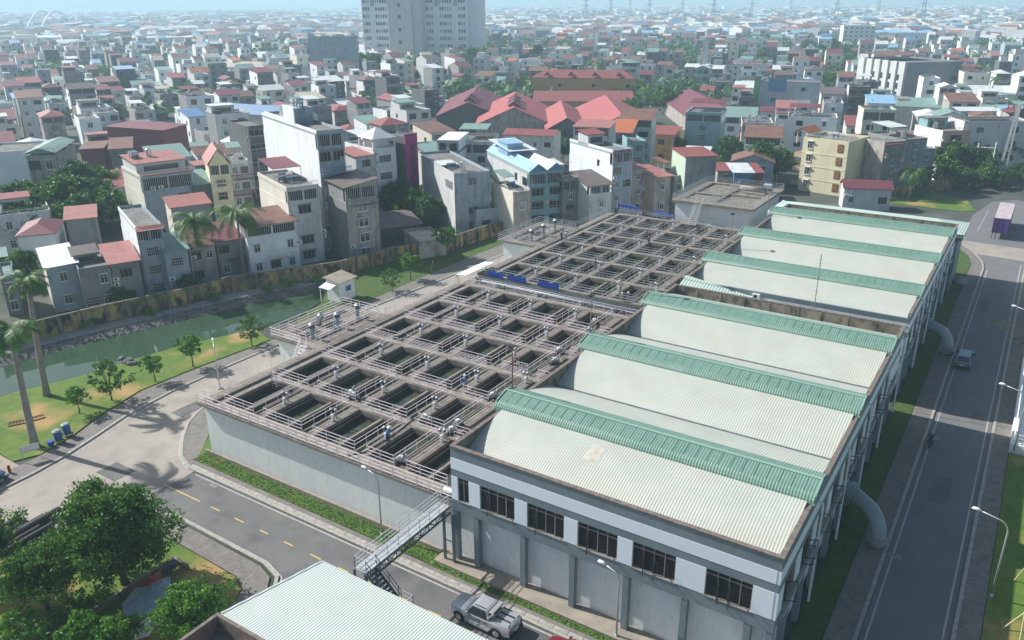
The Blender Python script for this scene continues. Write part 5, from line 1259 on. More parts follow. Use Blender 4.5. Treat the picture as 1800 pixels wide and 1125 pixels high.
# first row along the canal, from the left
H((80,471),(134,462),6.9,12,'two-storey blue-grey house with white sheet roof at the left end of the canal row',az=Z,wall='wblue',side='wcream',roof='monoL',rm='rwhite',rise=.2,cols=1,fl=2,st='w',sidew=[])
H((137,473),(192,465),6.8,9,'rough grey house with rubble-strewn flat roof and wall air conditioners',az=Z,wall='wgrey',roof='flat',fl=2,cols=2,st='gw-w',ac=((4.6,4.2),(4.6,3.4),(4.8,1.0)),pent=(0,4.5,3.2,7.5,1.3,'wgrey','mono','rbrown'))
H((193,464),(240,454),6.9,8,'grey house under a low red corrugated roof, small dark window pairs',az=Z,wall='wgrey',roof='mono',rm='rpink',rise=1.0,fl=2,cols=1,st='d')
H((238,400),(278,391),11.2,16,'tall narrow light-blue house with caged top balcony and pink awning',az=Z,wall='wblue',side='wwhite',roof='flat',fl=3,cols=1,st='g',awn=(11.3,1.3,.5,'rpink',-.1,3.8),ver=2.2)
H((288,443),(328,436),7.2,7,'small grey house with green sheet roof and boarded green window',az=Z,wall='wblue',roof='mono',rm='rgreen',rise=1.1,fl=2,cols=1,st='g',ac=((1.2,1.2),))
H((331,436),(378,430),6.3,8,'low house with dark red lean-to roof and brown grille veranda',az=Z,wall='wstain',roof='mono',rm='rrust',rise=.8,fl=2,cols=2,st='d-dw')
H((379,425),(430,418),6.4,8,'low grey house with red sheets between the two coconut palms',az=Z,wall='wgrey',roof='mono',rm='rpurple',rise=1.2,fl=2,cols=2,st='w-d-',awn=(3.4,1.0,.4,'rrust',1.5,5.4))
H((432,400),(522,388),8.5,8,'cream-white house with balustrade balcony and long rust-brown roof over a dark veranda',az=Z,wall='wwhite',roof='mono',rm='rrust',rise=1.0,fl=2,cols=3,st='wdwwsw',ver=2.2,balc=((3.4,7.8,3.3,.9,'white'),),ac=((8.4,4.5),))
H((503,330),(563,328),13.5,16,'white four-storey house with glazed rooftop room beside the tall white wall',az=Z,wall='wpale',side='wcream',roof='flat',fl=4,cols=1,st='dd-d',ver=2.4,ww=1.3,wh=1.7,tk=(('water_tank',1.6,7.0),('solar_heater',3,5)),ac=((5.6,5.0),(5.6,4.2)))
def tall_extra(t, w, d, h):
    b = MB(); b.box(.2,13,h-.6,w*.9,20,h+2.4); b.build('stair_tower', M['wblue'], t)
    b = MB(); b.box(-.03,11.0,h-.5,.19,17.0,h+2.8); b.box(-.03,17.0,h-.5,.15,d-2,h+.4); b.build('raised_side_wall', M['wwhite'], t)
    small('water_tank', t, (2.4,14.5,h+2.4)); small('water_tank', t, (2.4,16.0,h+2.4))
H((556,230),(600,225),21.5,31,'tallest white house with a huge blank white side wall and rooftop stair tower',az=Z,wall='wblue',side='wwhite',roof='flat',fl=6,cols=2,st='s-dd--ss--dd',ver=2.8,ww=1.3,wh=1.9,balc=((.2,5.6,14.1,.7,'wblue'),(.2,5.6,5.0,.8,'paintw'),(.2,5.6,8.2,.8,'paintw')),ac=((1.3,9.9),(4.5,9.9)),extra=tall_extra)  # shade on the front is put into its blue-grey colour; side stays white
H((606,330),(667,326),13.2,9,'brown-grey four-storey house with grille veranda and white casement pairs',az=Z,wall='wstain',side='wgrey',roof='monoL',rm='rbrown',rise=1.0,fl=4,cols=1,st='wwww',ver=2.6,ww=1.9,wh=1.6,ac=((5.0,1.0),),balc=((.3,5.6,9.9,.8,'frame'),))
H((625,275),(664,272),13.5,8,'narrow house with small orange-pink flat roof beside the white pavilion house',az=70,wall='wpale',roof='mono',rm='rpink',rise=.6,fl=4,cols=1,st='b')
def pyr(t, w, d, h):
    b = MB(); c = (w/2,3,h+3.8); z = h+1.9; P = [(-.3,-.3,z),(w+.3,-.3,z),(w+.3,6.2,z),(-.3,6.2,z)]
    for k in range(4): b.poly([P[k],P[(k+1)%4],c])
    b.poly(P[::-1]); b.build('pyramid_roof', M['rwhite'], t)
    b = MB(); 
    for x in (0,w-.3):
        for y in (0,5.6): b.box(x,y,h-.5,x+.3,y+.3,z)
    b.box(.8,1.5,h-.5,w-.8,5.4,z); b.build('roof_pavilion', M['wwhite'], t)
H((656,262),(701,259),14.5,12,'white house crowned by a pale pyramid roof pavilion left of the magenta sign',az=72,wall='wwhite',roof='flat',fl=4,cols=1,st='g',ww=1.6,extra=pyr)
def kara(t, w, d, h):
    b = MB(); b.box(0,-.6,1.5,w,-.01,h+.4); s = b.build('sign_board', M['wmagenta'], t)
    b = MB(); b.box(-.1,-.62,h+.4,w+.1,.1,h+.55); b.build('sign_cap', M['rpink'], t)
    cu = bpy.data.curves.new('letters','FONT'); cu.body = '\n'.join('KARAOKE'); cu.align_x = 'CENTER'; cu.size = 2.0; cu.space_line = .78; cu.extrude = .05
    o = bpy.data.objects.new('tmp', cu); COL.objects.link(o); dg = bpy.context.evaluated_depsgraph_get(); me = bpy.data.meshes.new_from_object(o.evaluated_get(dg)); bpy.data.objects.remove(o)
    me.materials.clear(); me.materials.append(M['ltr']); q = link('lettering', me, t, (w*.60,-.66,h-3.0)); q.rotation_euler = (pi/2,0,0)
M['ltr'] = mat('dark_purple_letters', (.07,.015,.06), None, 1, .6)
H((709,240),(734,240),16.5,8,'dark narrow building carrying a tall magenta KARAOKE sign',az=72,wall='wdark',roof='flat',cols=1,st='-',extra=kara,name='sign_building',cat='building')
H((798,305),(835,294),11.9,25,'big grey blank-walled house with caged balcony and roof railing right of the dark trees',az=55,w=7.2,wall='wblue',side='wpale',roof='flat',fl=4,cols=1,st='dd-g',tk=(('upright_tank',3.2,4),('solar_heater',1.6,6)),sidew=[('l',1.2,8.6,'g',4.2,1.4)],pent=(.2,8,3.2,12.5,.6,'wpale','flat','rwhite'))
H((838,327),(877,322),8.2,7,'small yellow-green gabled house squeezed beside the blank grey house',az=Z+6,wall='wmint',roof='gy',rm='rpink',rise=2.4,fl=2,cols=2,st='bw')
H((837,369),(903,360),5.0,6,'low grey house with pale balustrade balcony behind the platform',az=58,wall='wblue',roof='flat',fl=1,cols=2,st='bw',balc=((.5,5.5,1.2,.8,'wpale'),))
H((902,338),(931,334),9.2,10,'plain taupe house with cream flat roof and one bright window',az=58,wall='wstain',side='wcream',roof='flat',rm='rcream',fl=2,cols=1,st='w',tk=(('solar_heater',2,5),))
def bluetop(t, w, d, h):
    b = MB(); b.box(.6,14,h,4.0,20,h+3.0); b.build('roof_room', M['rsky'], t); b = MB(); b.box(.4,13.8,h+3.0,4.2,20.2,h+3.15); b.build('roof_room_roof', M['rsky'], t)
    for x in (0,w/2):
        b = MB(); a, c, m = x-.2, x+w/2+.1, x+w/4; 
        b.poly([(a,d,h-.1),(a,-.5,h-.1),(m,-.5,h+1.4),(m,d,h+1.4)]); b.poly([(c,-.5,h-.1),(c,d,h-.1),(m,d,h+1.4),(m,-.5,h+1.4)]); b.build('roof', M['rsky'] if x == 0 else M['rwhite'], t)
        b = MB(); b.poly([(a+.1,-.3,h-.1),(c-.1,-.3,h-.1),(m,-.3,h+1.3)]); b.build('gable', M['rblue'], t)
H((930,301),(989,293),11.2,26,'aqua house with twin sky-blue gables and dark verandas near the centre',az=53,w=7.4,wall='waqua',side='wpale',roof='flat',rm='rwhite',fl=3,cols=2,st='bbdddd',ww=1.5,wh=1.8,ver=2.7,extra=bluetop,sidew=[('l',1.5,8.0,'b',2.0,1.6),('l',7,8.2,'b',.9,1.4)],ac=((3.6,4.6),))
H((989,314),(1018,312),9.5,9,'weathered grey house with open terrace between the aqua house and the grey roof',az=58,wall='wgrey',roof='flat',fl=3,cols=1,st='gdw',ver=2.3)
H((1037,327),(1077,322),8.6,9,'grey house with a wide dark pitched sheet roof left of the tall white house',az=58,wall='wpale',roof='mono',rm='rbrown',rise=1.2,fl=2,cols=1,st='w',ver=2.2)
H((1078,264),(1111,257),14.0,17,'tall white house with red-roofed glazed corner room and small blue window',az=60,w=4.8,wall='wblue',side='wwhite',roof='flat',fl=4,cols=2,st='w-w-wbb-',ver=2.6,pent=(0,9.5,4.0,13.5,2.2,'wpale','mono','rred'),sidew=[('l',5,10,'b',.7,1.3)],ac=((1.6,3.2),(1.6,2.2)),awn=(13.7,.4,.1,'rred',-.2,4.2))
H((1110,298),(1141,297),9.6,8,'rough grey-brown house with small red roof pieces, three storeys of small windows',az=60,wall='wstain',roof='mono',rm='rpink',rise=.9,fl=3,cols=1,st='w')
H((1143,322),(1161,322),6.4,7,'low shed with red lean-to roofs between two brown houses',az=60,wall='wgrey',roof='mono',rm='rred',rise=1.2,fl=2,cols=1,st='w')
H((1151,312),(1186,311),8.2,8,'brown block house with bright orange-red sheet roof',az=60,wall='wstain',side='wpeach',roof='mono',rm='rpink',rise=1.0,fl=2,cols=1,st='w')
H((1186,309),(1208,309),8.2,9,'dark grey flat-roofed house cut by a pale terrace beside the orange-red roof',az=60,wall='wgrey',roof='flat',fl=2,cols=1,st='w')
H((1206,275),(1263,275),12.5,9,'grey windowless house under a wide overhanging flat red roof',az=40,wall='wgrey',side='wmint',roof='mono',rm='rred',rise=.3,fl=4,cols=1,st='w---')
H((1262,300),(1291,300),6.5,7,'small brown house with dark red roof beside the blue shed',az=30,wall='wstain',roof='mono',rm='rred',rise=.6,fl=2,cols=1,st='w')
H((1291,303),(1325,303),6.5,8,'bright blue sheet-metal shed behind the raised tank',az=30,wall='rblue',roof='mono',rm='rwhite',rise=.6,cols=1,st='-')
H((1325,303),(1342,303),6.5,8,'narrow dark red shed with a white-framed window beside the blue shed',az=30,wall='rpurple',roof='mono',rm='rred',rise=.6,cols=1,fl=1,st='w')
def yel(t, w, d, h):
    for z in (.9,4.2,7.4): 
        g = MB(); g.box(-2.4,1.0,z,0-.003,6.5,z+.14); g.box(-2.4,1.0,z+.14,-2.28,6.5,z+1.0); g.box(-2.27,1.0,z+.14,-.003,1.12,z+1.0); g.build('balcony', M['wpeach'], t)
        link('window', win_mesh('o'), t, (-.004,4.4,z+.5), -pi/2, (1.2,1,1.9))
    b = MB(); b.box(-2.3,1.1,10.5,-2.1,1.3,h+.9); b.box(-2.3,6.1,10.5,-2.1,6.3,h+.9); b.build('post', M['wyellow'], t)
    b = MB(); b.poly([(-2.9,.4,h+.7),(-1,.4,h+1.9),(-1,7,h+1.9),(-2.9,7,h+.7)]); b.poly([(.9,.4,h+.7),(.9,7,h+.7),(-1,7,h+1.9),(-1,.4,h+1.9)]); b.build('tiled_roof', M['rtile'], t)
H((1413,240),(1493,249),12.4,11,'yellow four-storey house with brown shutters and left-side balconies above the mint roof',wall='wyellow',roof='flat',fl=4,cols=3,st='w-ow-ow-ow-o',ww=1.2,wh=1.6,extra=yel,tk=(('water_tank',5.3,5),))
H((1485,330),(1547,324),4.6,5,'low white house with dark red roof and dark openings right of the yellow house',wall='wpale',roof='gx',rm='rpurple',rise=1.4,az=20,fl=1,cols=3,st='w-d')
H((1556,250),(1591,247),12.2,12,'stained grey-beige four-storey house with peeling blank side wall',wall='wgrey',side='wstain',roof='flat',fl=4,cols=1,st='w',az=52,ver=None,awn=(12.0,1.0,.3,'rred',-.1,4.5),ac=((.8,8.8),(4.3,5.5)),balc=((.2,4.8,8.9,.7,'frame'),))
H((1592,245),(1617,240),12.4,12,'dark grey annex with rooftop tank right of the peeling wall',wall='wgrey',roof='flat',fl=4,cols=1,st='w',az=52,tk=(('upright_tank',2,3),))
H((1617,262),(1650,262),9.5,10,'low dark house half hidden behind the right trees',wall='wgrey',roof='flat',fl=3,cols=1,st='w',az=45)
H((668,402),(735,410),3.4,12,'low shack with dark broken corrugated roof beside the brown-grey house',wall='wdark',roof='gx',rm='rbrown',rise=1.0,cols=1,st='-',az=60)
H((737,425),(788,421),3.2,9,'low brown flat-roofed shack at the foot of the blank grey house',wall='wstain',roof='flat',rm='rcream',cols=1,st='-',az=58)
# second row and right part
H((1519,192),(1577,193),15,9,'pale green four-storey house with planted open loggias on the right',wall='wmint',side='wcream',roof='flat',fl=4,cols=2,st='bbddbb',ver=2.8,az=20,tk=(('solar_heater',3,3),('solar_heater',6,3)))
H((1658,230),(1693,226),12,11,'white house with turquoise rear room and tan-striped window front',wall='wpeach',side='wwhite',roof='flat',fl=4,cols=1,st='b',az=42,tk=(('upright_tank',2,6),),pent=(.5,7,6,10.5,2.5,'waqua','flat','rconc'),ww=1.7)
H((1696,213),(1751,203),14,9,'grey-green narrow house with beige ribbed panel right of the turquoise room',wall='wpale',side='wpale',roof='flat',fl=4,cols=2,st='gb',az=30)
H((1305,215),(1357,219),12,11,'beige house with planted glass loggia and stacked roof tanks',wall='wpale',side='wpeach',roof='flat',fl=4,cols=2,st='wwwwdd',ver=2.5,az=20,tk=(('upright_tank',2,5),('upright_tank',4,6),('water_tank',6,7)),sidew=[('l',3,9,'b',1.5,1.4)])
H((1206,196),(1246,203),13.5,11,'pale blue house with caged top balcony beside the dark red long roof',wall='waqua',side='wwhite',roof='flat',fl=4,cols=1,st='g',az=12,ver=2.5)
H((1385,204),(1447,214),12,10,'white house with tank-covered roof left of the green loggia house',wall='wwhite',roof='flat',fl=4,cols=2,st='bw',az=14,tk=(('upright_tank',2,5),('water_tank',5,5),('upright_tank',6,7)))
def greenwall(t, w, d, h):
    b = MB(); b.box(-2.2,-.2,0,-.02,2.5,h+1.8); b.build('green_wall', M['ggreen'], t)
    b = MB(); b.box(3.0,-.08,h-3.8,9.5,-.01,h+1.0); b.build('blue_panel', M['rblue'], t)
M['ggreen'] = mat('green_painted_wall', (.16,.34,.14), (.13,.28,.12), .4, .8)
H((1337,142),(1440,144),13,12,'long light-blue house with royal blue roof panel and detached green wall',wall='wblue',roof='flat',fl=3,cols=2,st='--b--b',az=10,extra=greenwall)
def fins(t, w, d, h):
    b = MB()
    for k in range(6): y = .5+k*5.6; b.box(-.8,y,0,-.01,y+2.6,h+.2)
    b.build('fins', M['wpale'], t)
    for k in range(4):
        for z in (2.5,6,9.5): link('window', win_mesh('b'), t, (-.004,3.4+k*5.6+2.2,z), -pi/2, (2.2,1,2.4))
H((1596,110),(1714,110),17,34,'large slate-grey block with pale vertical fins on its left side',wall='wslate',side='wpale',roof='flat',fl=4,cols=4,st='---b---b---b----',az=45,extra=fins,name='office_block',cat='building',ww=1.6)
# left behind the trees
def cage(t, w, d, h):
    b = MB(); P = [(-.4,-.6,h+.6),(w+.4,-.6,h+.6),(w+.4,d+.4,h+.8),(-.4,d+.4,h+.8)]; m0, m1 = (w/2,-.6,h+1.7), (w/2,d+.4,h+1.7)
    b.poly([P[0],m0,m1,P[3]]); b.poly([m0,P[1],P[2],m1]); b.poly([P[0],P[1],m0]); b.build('sheet_roof', M['rgreen'], t)
    b = MB(); b.rail((0,.1,h-.5),(w,.1,h-.5),h=2.0,n=3,gap=1.2,r=.08); b.rail((w-.1,0,h-.5),(w-.1,6,h-.5),h=2.0,n=3,gap=1.2,r=.08); b.build('roof_cage', M['railg'], t)
H((45,275),(98,271),11.5,16,'grey three-storey house with green sheet roof over a caged roof garden at left',wall='wstain',side='wblue',roof='flat',fl=3,cols=2,st='b--wbw',az=46,extra=cage,ww=1.3,wh=2.0)
H((-30,268),(46,268),11.5,14,'blank pale blue-white house wall at the left edge behind the trees',wall='wwhite',roof='flat',cols=1,st='-',az=50)
H((140,262),(180,258),7.5,10,'dark red sheet-metal shed right of the caged roof garden',wall='rpurple',roof='mono',rm='rrust',rise=.4,cols=1,st='-',az=50)
H((187,222),(291,228),12,8,'large dark magenta-red sheet shed with pinkish roof on the left',wall='rpurple',roof='mono',rm='rpurple',rise=.5,cols=1,st='-',az=10)
H((192,262),(227,262),10.0,10,'grey block house with rust roof and tiny upper windows',wall='wgrey',roof='mono',rm='rrust',rise=1.2,cols=1,fl=3,st='w-g',az=55)
H((247,309),(338,296),12.3,13,'broad grey house with red awning roof, grilles and rooftop tanks before the sheds',wall='wblue',side='wcream',roof='flat',fl=3,cols=2,st='w----b',ver=3.0,az=Z+6,w=9.5,awn=(12.4,.5,.2,'rpink',-.3,9.8),tk=(('upright_tank',4.2,8,14),('water_tank',1.5,9,14),('water_tank',1.5,7.6,14)),pent=(.2,3.0,9.3,12,2.1,'wpale','mono','rpink'),ac=((1.8,9.5),(3.2,9.5)))
H((300,365),(357,352),8.0,5,'small front annex with bright pinkish-red awning roof among the palms',wall='wgrey',side='wcream',roof='mono',rm='rpink',rise=1.0,cols=1,fl=2,st='-',az=Z)
H((340,325),(382,322),9.5,9,'dark grey house with green-grey arched sheet roof left of the yellow gable',wall='wdark',roof='mono',rm='rgreen',rise=1.2,cols=1,st='-',az=Z+4)
H((366,290),(402,286),13,9,'ornate yellow house with pink-red front gable and balustrade',wall='wyellow',roof='gy',rm='rpink',rise=3.0,fl=4,cols=1,st='bbd',ver=2.6,az=58,balc=((.1,4.6,9.4,.6,'wyellow'),),tk=())
def arch(t, w, d, h):
    b = MB(); P = [(w*.5+cos(a)*w*.36,-.12,h-.4+sin(a)*1.6) for a in [pi*k/10 for k in range(11)]]; b.tube(P,.16,6); b.bar((.1,-.12,h-.4),(w-.1,-.12,h-.4),.2,.3); b.build('arch', M['white'], t)
H((403,283),(435,280),13,9,'narrow white and maroon house with arched ornamental parapet',wall='wpale',roof='flat',fl=4,cols=2,st='wb',az=58,extra=arch,balc=((.1,4.2,9.3,.5,'rpurple'),(.1,4.2,6.2,.5,'rpurple')))
def frame_(t, w, d, h):
    b = MB()
    for f in range(5): z = 2.9*f+2.5; b.box(-.1,-.8,z,w+.1,-.01,z+.3)
    for x in (0,w-.35): b.box(x,-.8,0,x+.35,-.45,h)
    b.build('concrete_frame', M['wgrey'], t)
H((432,222),(470,219),16.5,12,'unfinished dark concrete-frame house left of the tallest white wall',wall='wdark',roof='flat',fl=5,cols=1,st='d',ww=2.3,wh=2.0,az=Z+4,extra=frame_)
H((768,246),(795,250),14,12,'white modern house with slanted dark roof slab right of the KARAOKE sign',wall='wwhite',roof='monoL',rm='rbrown',rise=-2.5,fl=4,cols=2,st='bb',az=25,ww=.9,wh=1.7)
H((797,248),(857,243),12.5,12,'white frame terrace house beside the slanted slab',wall='wpale',roof='flat',fl=4,cols=2,st='dd',az=25,ver=2.6)
H((455,311),(502,324),13.0,6,'cream blank side house stepping up to the tall white wall',wall='wcream',roof='flat',cols=1,st='-',az=-24) if 0 else None
H((885,236),(972,240),9,9,'row house with red roofs below the big red warehouse gable',wall='wpale',roof='gx',rm='rred',rise=1.0,cols=4,fl=2,st='wb',az=18)
H((1008,222),(1067,226),15.0,9,'weathered terrace house with faded red flat roof and green netting',wall='wpale',roof='mono',rm='rpink',rise=.5,fl=4,cols=2,st='dd',ver=2.5,az=16)
H((1072,232),(1110,232),12,9,'house with orange tiled lean-to roof right of the green netting',wall='wgrey',roof='mono',rm='rtile',rise=2.0,fl=3,cols=1,st='d',az=16)
H((1112,248),(1132,246),11.5,10,'narrow turquoise-blue house with white windows',wall='waqua',roof='flat',fl=4,cols=1,st='g',az=40)
H((1102,232),(1176,240),8,8,'long low ochre building with red roof beside the big red warehouses',wall='worange',roof='mono',rm='rred',rise=1.2,cols=2,fl=2,st='b',az=6)
H((115,386),(166,383),9.5,6,'brick-grey block with pinkish-red slab roof among the left trees',wall='wgrey',roof='mono',rm='rpink',rise=.8,cols=1,st='-',az=Z-8)
H((30,415),(95,407),8.0,9,'white house with dark red hipped roof at the far left behind the row',wall='wwhite',roof='hip',rm='rpurple',rise=1.2,cols=2,fl=2,st='-',az=Z-14)
H((0,487),(26,484),6.0,8,'grey house with turquoise edged roof cut by the left edge',wall='wgrey',roof='flat',rm='rgreen',cols=1,fl=2,st='w',az=Z)
# red warehouses
def shed(pts, eave, label, rm='rred', wall='wstain', ridge=None, az=None, W_=None, D=None, rise=4, vents=0, name='warehouse'):
    A = G(*pts, eave); t = house_at((A.x,A.y), radians(az), W_, D, eave, label, 'warehouse', name, wall=wall, roof='gy', rm=rm, rise=rise, cols=1, st='-')
    for k in range(vents):
        b = MB(); y = 4+k*8; z = eave+rise-.15; b.poly([(W_/2-1.8,y,z),(W_/2,y,z+1.2),(W_/2,y+5,z+1.2),(W_/2-1.8,y+5,z)]); b.poly([(W_/2,y,z+1.2),(W_/2+1.8,y,z),(W_/2+1.8,y+5,z),(W_/2,y+5,z+1.2)]); b.poly([(W_/2-1.8,y,z),(W_/2+1.8,y,z),(W_/2,y,z+1.2)]); b.build('roof_vent', M['rpurple'], t)
    return t
def shed2(o, W_, D, eave, rise, label, rm, wall, vents=0, az=32):
    t = house_at(o, radians(az), W_, D, eave, label, 'warehouse', 'warehouse', wall=wall, roof='gy', rm=rm, rise=rise, cols=1, st='-')
    for k in range(vents):
        b = MB(); y = 5+k*9; z = eave+rise-.15; b.poly([(W_/2-2.2,y,z),(W_/2,y,z+1.4),(W_/2,y+6,z+1.4),(W_/2-2.2,y+6,z)]); b.poly([(W_/2,y,z+1.4),(W_/2+2.2,y,z),(W_/2+2.2,y+6,z),(W_/2,y+6,z+1.4)]); b.poly([(W_/2-2.2,y,z),(W_/2+2.2,y,z),(W_/2,y,z+1.4)]); b.build('roof_vent', M['rpurple'], t)
shed2((-152,213),24,48,5.5,5.4,'big red-roofed warehouse with stained gable end and raised ridge vents','rwh','wstain',3)
shed2((-127.3,214.9),12.6,46,5.5,3.6,'narrow red-roofed warehouse in the middle of the three','rwh','wdark')
shed2((-116.5,218.6),23,56,5.2,5.0,'broad red-roofed warehouse right of the narrow one','rwh','wdark')
shed2((-176,223.5),22,54,5.5,4.6,'dark maroon-roofed warehouse behind and left of the big gable','rpurple','wdark',2)
shed2((-92,250),21,74,5.0,4.0,'very long dark red roof running back beside the pale blue house','rpurple','wstain')
def dorm(t, w, d, h):
    for k in range(4):
        x = w*(.12+.235*k); b = MB(); b.poly([(x,-.4,h+.9),(x+3,-.4,h+.9),(x+1.5,-.4,h+2.4)]); b.poly([(x,-.4,h+.9),(x+1.5,-.4,h+2.4),(x+1.5,2.4,h+2.4)]); b.poly([(x+1.5,-.4,h+2.4),(x+3,-.4,h+.9),(x+1.5,2.4,h+2.4)]); b.build('dormer', M['rpurple'], t)
H((935,136),(1093,138),11,12,'long orange-walled building with a dormered dark red roof behind the warehouses',wall='worange',roof='hip',rm='rred',rise=3,fl=2,cols=9,st='--b',ww=.9,az=20,w=44,extra=dorm,name='long_building',cat='building')
H((938,178),(1106,174),5.5,13,'long low building with plain red roof in front of the orange-walled one',wall='worange',roof='mono',rm='rred',rise=2.6,cols=1,st='-',az=30,w=39,name='long_building',cat='building')
# pale high-rise beyond the city
p0 = Vector((0,0,0)); d_ = RT*(738-900)+UP*(562.5-100)+FW*FPX; d_.z = 0; d_.normalize(); c0 = d_*618
rzt = radians(17); t = thing('hospital_tower','pale blue-white high-rise with dark vertical shafts rising out of the frame','high-rise',(c0.x,c0.y,0),rzt)
M['tower'] = mat('pale_tower_wall', (.74,.80,.82), (.68,.74,.76), .1, .8); M['tshaft'] = mat('tower_shaft', (.26,.34,.40), None, 1, .6)
W2 = 31; b = MB(); b.box(-W2,0,0,-2,16,64); b.box(-2,1.5,0,W2-5,17.5,64); b.box(W2-5,3.5,0,W2,15,64); b.build('wall', M['tower'], t)
b = MB(); b.box(-13.5,-6.5,0,-1.0,-.01,32); b.box(-.9,-4.5,0,3.5,1.4,32); b.build('front_wing', M['twing'] if 'twing' in M else M['wpale'], t)
b = MB()
for x in (-26.0,-16.5): b.box(x,-.15,28,x+2.2,-.01,64.2)
for x in (8.5,18.5): b.box(x,1.35,28,x+2.2,1.49,64.2)
b.build('shaft', M['tshaft'], t)
b = MB()
for z in (31.9,): b.box(-13.7,-6.7,z,-.8,-.01,z+.4)
b.build('wing_roof', M['rconc'], t)
WM = win_mesh('b')
def towerwin(x0, x1, y, zs, nm):
    b = MB()
    for z in zs:
        x = x0
        while x < x1-1.0:
            b.box(x,y-.06,z,x+.95,y-.01,z+1.6,0 if (int(x*7+z*3)%3) else 1); x += 1.35
        b.box(x0-.3,y-.12,z-.5,x1+.2,y-.011,z-.2,2)
    b.build(nm, [M['glass'], M['tshaft'], M['white']], t)
for k in range(17):
    z = 4.5+3.55*k; lo_ = z < 27
    for x0, x1, y in ((-30.3,-26.3,0),(-23.4,-16.9,0),(-13.9,-2.3,0),(-1.5,8.2,1.5),(11.1,18.2,1.5),(21.1,25.6,1.5)):
        if x0 == -13.9 and z < 33: continue
        towerwin(x0, x1, y, [z], 'window_band')
b = MB()
for z in (10,16,22,27.5): b.box(-8.4,-6.58,z,-6.6,-6.51,z+1.7)
b.build('window', M['glass'], t)
t.scale = (1.40,1.40,1.40)
occupy((c0.x-42,c0.y-12), rzt, 92, 56)
# ---------------------------------------------------------------- the wider city
random.seed(42)
WN = {'wwhite':'white','wcream':'cream','wgrey':'grey','wblue':'blue-grey','wstain':'weathered','wpale':'pale','wdark':'dark','wpeach':'peach','waqua':'aqua','wmint':'mint','wbrick':'brick'}
RN = {'rcream':'cream','rred':'red','rpink':'pinkish','rrust':'rusty','rgreen':'green','rblue':'blue','rwhite':'white','rpurple':'maroon','rconc':'grey concrete','rbrown':'brown','rsky':'light blue','rtile':'orange tiled'}
LANDM = [((740,60),'the pale high-rise'),((515,290),'the tallest white house'),((60,290),'the roof garden'),((240,225),'the magenta-red shed'),((720,285),'the KARAOKE sign'),((880,200),'the big red warehouse'),((1015,145),'the dormered building'),((1080,290),'the red-cornered white house'),((1440,290),'the yellow house'),((1390,160),'the detached green wall'),((1640,140),'the slate-grey block'),((1550,230),'the green loggia house'),((330,110),'the left skyline'),((1300,80),'the right skyline')]
# keep-outs: the plant, the canal, the lawns
KO = [(-112,0,40,60)]
def in_plant(x, y):
    # left of the boundary wall is city
    P = [(-120,0),(-112,30)]+[(p[0]-1.5,p[1]+1) for p in WALLP]+[(-74,166),(-66,181),(-32,196),(-20,213),(0,246),(60,262),(60,0)]
    ins = False; j = len(P)-1
    for i in range(len(P)):
        if (P[i][1] > y) != (P[j][1] > y) and x < (P[j][0]-P[i][0])*(y-P[i][1])/(P[j][1]-P[i][1])+P[i][0]: ins = not ins
        j = i
    return ins
GREEN = [(560,100,50,14),(1180,110,40,20),(950,90,60,10),(1350,98,45,18),(1460,120,35,15),(120,345,100,45),(720,345,40,30),(60,480,60,60),(1190,180,40,26),(1330,270,60,30),(1640,80,60,18),(1540,80,80,15),(1720,90,90,14),(1690,280,60,30),(330,130,40,8),(860,100,30,14),(1110,205,30,14)]
cands = []
az0 = radians(66)
for zone, (azz, x0_, x1_) in enumerate(((66, -10000, 820), (16, 820, 10000))):
    a = radians(azz); ux, uy = cos(a), sin(a)
    r = 0; v = -400
    while v < 950:
        u = -500
        while u < 1100:
            w_ = random.uniform(5,9.5); d__ = random.uniform(8,12.5)
            x, y = ux*u-uy*v, uy*u+ux*v
            u += w_+random.choice((.05,.05,.05,.3,1.5))
            if y < 45 or hypot(x,y) > 900: continue
            px, py, z = proj((x,y,6))
            if z < 10 or not (-60 < px < 1860) or py > 1000 or not (x0_ <= px < x1_): continue
            if in_plant(x,y): continue
            cands.append((hypot(x,y), x, y, a, w_, d__, px, py))
        v += random.uniform(11.2,12.3)+(3 if r % 2 else 0); r += 1
cands.sort(key=lambda c: c[0])
FARST = []; specs = []
NI = 232
for D_, x, y, a, w_, d__, px, py in cands:
    gp_ = proj((x,y,0))
    if any(((gp_[0]-g[0])/g[2])**2+((gp_[1]-g[1])/g[3])**2 < 1 for g in GREEN) and random.random() < .9: continue
    if px < 480 and D_ < 165: continue
    if 600 < px < 1010 and gp_[1] > 300: continue
    if 780 < px < 1200 and 165 < gp_[1] < 300: continue
    if random.random() < (.04 if px < 800 else .17): continue
    if D_ > 330 and random.random() < .12+.5*min(1,(D_-330)/900): continue
    if not occupy((x,y), a, w_, d__, 0.0, True): continue
    st = random.choice((1,1,2,2,2,3,3,4)) if D_ < 500 else random.choice((1,2,2,3,3,4))
    wl = random.choice(('wwhite','wwhite','wgrey','wblue','wblue','wstain','wpale','wpale','wgrey','wwhite','wwhite','wcream','wdark','wpale'))
    rk = random.choice(('flat','flat','flat','flat','flat','mono','mono','mono','gx','hip','gy')); rmm = 'rconc' if rk == 'flat' else random.choice(('rred','rpink','rrust','rrust','rgreen','rblue','rwhite','rpurple','rpurple','rbrown','rgreen','rsky','rwhite','rcream','rtile') if random.random() < .5 else ('rred','rpurple','rrust','rgreen','rwhite'))
    h = st*3.2+.6+random.uniform(-.2,.4)
    if len(specs) < NI: specs.append((x,y,a,w_,d__,h,st,wl,rk,rmm,px,py,D_))
    else: FARST.append((x,y,a,w_,d__,h,wl,rk,rmm))
STN = ['','one','two','three','four','five','six']
byl = {}
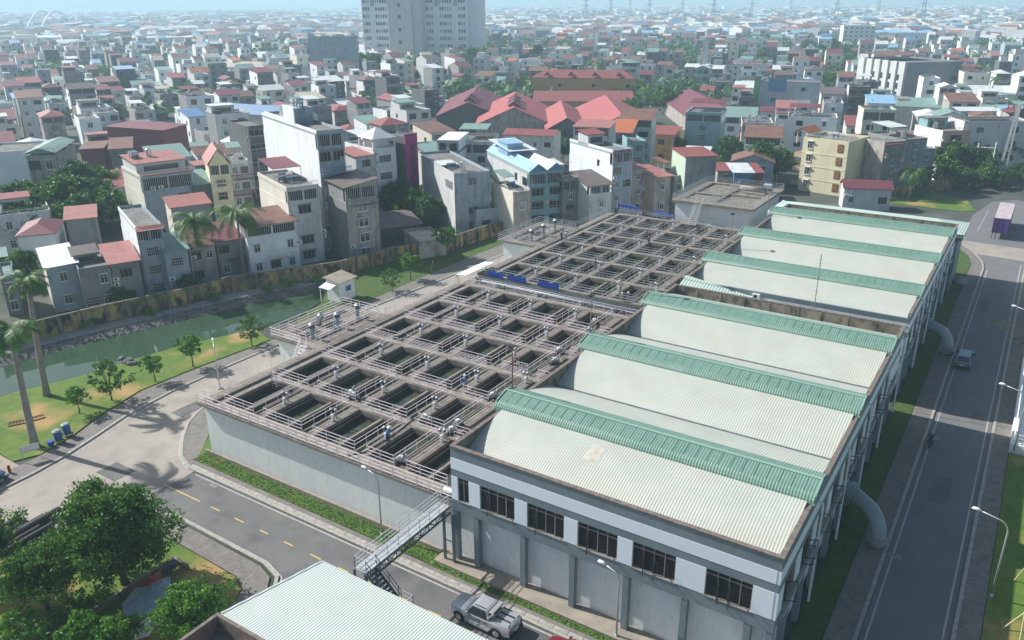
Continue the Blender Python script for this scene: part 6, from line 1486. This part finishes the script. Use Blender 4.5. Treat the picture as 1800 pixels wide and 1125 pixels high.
for s in specs:
    lm = min(LANDM, key=lambda q: (q[0][0]-s[10])**2+2.5*(q[0][1]-s[11])**2)[1]
    byl.setdefault(('%s %s-storey house, %s %s roof' % (WN[s[7]],STN[s[6]],RN[s[9]],{'flat':'flat','mono':'sloping','gx':'pitched','gy':'gabled','hip':'hipped'}[s[8]]), lm), []).append(s)
for (desc, lm), L in byl.items():
    L.sort(key=lambda s: s[12])
    for k, s in enumerate(L):
        x,y,a,w_,d__,h,st,wl,rk,rmm,px,py,D_ = s
        lab = '%s, %s%s' % (desc, 'near ' if len(L) == 1 else ordinal(k)+' such by ', lm)
        near_ = D_ < 260
        tk = [(random.choice(('upright_tank','water_tank','solar_heater')), random.uniform(1,w_-1), random.uniform(2,d__-1)) for _ in range(random.choice((1,1,2,3)))] if rk == 'flat' else []
        pent = (.3,d__*.45,w_*.7,d__-.5,2.3,random.choice((wl,'wpale')),random.choice(('flat','mono')),random.choice(('rred','rpink','rgreen','rconc','rwhite'))) if rk == 'flat' and random.random() < .55 else None
        cols = 2 if w_ > 6.2 else 1
        sw = [('l',random.uniform(1,d__-3),3.2*random.randint(0,st-1)+1.0,'b',1.0,1.2) for _ in range(random.choice((0,0,1,2)))]
        house_at((x,y), a, w_, d__, h, lab, wall=wl, side=random.choice((None,None,'wpale','wgrey','wwhite','wstain')), roof=rk, rm=rmm, rise=None, fl=st, cols=cols, st=random.choice(('w','b','d','wb','gw','wd','bw')), ww=random.uniform(1,1.5), wh=random.uniform(1.3,1.8), pent=pent, tk=tk, sidew=sw, ver=2.4 if rk != 'flat' and st > 2 and random.random() < .35 else None, group='houses of the city', occ=False,
                 balc=((.3,w_-.3,3.25*(st-1)+.1,.7,random.choice(('white','wpale','frame'))),) if st > 1 and random.random() < .35 else ())
# the rest of the city: too many to count
def city_mass(L, name, label):
    keys = ['wwhite','wgrey','wblue','wstain','wpale','wcream','wpeach','wdark','waqua','rconc','rred','rpink','rrust','rgreen','rblue','rwhite','rpurple','rbrown','rtile','rsky','glass','rcream']
    ix = {k: i for i, k in enumerate(keys)}; b = MB()
    for (x,y,a,w_,d__,h,wl,rk,rmm) in L:
        ux, uy = cos(a), sin(a); P = lambda u, v, z: (x+ux*u-uy*v, y+uy*u+ux*v, z)
        wi = ix.get(wl,1); ri = ix[rmm]; c = [P(0,0,0),P(w_,0,0),P(w_,d__,0),P(0,d__,0)]; T = [P(0,0,h),P(w_,0,h),P(w_,d__,h),P(0,d__,h)]
        for k in range(4): b.poly([c[k],c[(k+1)%4],T[(k+1)%4],T[k]], wi)
        if rk == 'flat':
            b.poly(T, ri)
            if random.random() < .6: q = random.uniform(1.8,2.8); u0 = random.uniform(0,w_*.4); b_ = [P(u0,d__*.5,h),P(u0+w_*.5,d__*.5,h),P(u0+w_*.5,d__*.9,h),P(u0,d__*.9,h)]; e = [(p[0],p[1],h+q) for p in b_]; [b.poly([b_[k],b_[(k+1)%4],e[(k+1)%4],e[k]], random.choice((0,4,wi))) for k in range(4)]; b.poly(e, random.choice((9,10,11,15)))
            if random.random() < .5: u0, v0 = random.uniform(0,w_-1.5), random.uniform(0,d__-1.5); b_ = [P(u0,v0,h+.3),P(u0+1.3,v0,h+.3),P(u0+1.3,v0+1,h+.3),P(u0,v0+1,h+.3)]; e = [(p[0],p[1],h+1.3) for p in b_]; [b.poly([b_[k],b_[(k+1)%4],e[(k+1)%4],e[k]], 0) for k in range(4)]; b.poly(e, 15)
        elif rk == 'mono': r_ = 1.0; b.poly([T[0],T[1],(T[2][0],T[2][1],h+r_),(T[3][0],T[3][1],h+r_)], ri); b.poly([T[0],(T[3][0],T[3][1],h+r_),T[3]], wi); b.poly([T[1],T[2],(T[2][0],T[2][1],h+r_)], wi)
        else:
            m0, m1 = P(0,d__/2,h+2), P(w_,d__/2,h+2); b.poly([T[0],T[1],m1,m0], ri); b.poly([T[2],T[3],m0,m1], ri); b.poly([T[3],T[0],m0], wi); b.poly([T[1],T[2],m1], wi)
        if hypot(x,y) < 1300:
            for f in range(int(h/3.2)):
                for u in ([.25,.75] if w_ > 6 else [.5]):
                    z = f*3.2+1.1; uu = w_*u; b.poly([P(uu-.55,-.05,z),P(uu+.55,-.05,z),P(uu+.55,-.05,z+1.4),P(uu-.55,-.05,z+1.4)], 20)
    o = b.build(name, [M[k] for k in keys], None); o['kind'] = 'stuff'; o['label'] = label; o['category'] = 'houses'
far = list(FARST)
random.seed(77)
for _ in range(9000):
    D_ = 880*(4.6**random.random()); az = radians(random.uniform(-67,1.5))
    x, y = D_*sin(az), D_*cos(az); s = 1+D_/2600
    if D_ > 1200 and random.random() < .25: continue
    if random.random() < .08: w_, d__, h = random.uniform(25,70), random.uniform(15,40), random.uniform(7,12)
    else: w_, d__, h = random.uniform(7,16)*s, random.uniform(8,18)*s, random.choice((4,6,7,9,10,13))+random.uniform(0,2)
    far.append((x,y,radians(random.choice((66,16,40,80)))+random.uniform(-.1,.1),w_,d__,h,random.choice(('wwhite','wwhite','wpale','wpale','wblue','wgrey','wcream','wpeach')),random.choice(('flat','mono','gx','gx')),random.choice(('rred','rpink','rconc','rwhite','rblue','rgreen','rrust','rwhite','rsky'))))
city_mass(far, 'distant_houses', 'countless small houses of the hazy city spreading to the horizon')
# a few landmarks far off
def flatshed(px, py, w_, d__, h, az, label, rm, wl='wpale', rise=2.5, kind='gx', name='long_shed', cat='shed', **k):
    A = G(px, py, h); return house_at((A.x,A.y), radians(az), w_, d__, h, label, cat, name, wall=wl, roof=kind, rm=rm, rise=rise, cols=k.pop('cols',1), st=k.pop('st','-'), **k)
flatshed(876,91,52,20,7,16,'long beige shed in the trees right of the pale high-rise','rcream',occ=False)
flatshed(985,108,75,12,5,4,'very long rusty roof behind the orange dormered building','rrust',occ=False)
flatshed(362,196,38,9,9,8,'long bright blue roof left of the tallest white house','rblue',occ=False)
flatshed(380,118,60,22,7,22,'wide beige roofed hall in the left haze','rcream',occ=False)
flatshed(1090,72,24,12,11,14,'pale blue three-storey block amid distant trees','rconc','wblue',kind='flat',name='office_block',cat='building',cols=6,st='b',occ=False)
flatshed(1424,44,48,18,14,22,'long white school-like block on the right skyline','rwhite','wwhite',kind='flat',name='office_block',cat='building',cols=14,st='b',occ=False)
flatshed(1484,45,26,16,20,22,'white columned block right of the long white skyline block','rwhite','wwhite',kind='flat',name='office_block',cat='building',cols=6,st='b',occ=False)
flatshed(1470,182,80,14,7,8,'long pale green ridge roof behind the planted loggia house','rgreen',occ=False)
flatshed(1655,165,42,22,6.5,22,'white-walled hall with pale grey-green roof at the right','rwhite','wwhite',occ=False)
flatshed(1400,118,55,18,6,16,'broad rusty brown roof behind the detached green wall','rrust',occ=False)
flatshed(1236,72,3,3,20,16,'thin pale concrete tower block on the centre-right skyline','rconc','wpale',kind='flat',name='narrow_tower',cat='building',occ=False)
flatshed(540,66,24,16,24,30,'bluish square block in the left haze beside the pale high-rise','rconc','wblue',kind='flat',name='office_block',cat='building',occ=False)
for k, (x0, x1, nm) in enumerate(((45,102,'left'),(70,128,'right'))):
    A, B = G(x0,54,5), G(x1,42,5); t = thing('arch_bridge', '%s white arch of the far bridge in the upper left haze' % nm, 'bridge', A); b = MB(); P = []
    for j in range(13): u = j/12; q = A.lerp(B,u); P.append(q+Vector((0,0,26*sin(pi*u))))
    b.tube(P,1.6,6); b.bar(A,B,4,1.5); b.build('arch', M['white'], t, True)
# electricity pylons on the horizon
for k, px in enumerate((1030,1074,1108,1142,1200,1255,1322,1390,1472,1545,1625)):
    D_ = 1500+((k*37)%5)*160; d_ = RT*(px-900)+UP*(562.5-10)+FW*FPX; d_.z = 0; d_.normalize(); p = d_*D_
    t = thing('pylon', '%s electricity pylon from the left along the right horizon' % ['first','second','third','fourth','fifth','sixth','seventh','eighth','ninth','tenth','eleventh'][k], 'pylon', p, 0, 'electricity pylons on the horizon')
    b = MB(); hh = 52
    for sx in (-1,1):
        for sy in (-1,1): b.bar((sx*4,sy*4,0),(sx*.5,sy*.5,hh),.5)
    for z in (10,20,30,40): 
        w_ = 4-3.5*z/hh; b.bar((-w_,-w_,z),(w_,w_,z+6),.35); b.bar((w_,-w_,z),(-w_,w_,z+6),.35)
    for z in (34,42,49): b.bar((-8,0,z),(8,0,z),.6)
    b.build('lattice', M['steel'], t)
# nearer concrete pylon and poles at right
p = G(1757,320,0); t = thing('utility_pylon','leaning concrete utility pylon with insulators at the right edge','utility pole',(p.x,p.y,0)); b = MB()
b.bar((-.7,0,0),(.5,0,18.5),.45,.6); b.bar((.7,0,0),(.9,0,18.5),.45,.6)
for k in range(9): b.bar((-.6+.13*k,0,1.5+k*2),(.75,0,1.5+k*2),.25)
b.build('pole', M['wpale'], t); b = MB(); b.bar((-1.6,0,18.4),(2.8,0,18.4),.2); b.bar((-1.6,0,16.4),(2.8,0,16.4),.2)
for x in (-1.5,-.4,1.7,2.7): b.cyl(x,0,17.0,18.3,.12,8)
b.build('crossarm', M['rust'], t)
p = G(1722,322,0); t = thing('transformer_pole','twin white pole stand with a transformer box before the right trees','transformer',(p.x,p.y,0)); b = MB(); b.cyl(-1.8,0,0,9.5,.16,8); b.cyl(1.8,0,0,10,.16,8); b.bar((-2.2,0,8.6),(2.2,0,8.6),.2); b.bar((-2,0,4.0),(2,0,4.0),.25); b.build('pole', M['white'], t); b = MB(); b.box(.4,-.6,4.2,1.8,.6,5.9); b.build('transformer_box', M['tank'], t)
# ---------------------------------------------------------------- trees
def tree_mesh(seed, h, cr, ch, nclump, nleaf, ls, tr=.22, flat=.75, lean=(0,0), limbs=9, spread=.9, hollow=.45, mats='dark'):
    """trunk mesh and crown mesh: clumps of leaves round the limb ends"""
    rnd = random.Random(seed); tb = MB(); cb = MB(); zc = h-ch/2
    base = Vector((0,0,0)); fork = Vector((lean[0],lean[1],max(.8,h-ch*1.0)))
    tb.tube([base, base.lerp(fork,.5)+Vector((rnd.uniform(-.1,.1),rnd.uniform(-.1,.1),0)), fork],[tr*1.25,tr,tr*.8],9)
    ends = []
    for k in range(limbs):
        a = 2*pi*k/limbs+rnd.uniform(-.3,.3); el = rnd.uniform(.25,1.3); r = cr*rnd.uniform(.6,.9)
        e = Vector((cos(a)*r*cos(el)*spread, sin(a)*r*cos(el)*spread, 0))+Vector((lean[0],lean[1],zc+ch*.42*sin(el)))
        m = fork.lerp(e,.5)+Vector((0,0,.12*cr)); tb.tube([fork,m,e],[tr*.55,tr*.32,tr*.1],6); ends.append(e)
        for _ in range(3):
            e2 = e+Vector((rnd.uniform(-1,1),rnd.uniform(-1,1),rnd.uniform(-.4,.8)))*cr*.28; tb.tube([m.lerp(e,.5),e2],[tr*.15,tr*.05],5,caps=False); ends.append(e2)
    for k in range(nclump):
        if rnd.random() < .35: c = rnd.choice(ends)+Vector((rnd.uniform(-1,1),rnd.uniform(-1,1),rnd.uniform(-1,1)))*cr*.12
        else:
            while True:
                v = Vector((rnd.uniform(-1,1),rnd.uniform(-1,1),rnd.uniform(-1,1)))
                if hollow < v.length < 1: break
            lobe = 1+.24*sin(3*atan2(v.y,v.x)+seed)+.18*sin(5*atan2(v.y,v.x)+2*seed)+.16*sin(5*v.z+seed)
            c = Vector((v.x*cr*lobe, v.y*cr*lobe, v.z*ch/2*flat/.75*(1 if v.z > 0 else .75)))+Vector((lean[0],lean[1],zc))
        rr = cr*rnd.uniform(.10,.20); mi = rnd.choices((0,1,2),(5,3,3))[0]
        for _ in range(nleaf):
            v = Vector((rnd.gauss(0,.5),rnd.gauss(0,.5),rnd.gauss(0,.38)))*rr; p = c+v
            n = Vector((rnd.uniform(-1,1),rnd.uniform(-1,1),rnd.uniform(-.2,1))).normalized(); u = n.orthogonal().normalized(); u = (Matrix.Rotation(rnd.uniform(0,2*pi),3,n)@u); w = n.cross(u); s = ls*rnd.uniform(.6,1.3)
            cb.poly([p-u*s, p-w*s*.45, p+u*s, p+w*s*.45], mi if rnd.random() < .75 else rnd.choice((0,1,2)))
    tm = bpy.data.meshes.new('trunk'); tm.from_pydata(tb.v,[],tb.f); tm.materials.append(M['trunk']); tm.polygons.foreach_set('use_smooth',[True]*len(tb.f))
    cm = bpy.data.meshes.new('crown'); cm.from_pydata(cb.v,[],cb.f)
    for m in LEAF[mats]: cm.materials.append(m)
    cm.polygons.foreach_set('material_index', cb.m)
    return tm, cm
def tree(p, meshes, label, name='tree', sc=1, rz=0, group=None, cat='tree'):
    t = thing(name, label, cat, p, rz, group); t.scale = (sc,sc,sc) if not isinstance(sc, tuple) else sc
    link('trunk', meshes[0], t); link('crown', meshes[1], t); return t
def palm(p, h, lean, label, nf=18, fl=3.4, name='coconut_palm', r=.2, seed=1, royal=False, droop=1.0, group=None):
    rnd = random.Random(seed); t = thing(name, label, 'palm', p, 0, group)
    b = MB(); P = [(lean[0]*(k/8)**1.5, lean[1]*(k/8)**1.5, h*k/8) for k in range(9)]; R_ = [r*(1.35 if k == 0 else 1.1-.045*k if not royal else 1.15-.05*k) for k in range(9)]
    b.tube(P,R_,12); b.build('trunk', M['ptrunk'], t, False, True); top = Vector(P[-1])
    if royal: b = MB(); b.tube([top,top+Vector((0,0,1.3))],[r*.62,r*.3],10); b.build('crownshaft', LEAF['bright'][1], t); top += Vector((0,0,1.2))
    b = MB()
    for k in range(nf):
        a = 2*pi*k/nf*2.4+rnd.uniform(-.2,.2); el = rnd.uniform(-.25,1.15); L_ = fl*rnd.uniform(.8,1.05); d = Vector((cos(a),sin(a),0)); pts = []
        p_ = Vector(top); ang = el
        for j in range(9): pts.append(Vector(p_)); p_ += (d*cos(ang)+Vector((0,0,sin(ang))))*L_/8; ang -= (.20+.10*rnd.random())*droop
        b.tube(pts,[.04-.004*j for j in range(9)],4,1,False); sd = Vector((-d.y,d.x,0)); mi = rnd.choice((0,0,1,2))
        for j in range(1,9):
            for q in range(5):
                o = pts[j-1].lerp(pts[j],q/5); ln = L_*.26*(sin(pi*min(.98,(j+q/5)/9.5))**.6); tang = (pts[j]-pts[j-1]).normalized()
                for s in (-1,1):
                    e = o+sd*s*ln*.85+tang*ln*.35-Vector((0,0,ln*rnd.uniform(.25,.6)*droop)); w = tang*.045
                    b.poly([o-w,o+w,e], mi)
    b.build('fronds', [LEAF['bright'][2],LEAF['dark'][1],LEAF['dark'][0]] , t)
    return t
# the big tree and its neighbours, lower left
BT = tree_mesh(101, 8.6, 4.4, 7.4, 800, 40, .17, .32, .8, (0,0), 12, .9, .45)
p = G(205,1010,0); tree((-53.3,26.4,0), BT, 'big dense dark-leaved tree in front of the road junction', sc=(.9,.9,.95), rz=.3)
T2 = tree_mesh(102, 6.0, 3.0, 4.4, 380, 36, .15, .18, .8, (0,0), 9, .9, .35)
p = G(83,1078,0); tree((p.x-.2,p.y+.2,0), T2, 'smaller dark tree left of and below the big tree', sc=.88)
p = G(0,1040,0); tree((p.x-2.0,p.y,0), T2, 'dark tree cut off by the left edge below the pipe pile', sc=.95, rz=2.0)
T3 = tree_mesh(103, 4.6, 2.7, 3.8, 320, 36, .15, .14, .8, (0,0), 8, .9, .3, 'bright')
tree((G(342,1098,1.5).x,G(342,1098,1.5).y,0), T3, 'bright green rounded tree beside the mint roof corner', sc=.92)
T4 = tree_mesh(104, 3.4, 2.0, 3.0, 220, 34, .14, .12, .8, (0,0), 8, .9, .3, 'bright')
tree((G(205,1125,1.2).x,G(205,1125,1.2).y,0), T4, 'bright green bush-like tree at the bottom edge left of the tarpaulins', sc=.8)
tree((G(155,1130,1).x-.5,G(155,1130,1).y,0), T4, 'lower bright bush cut by the bottom edge', sc=.8, rz=1.2)
SH = tree_mesh(120, 1.2, 1.3, 1.1, 60, 26, .10, .05, .8, (0,0), 5, .9, .2, 'bright')
for k, (px, py, s, l) in enumerate(((30,1110,1.2,'leftmost'),(70,1125,1.0,'second from left'),(110,1100,.9,'third from left'),(140,1060,.8,'uppermost'),(175,1050,.7,'rightmost'))):
    q = G(px,py,.2); tree((q.x,q.y,0), SH, '%s of five low shrubs below the left trees' % l, 'shrub', s, k, 'low shrubs below the left trees', 'shrub')
for k, (px, py, s) in enumerate(((150,575,.9),(268,553,.8),(380,528,.9),(470,512,.8),(505,505,1.0),(560,497,.9),(600,492,.9),(705,463,.8),(770,450,.7),(1520,352,1.0),(1560,352,.9),(1612,346,1.1),(1690,336,1.2),(1750,326,1.2))):
    q = G(px,py,.1); tree((q.x,q.y,0), SH, '%s bush from the left along the stained boundary walls' % (ordinal(k) if k else 'first'), 'bush', s, k, 'bushes along the boundary walls', 'bush')
# lawn trees by the canal
LT = [tree_mesh(110+k, 4.2, 1.7, 2.6, 90, 26, .16, .09, .8, (0,0), 6, .95, .2, 'bright') for k in range(3)]
LT2 = tree_mesh(115, 5.0, 2.2, 4.2, 60, 34, .17, .09, .9, (0,0), 9, 1.0, .55, 'dark')
for (px, py, m, s, l) in ((140,727,LT[0],.72,'low many-stemmed shrub tree nearest the blue bins'),(196,704,LT2,.95,'open-crowned young tree with separate leaf clumps on the canal lawn'),(273,671,LT[1],.78,'slim bushy tree right of the open-crowned one'),(340,645,LT[2],.95,'roundest bushy tree on the canal lawn'),(443,608,LT2,.80,'sparse spindly tree at the water near the inlet platform')):
    q = G(px,py,.1); tree(q, m, l, sc=s, rz=px)
for (px, py, m, s, l) in ((722,492,LT[1],1.0,'left round tree on the dark lawn'),(786,452,LT[2],1.25,'right round tree on the dark lawn by the boundary wall'),(690,512,LT2,.7,'sapling held by two leaning stakes on the dark lawn')):
    q = G(px,py,.1); tree(q, m, l, sc=s, rz=px)
for k, (a, c, l) in enumerate((((668,510),(683,487),'left stake of the staked sapling'),((685,510),(681,487),'right stake of the staked sapling'),((756,478),(766,459),'stake leaning on the lawn right of the sapling'))):
    A = G(*a,.1); B = G(*c,2.0); B = A+(B-A)*.5 if (B-A).length > 4 else B; t = thing('support_stake', l, 'stake', A); b = MB(); b.tube([A,A+Vector((.6*(-1)**k,.2,2.0))],.045,6); b.build('pole', M['bamboo'], t, True)
# palms
palm(G(62,785,.1), 11.6, (.1,.3), 'near royal palm with thick grey trunk at the left edge of the lawn', 20, 3.8, 'royal_palm', .34, 5, True, .9)
palm(G(83,695,.1), 12.6, (.3,.6), 'far royal palm behind the near one beside the canal', 18, 3.2, 'royal_palm', .32, 6, True, .9)
palm(G(355,500,0), 10.2, (-.5,.6), 'left coconut palm in front of the canal row houses', 34, 5.3, seed=8)
palm(G(430,488,0), 10.4, (-.4,.4), 'right coconut palm before the cream-white balcony house', 34, 5.3, seed=9)
palm(G(1597,350,0), 6.2, (.2,0), 'coconut palm on the lawn behind the mint roof', 30, 4.6, seed=10, droop=1.25)
palm(G(1736,195,0), 12, (.2,0), 'tall palm left of the pair above the right-hand halls', 16, 3.6, seed=12)
palm(G(1779,192,0), 13, (.2,0), 'tall palm right of the pair above the right-hand halls', 16, 3.6, seed=13)
# background trees, five kinds copied about
KB = [tree_mesh(200+k, 9, 4.4, 6.8, 300, 18, .40, .25, .8, (0,0), 7, .9, .4, 'far' if k % 2 else 'dark') for k in range(5)]
TG = []
def bt(px, py, s, l, k=0): q = G(px,py,0); tree((q.x,q.y,0), KB[k], l, sc=s, rz=px*.7, group='trees among the houses'); occupy((q.x-3*s,q.y-3*s),0,6*s,6*s,0)
spots = [(30,395,.75),(70,400,.85),(105,395,.9),(150,375,1.15),(190,372,1.0),(228,372,.7),(12,350,.6),(55,372,.7),(20,432,.8),(62,434,.85),(112,428,.8),(158,414,.9),(200,402,.8),(40,408,1.0),(85,412,.95),(130,398,1.1),(175,392,1.0),(212,540,.38),(335,520,.36),(50,500,.6),(20,505,.55),
         (700,385,.85),(730,392,.75),(755,398,.65),(688,360,.7),(935,275,.7),(990,285,.7),(980,262,.6),(1070,262,.55),(1110,215,.9),(1090,218,.7),(846,198,.8),(1165,200,1.1),(1190,198,.9),(1185,285,.75),(1200,300,.5),
         (1280,295,.9),(1305,288,.8),(1335,325,1.05),(1362,322,.9),(1320,315,.8),(1282,330,.5),(1260,315,.55),(1640,305,.9),(1665,318,1.0),(1690,305,.8),(1710,318,.9),(1770,308,1.1),(1795,295,1.1),(1755,290,.8),(1620,330,.6),(1690,335,.6),(1730,330,.6),(1785,330,.6),
         (1460,165,1.0),(1475,160,1.0),(1490,162,.9),(1340,118,1.3),(1355,116,1.3),(1270,122,1.3),(1285,118,1.3),(1300,116,1.1),(870,120,1.1),(945,112,1.3),(900,112,1.0),(560,112,1.4),(580,110,1.4),(545,116,1.2),(640,118,.9),(750,122,1.0),(700,150,.8),(735,150,.9),(640,138,1.5),(662,136,1.4),(690,140,1.5),(740,138,1.4),(775,134,1.5),(800,136,1.4),(830,130,1.6),(850,126,1.5),(615,136,1.5),(1420,102,1.4),(1460,100,1.4),(1440,108,1.2),(1480,108,1.2),(1240,108,1.2),(1200,104,1.2)]
ln = {}
for k, (px, py, s) in enumerate(spots):
    lm = min(LANDM, key=lambda q: (q[0][0]-px)**2+2.5*(q[0][1]-py)**2)[1]; ln.setdefault(lm, []).append((py, px, s, k))
for lm, L in ln.items():
    L.sort(key=lambda q: -q[0])
    for j, (py, px, s, k) in enumerate(L): bt(px, py, s, '%s green tree by %s' % (ordinal(j), lm), k % 5)
# distant tree cover, beyond counting
b = MB(); rnd = random.Random(9)
def lump(x, y, r, h):
    for _ in range(26):
        a = rnd.uniform(0,2*pi); q = r*rnd.random()**.5; z = h*rnd.uniform(.3,1)*(1-.4*q/r); s = r*rnd.uniform(.12,.26); c = Vector((x+cos(a)*q,y+sin(a)*q,z)); n = Vector((rnd.uniform(-1,1),rnd.uniform(-1,1),rnd.uniform(.1,1))).normalized(); u = n.orthogonal().normalized(); w = n.cross(u)
        b.poly([c-u*s,c-w*s*.8,c+u*s,c+w*s*.8], rnd.choice((0,1,2)))
for _ in range(4200):
    D_ = 330*(10**rnd.random()); az = radians(rnd.uniform(-66,1)); x, y = D_*sin(az), D_*cos(az)
    px, py, z = proj((x,y,0)); g = 0 if px < 700 else 1
    if rnd.random() > (.5 if g == 0 else 1): continue
    if D_ < 520 and not occupy((x-3,y-3),0,6,6,0,True): continue
    lump(x, y, rnd.uniform(4,9)*(1+D_/1500), rnd.uniform(6,11)*(1+D_/6000))
for gx, gy, rx, ry in GREEN[0:5]+GREEN[11:14]:
    for _ in range(60):
        a = rnd.uniform(0,2*pi); q = rnd.random()**.5; P_ = G(gx+cos(a)*rx*q, gy+8+sin(a)*ry*q, 0)
        if P_.length > 200: lump(P_.x, P_.y, rnd.uniform(4,7), rnd.uniform(8,12))
o = b.build('distant_trees', LEAF['far']); o['kind'] = 'stuff'; o['label'] = 'distant tree cover between the hazy houses'; o['category'] = 'trees'
# ---------------------------------------------------------------- the air
hz = MB(); hz.box(-6400,-300,-3.5,3500,6400,100.0)
m = bpy.data.materials.new('haze_air'); m.use_nodes = True; t = m.node_tree; t.nodes.clear()
out = t.nodes.new('ShaderNodeOutputMaterial'); pv = t.nodes.new('ShaderNodeVolumePrincipled'); pv.inputs['Color'].default_value = (.60,.86,1.0,1); pv.inputs['Density'].default_value = .0004; pv.inputs['Anisotropy'].default_value = .1
t.links.new(pv.outputs[0], out.inputs['Volume'])
o = hz.build('haze', m); o['kind'] = 'stuff'; o['label'] = 'bluish haze in the air over the city'; o['category'] = 'haze'
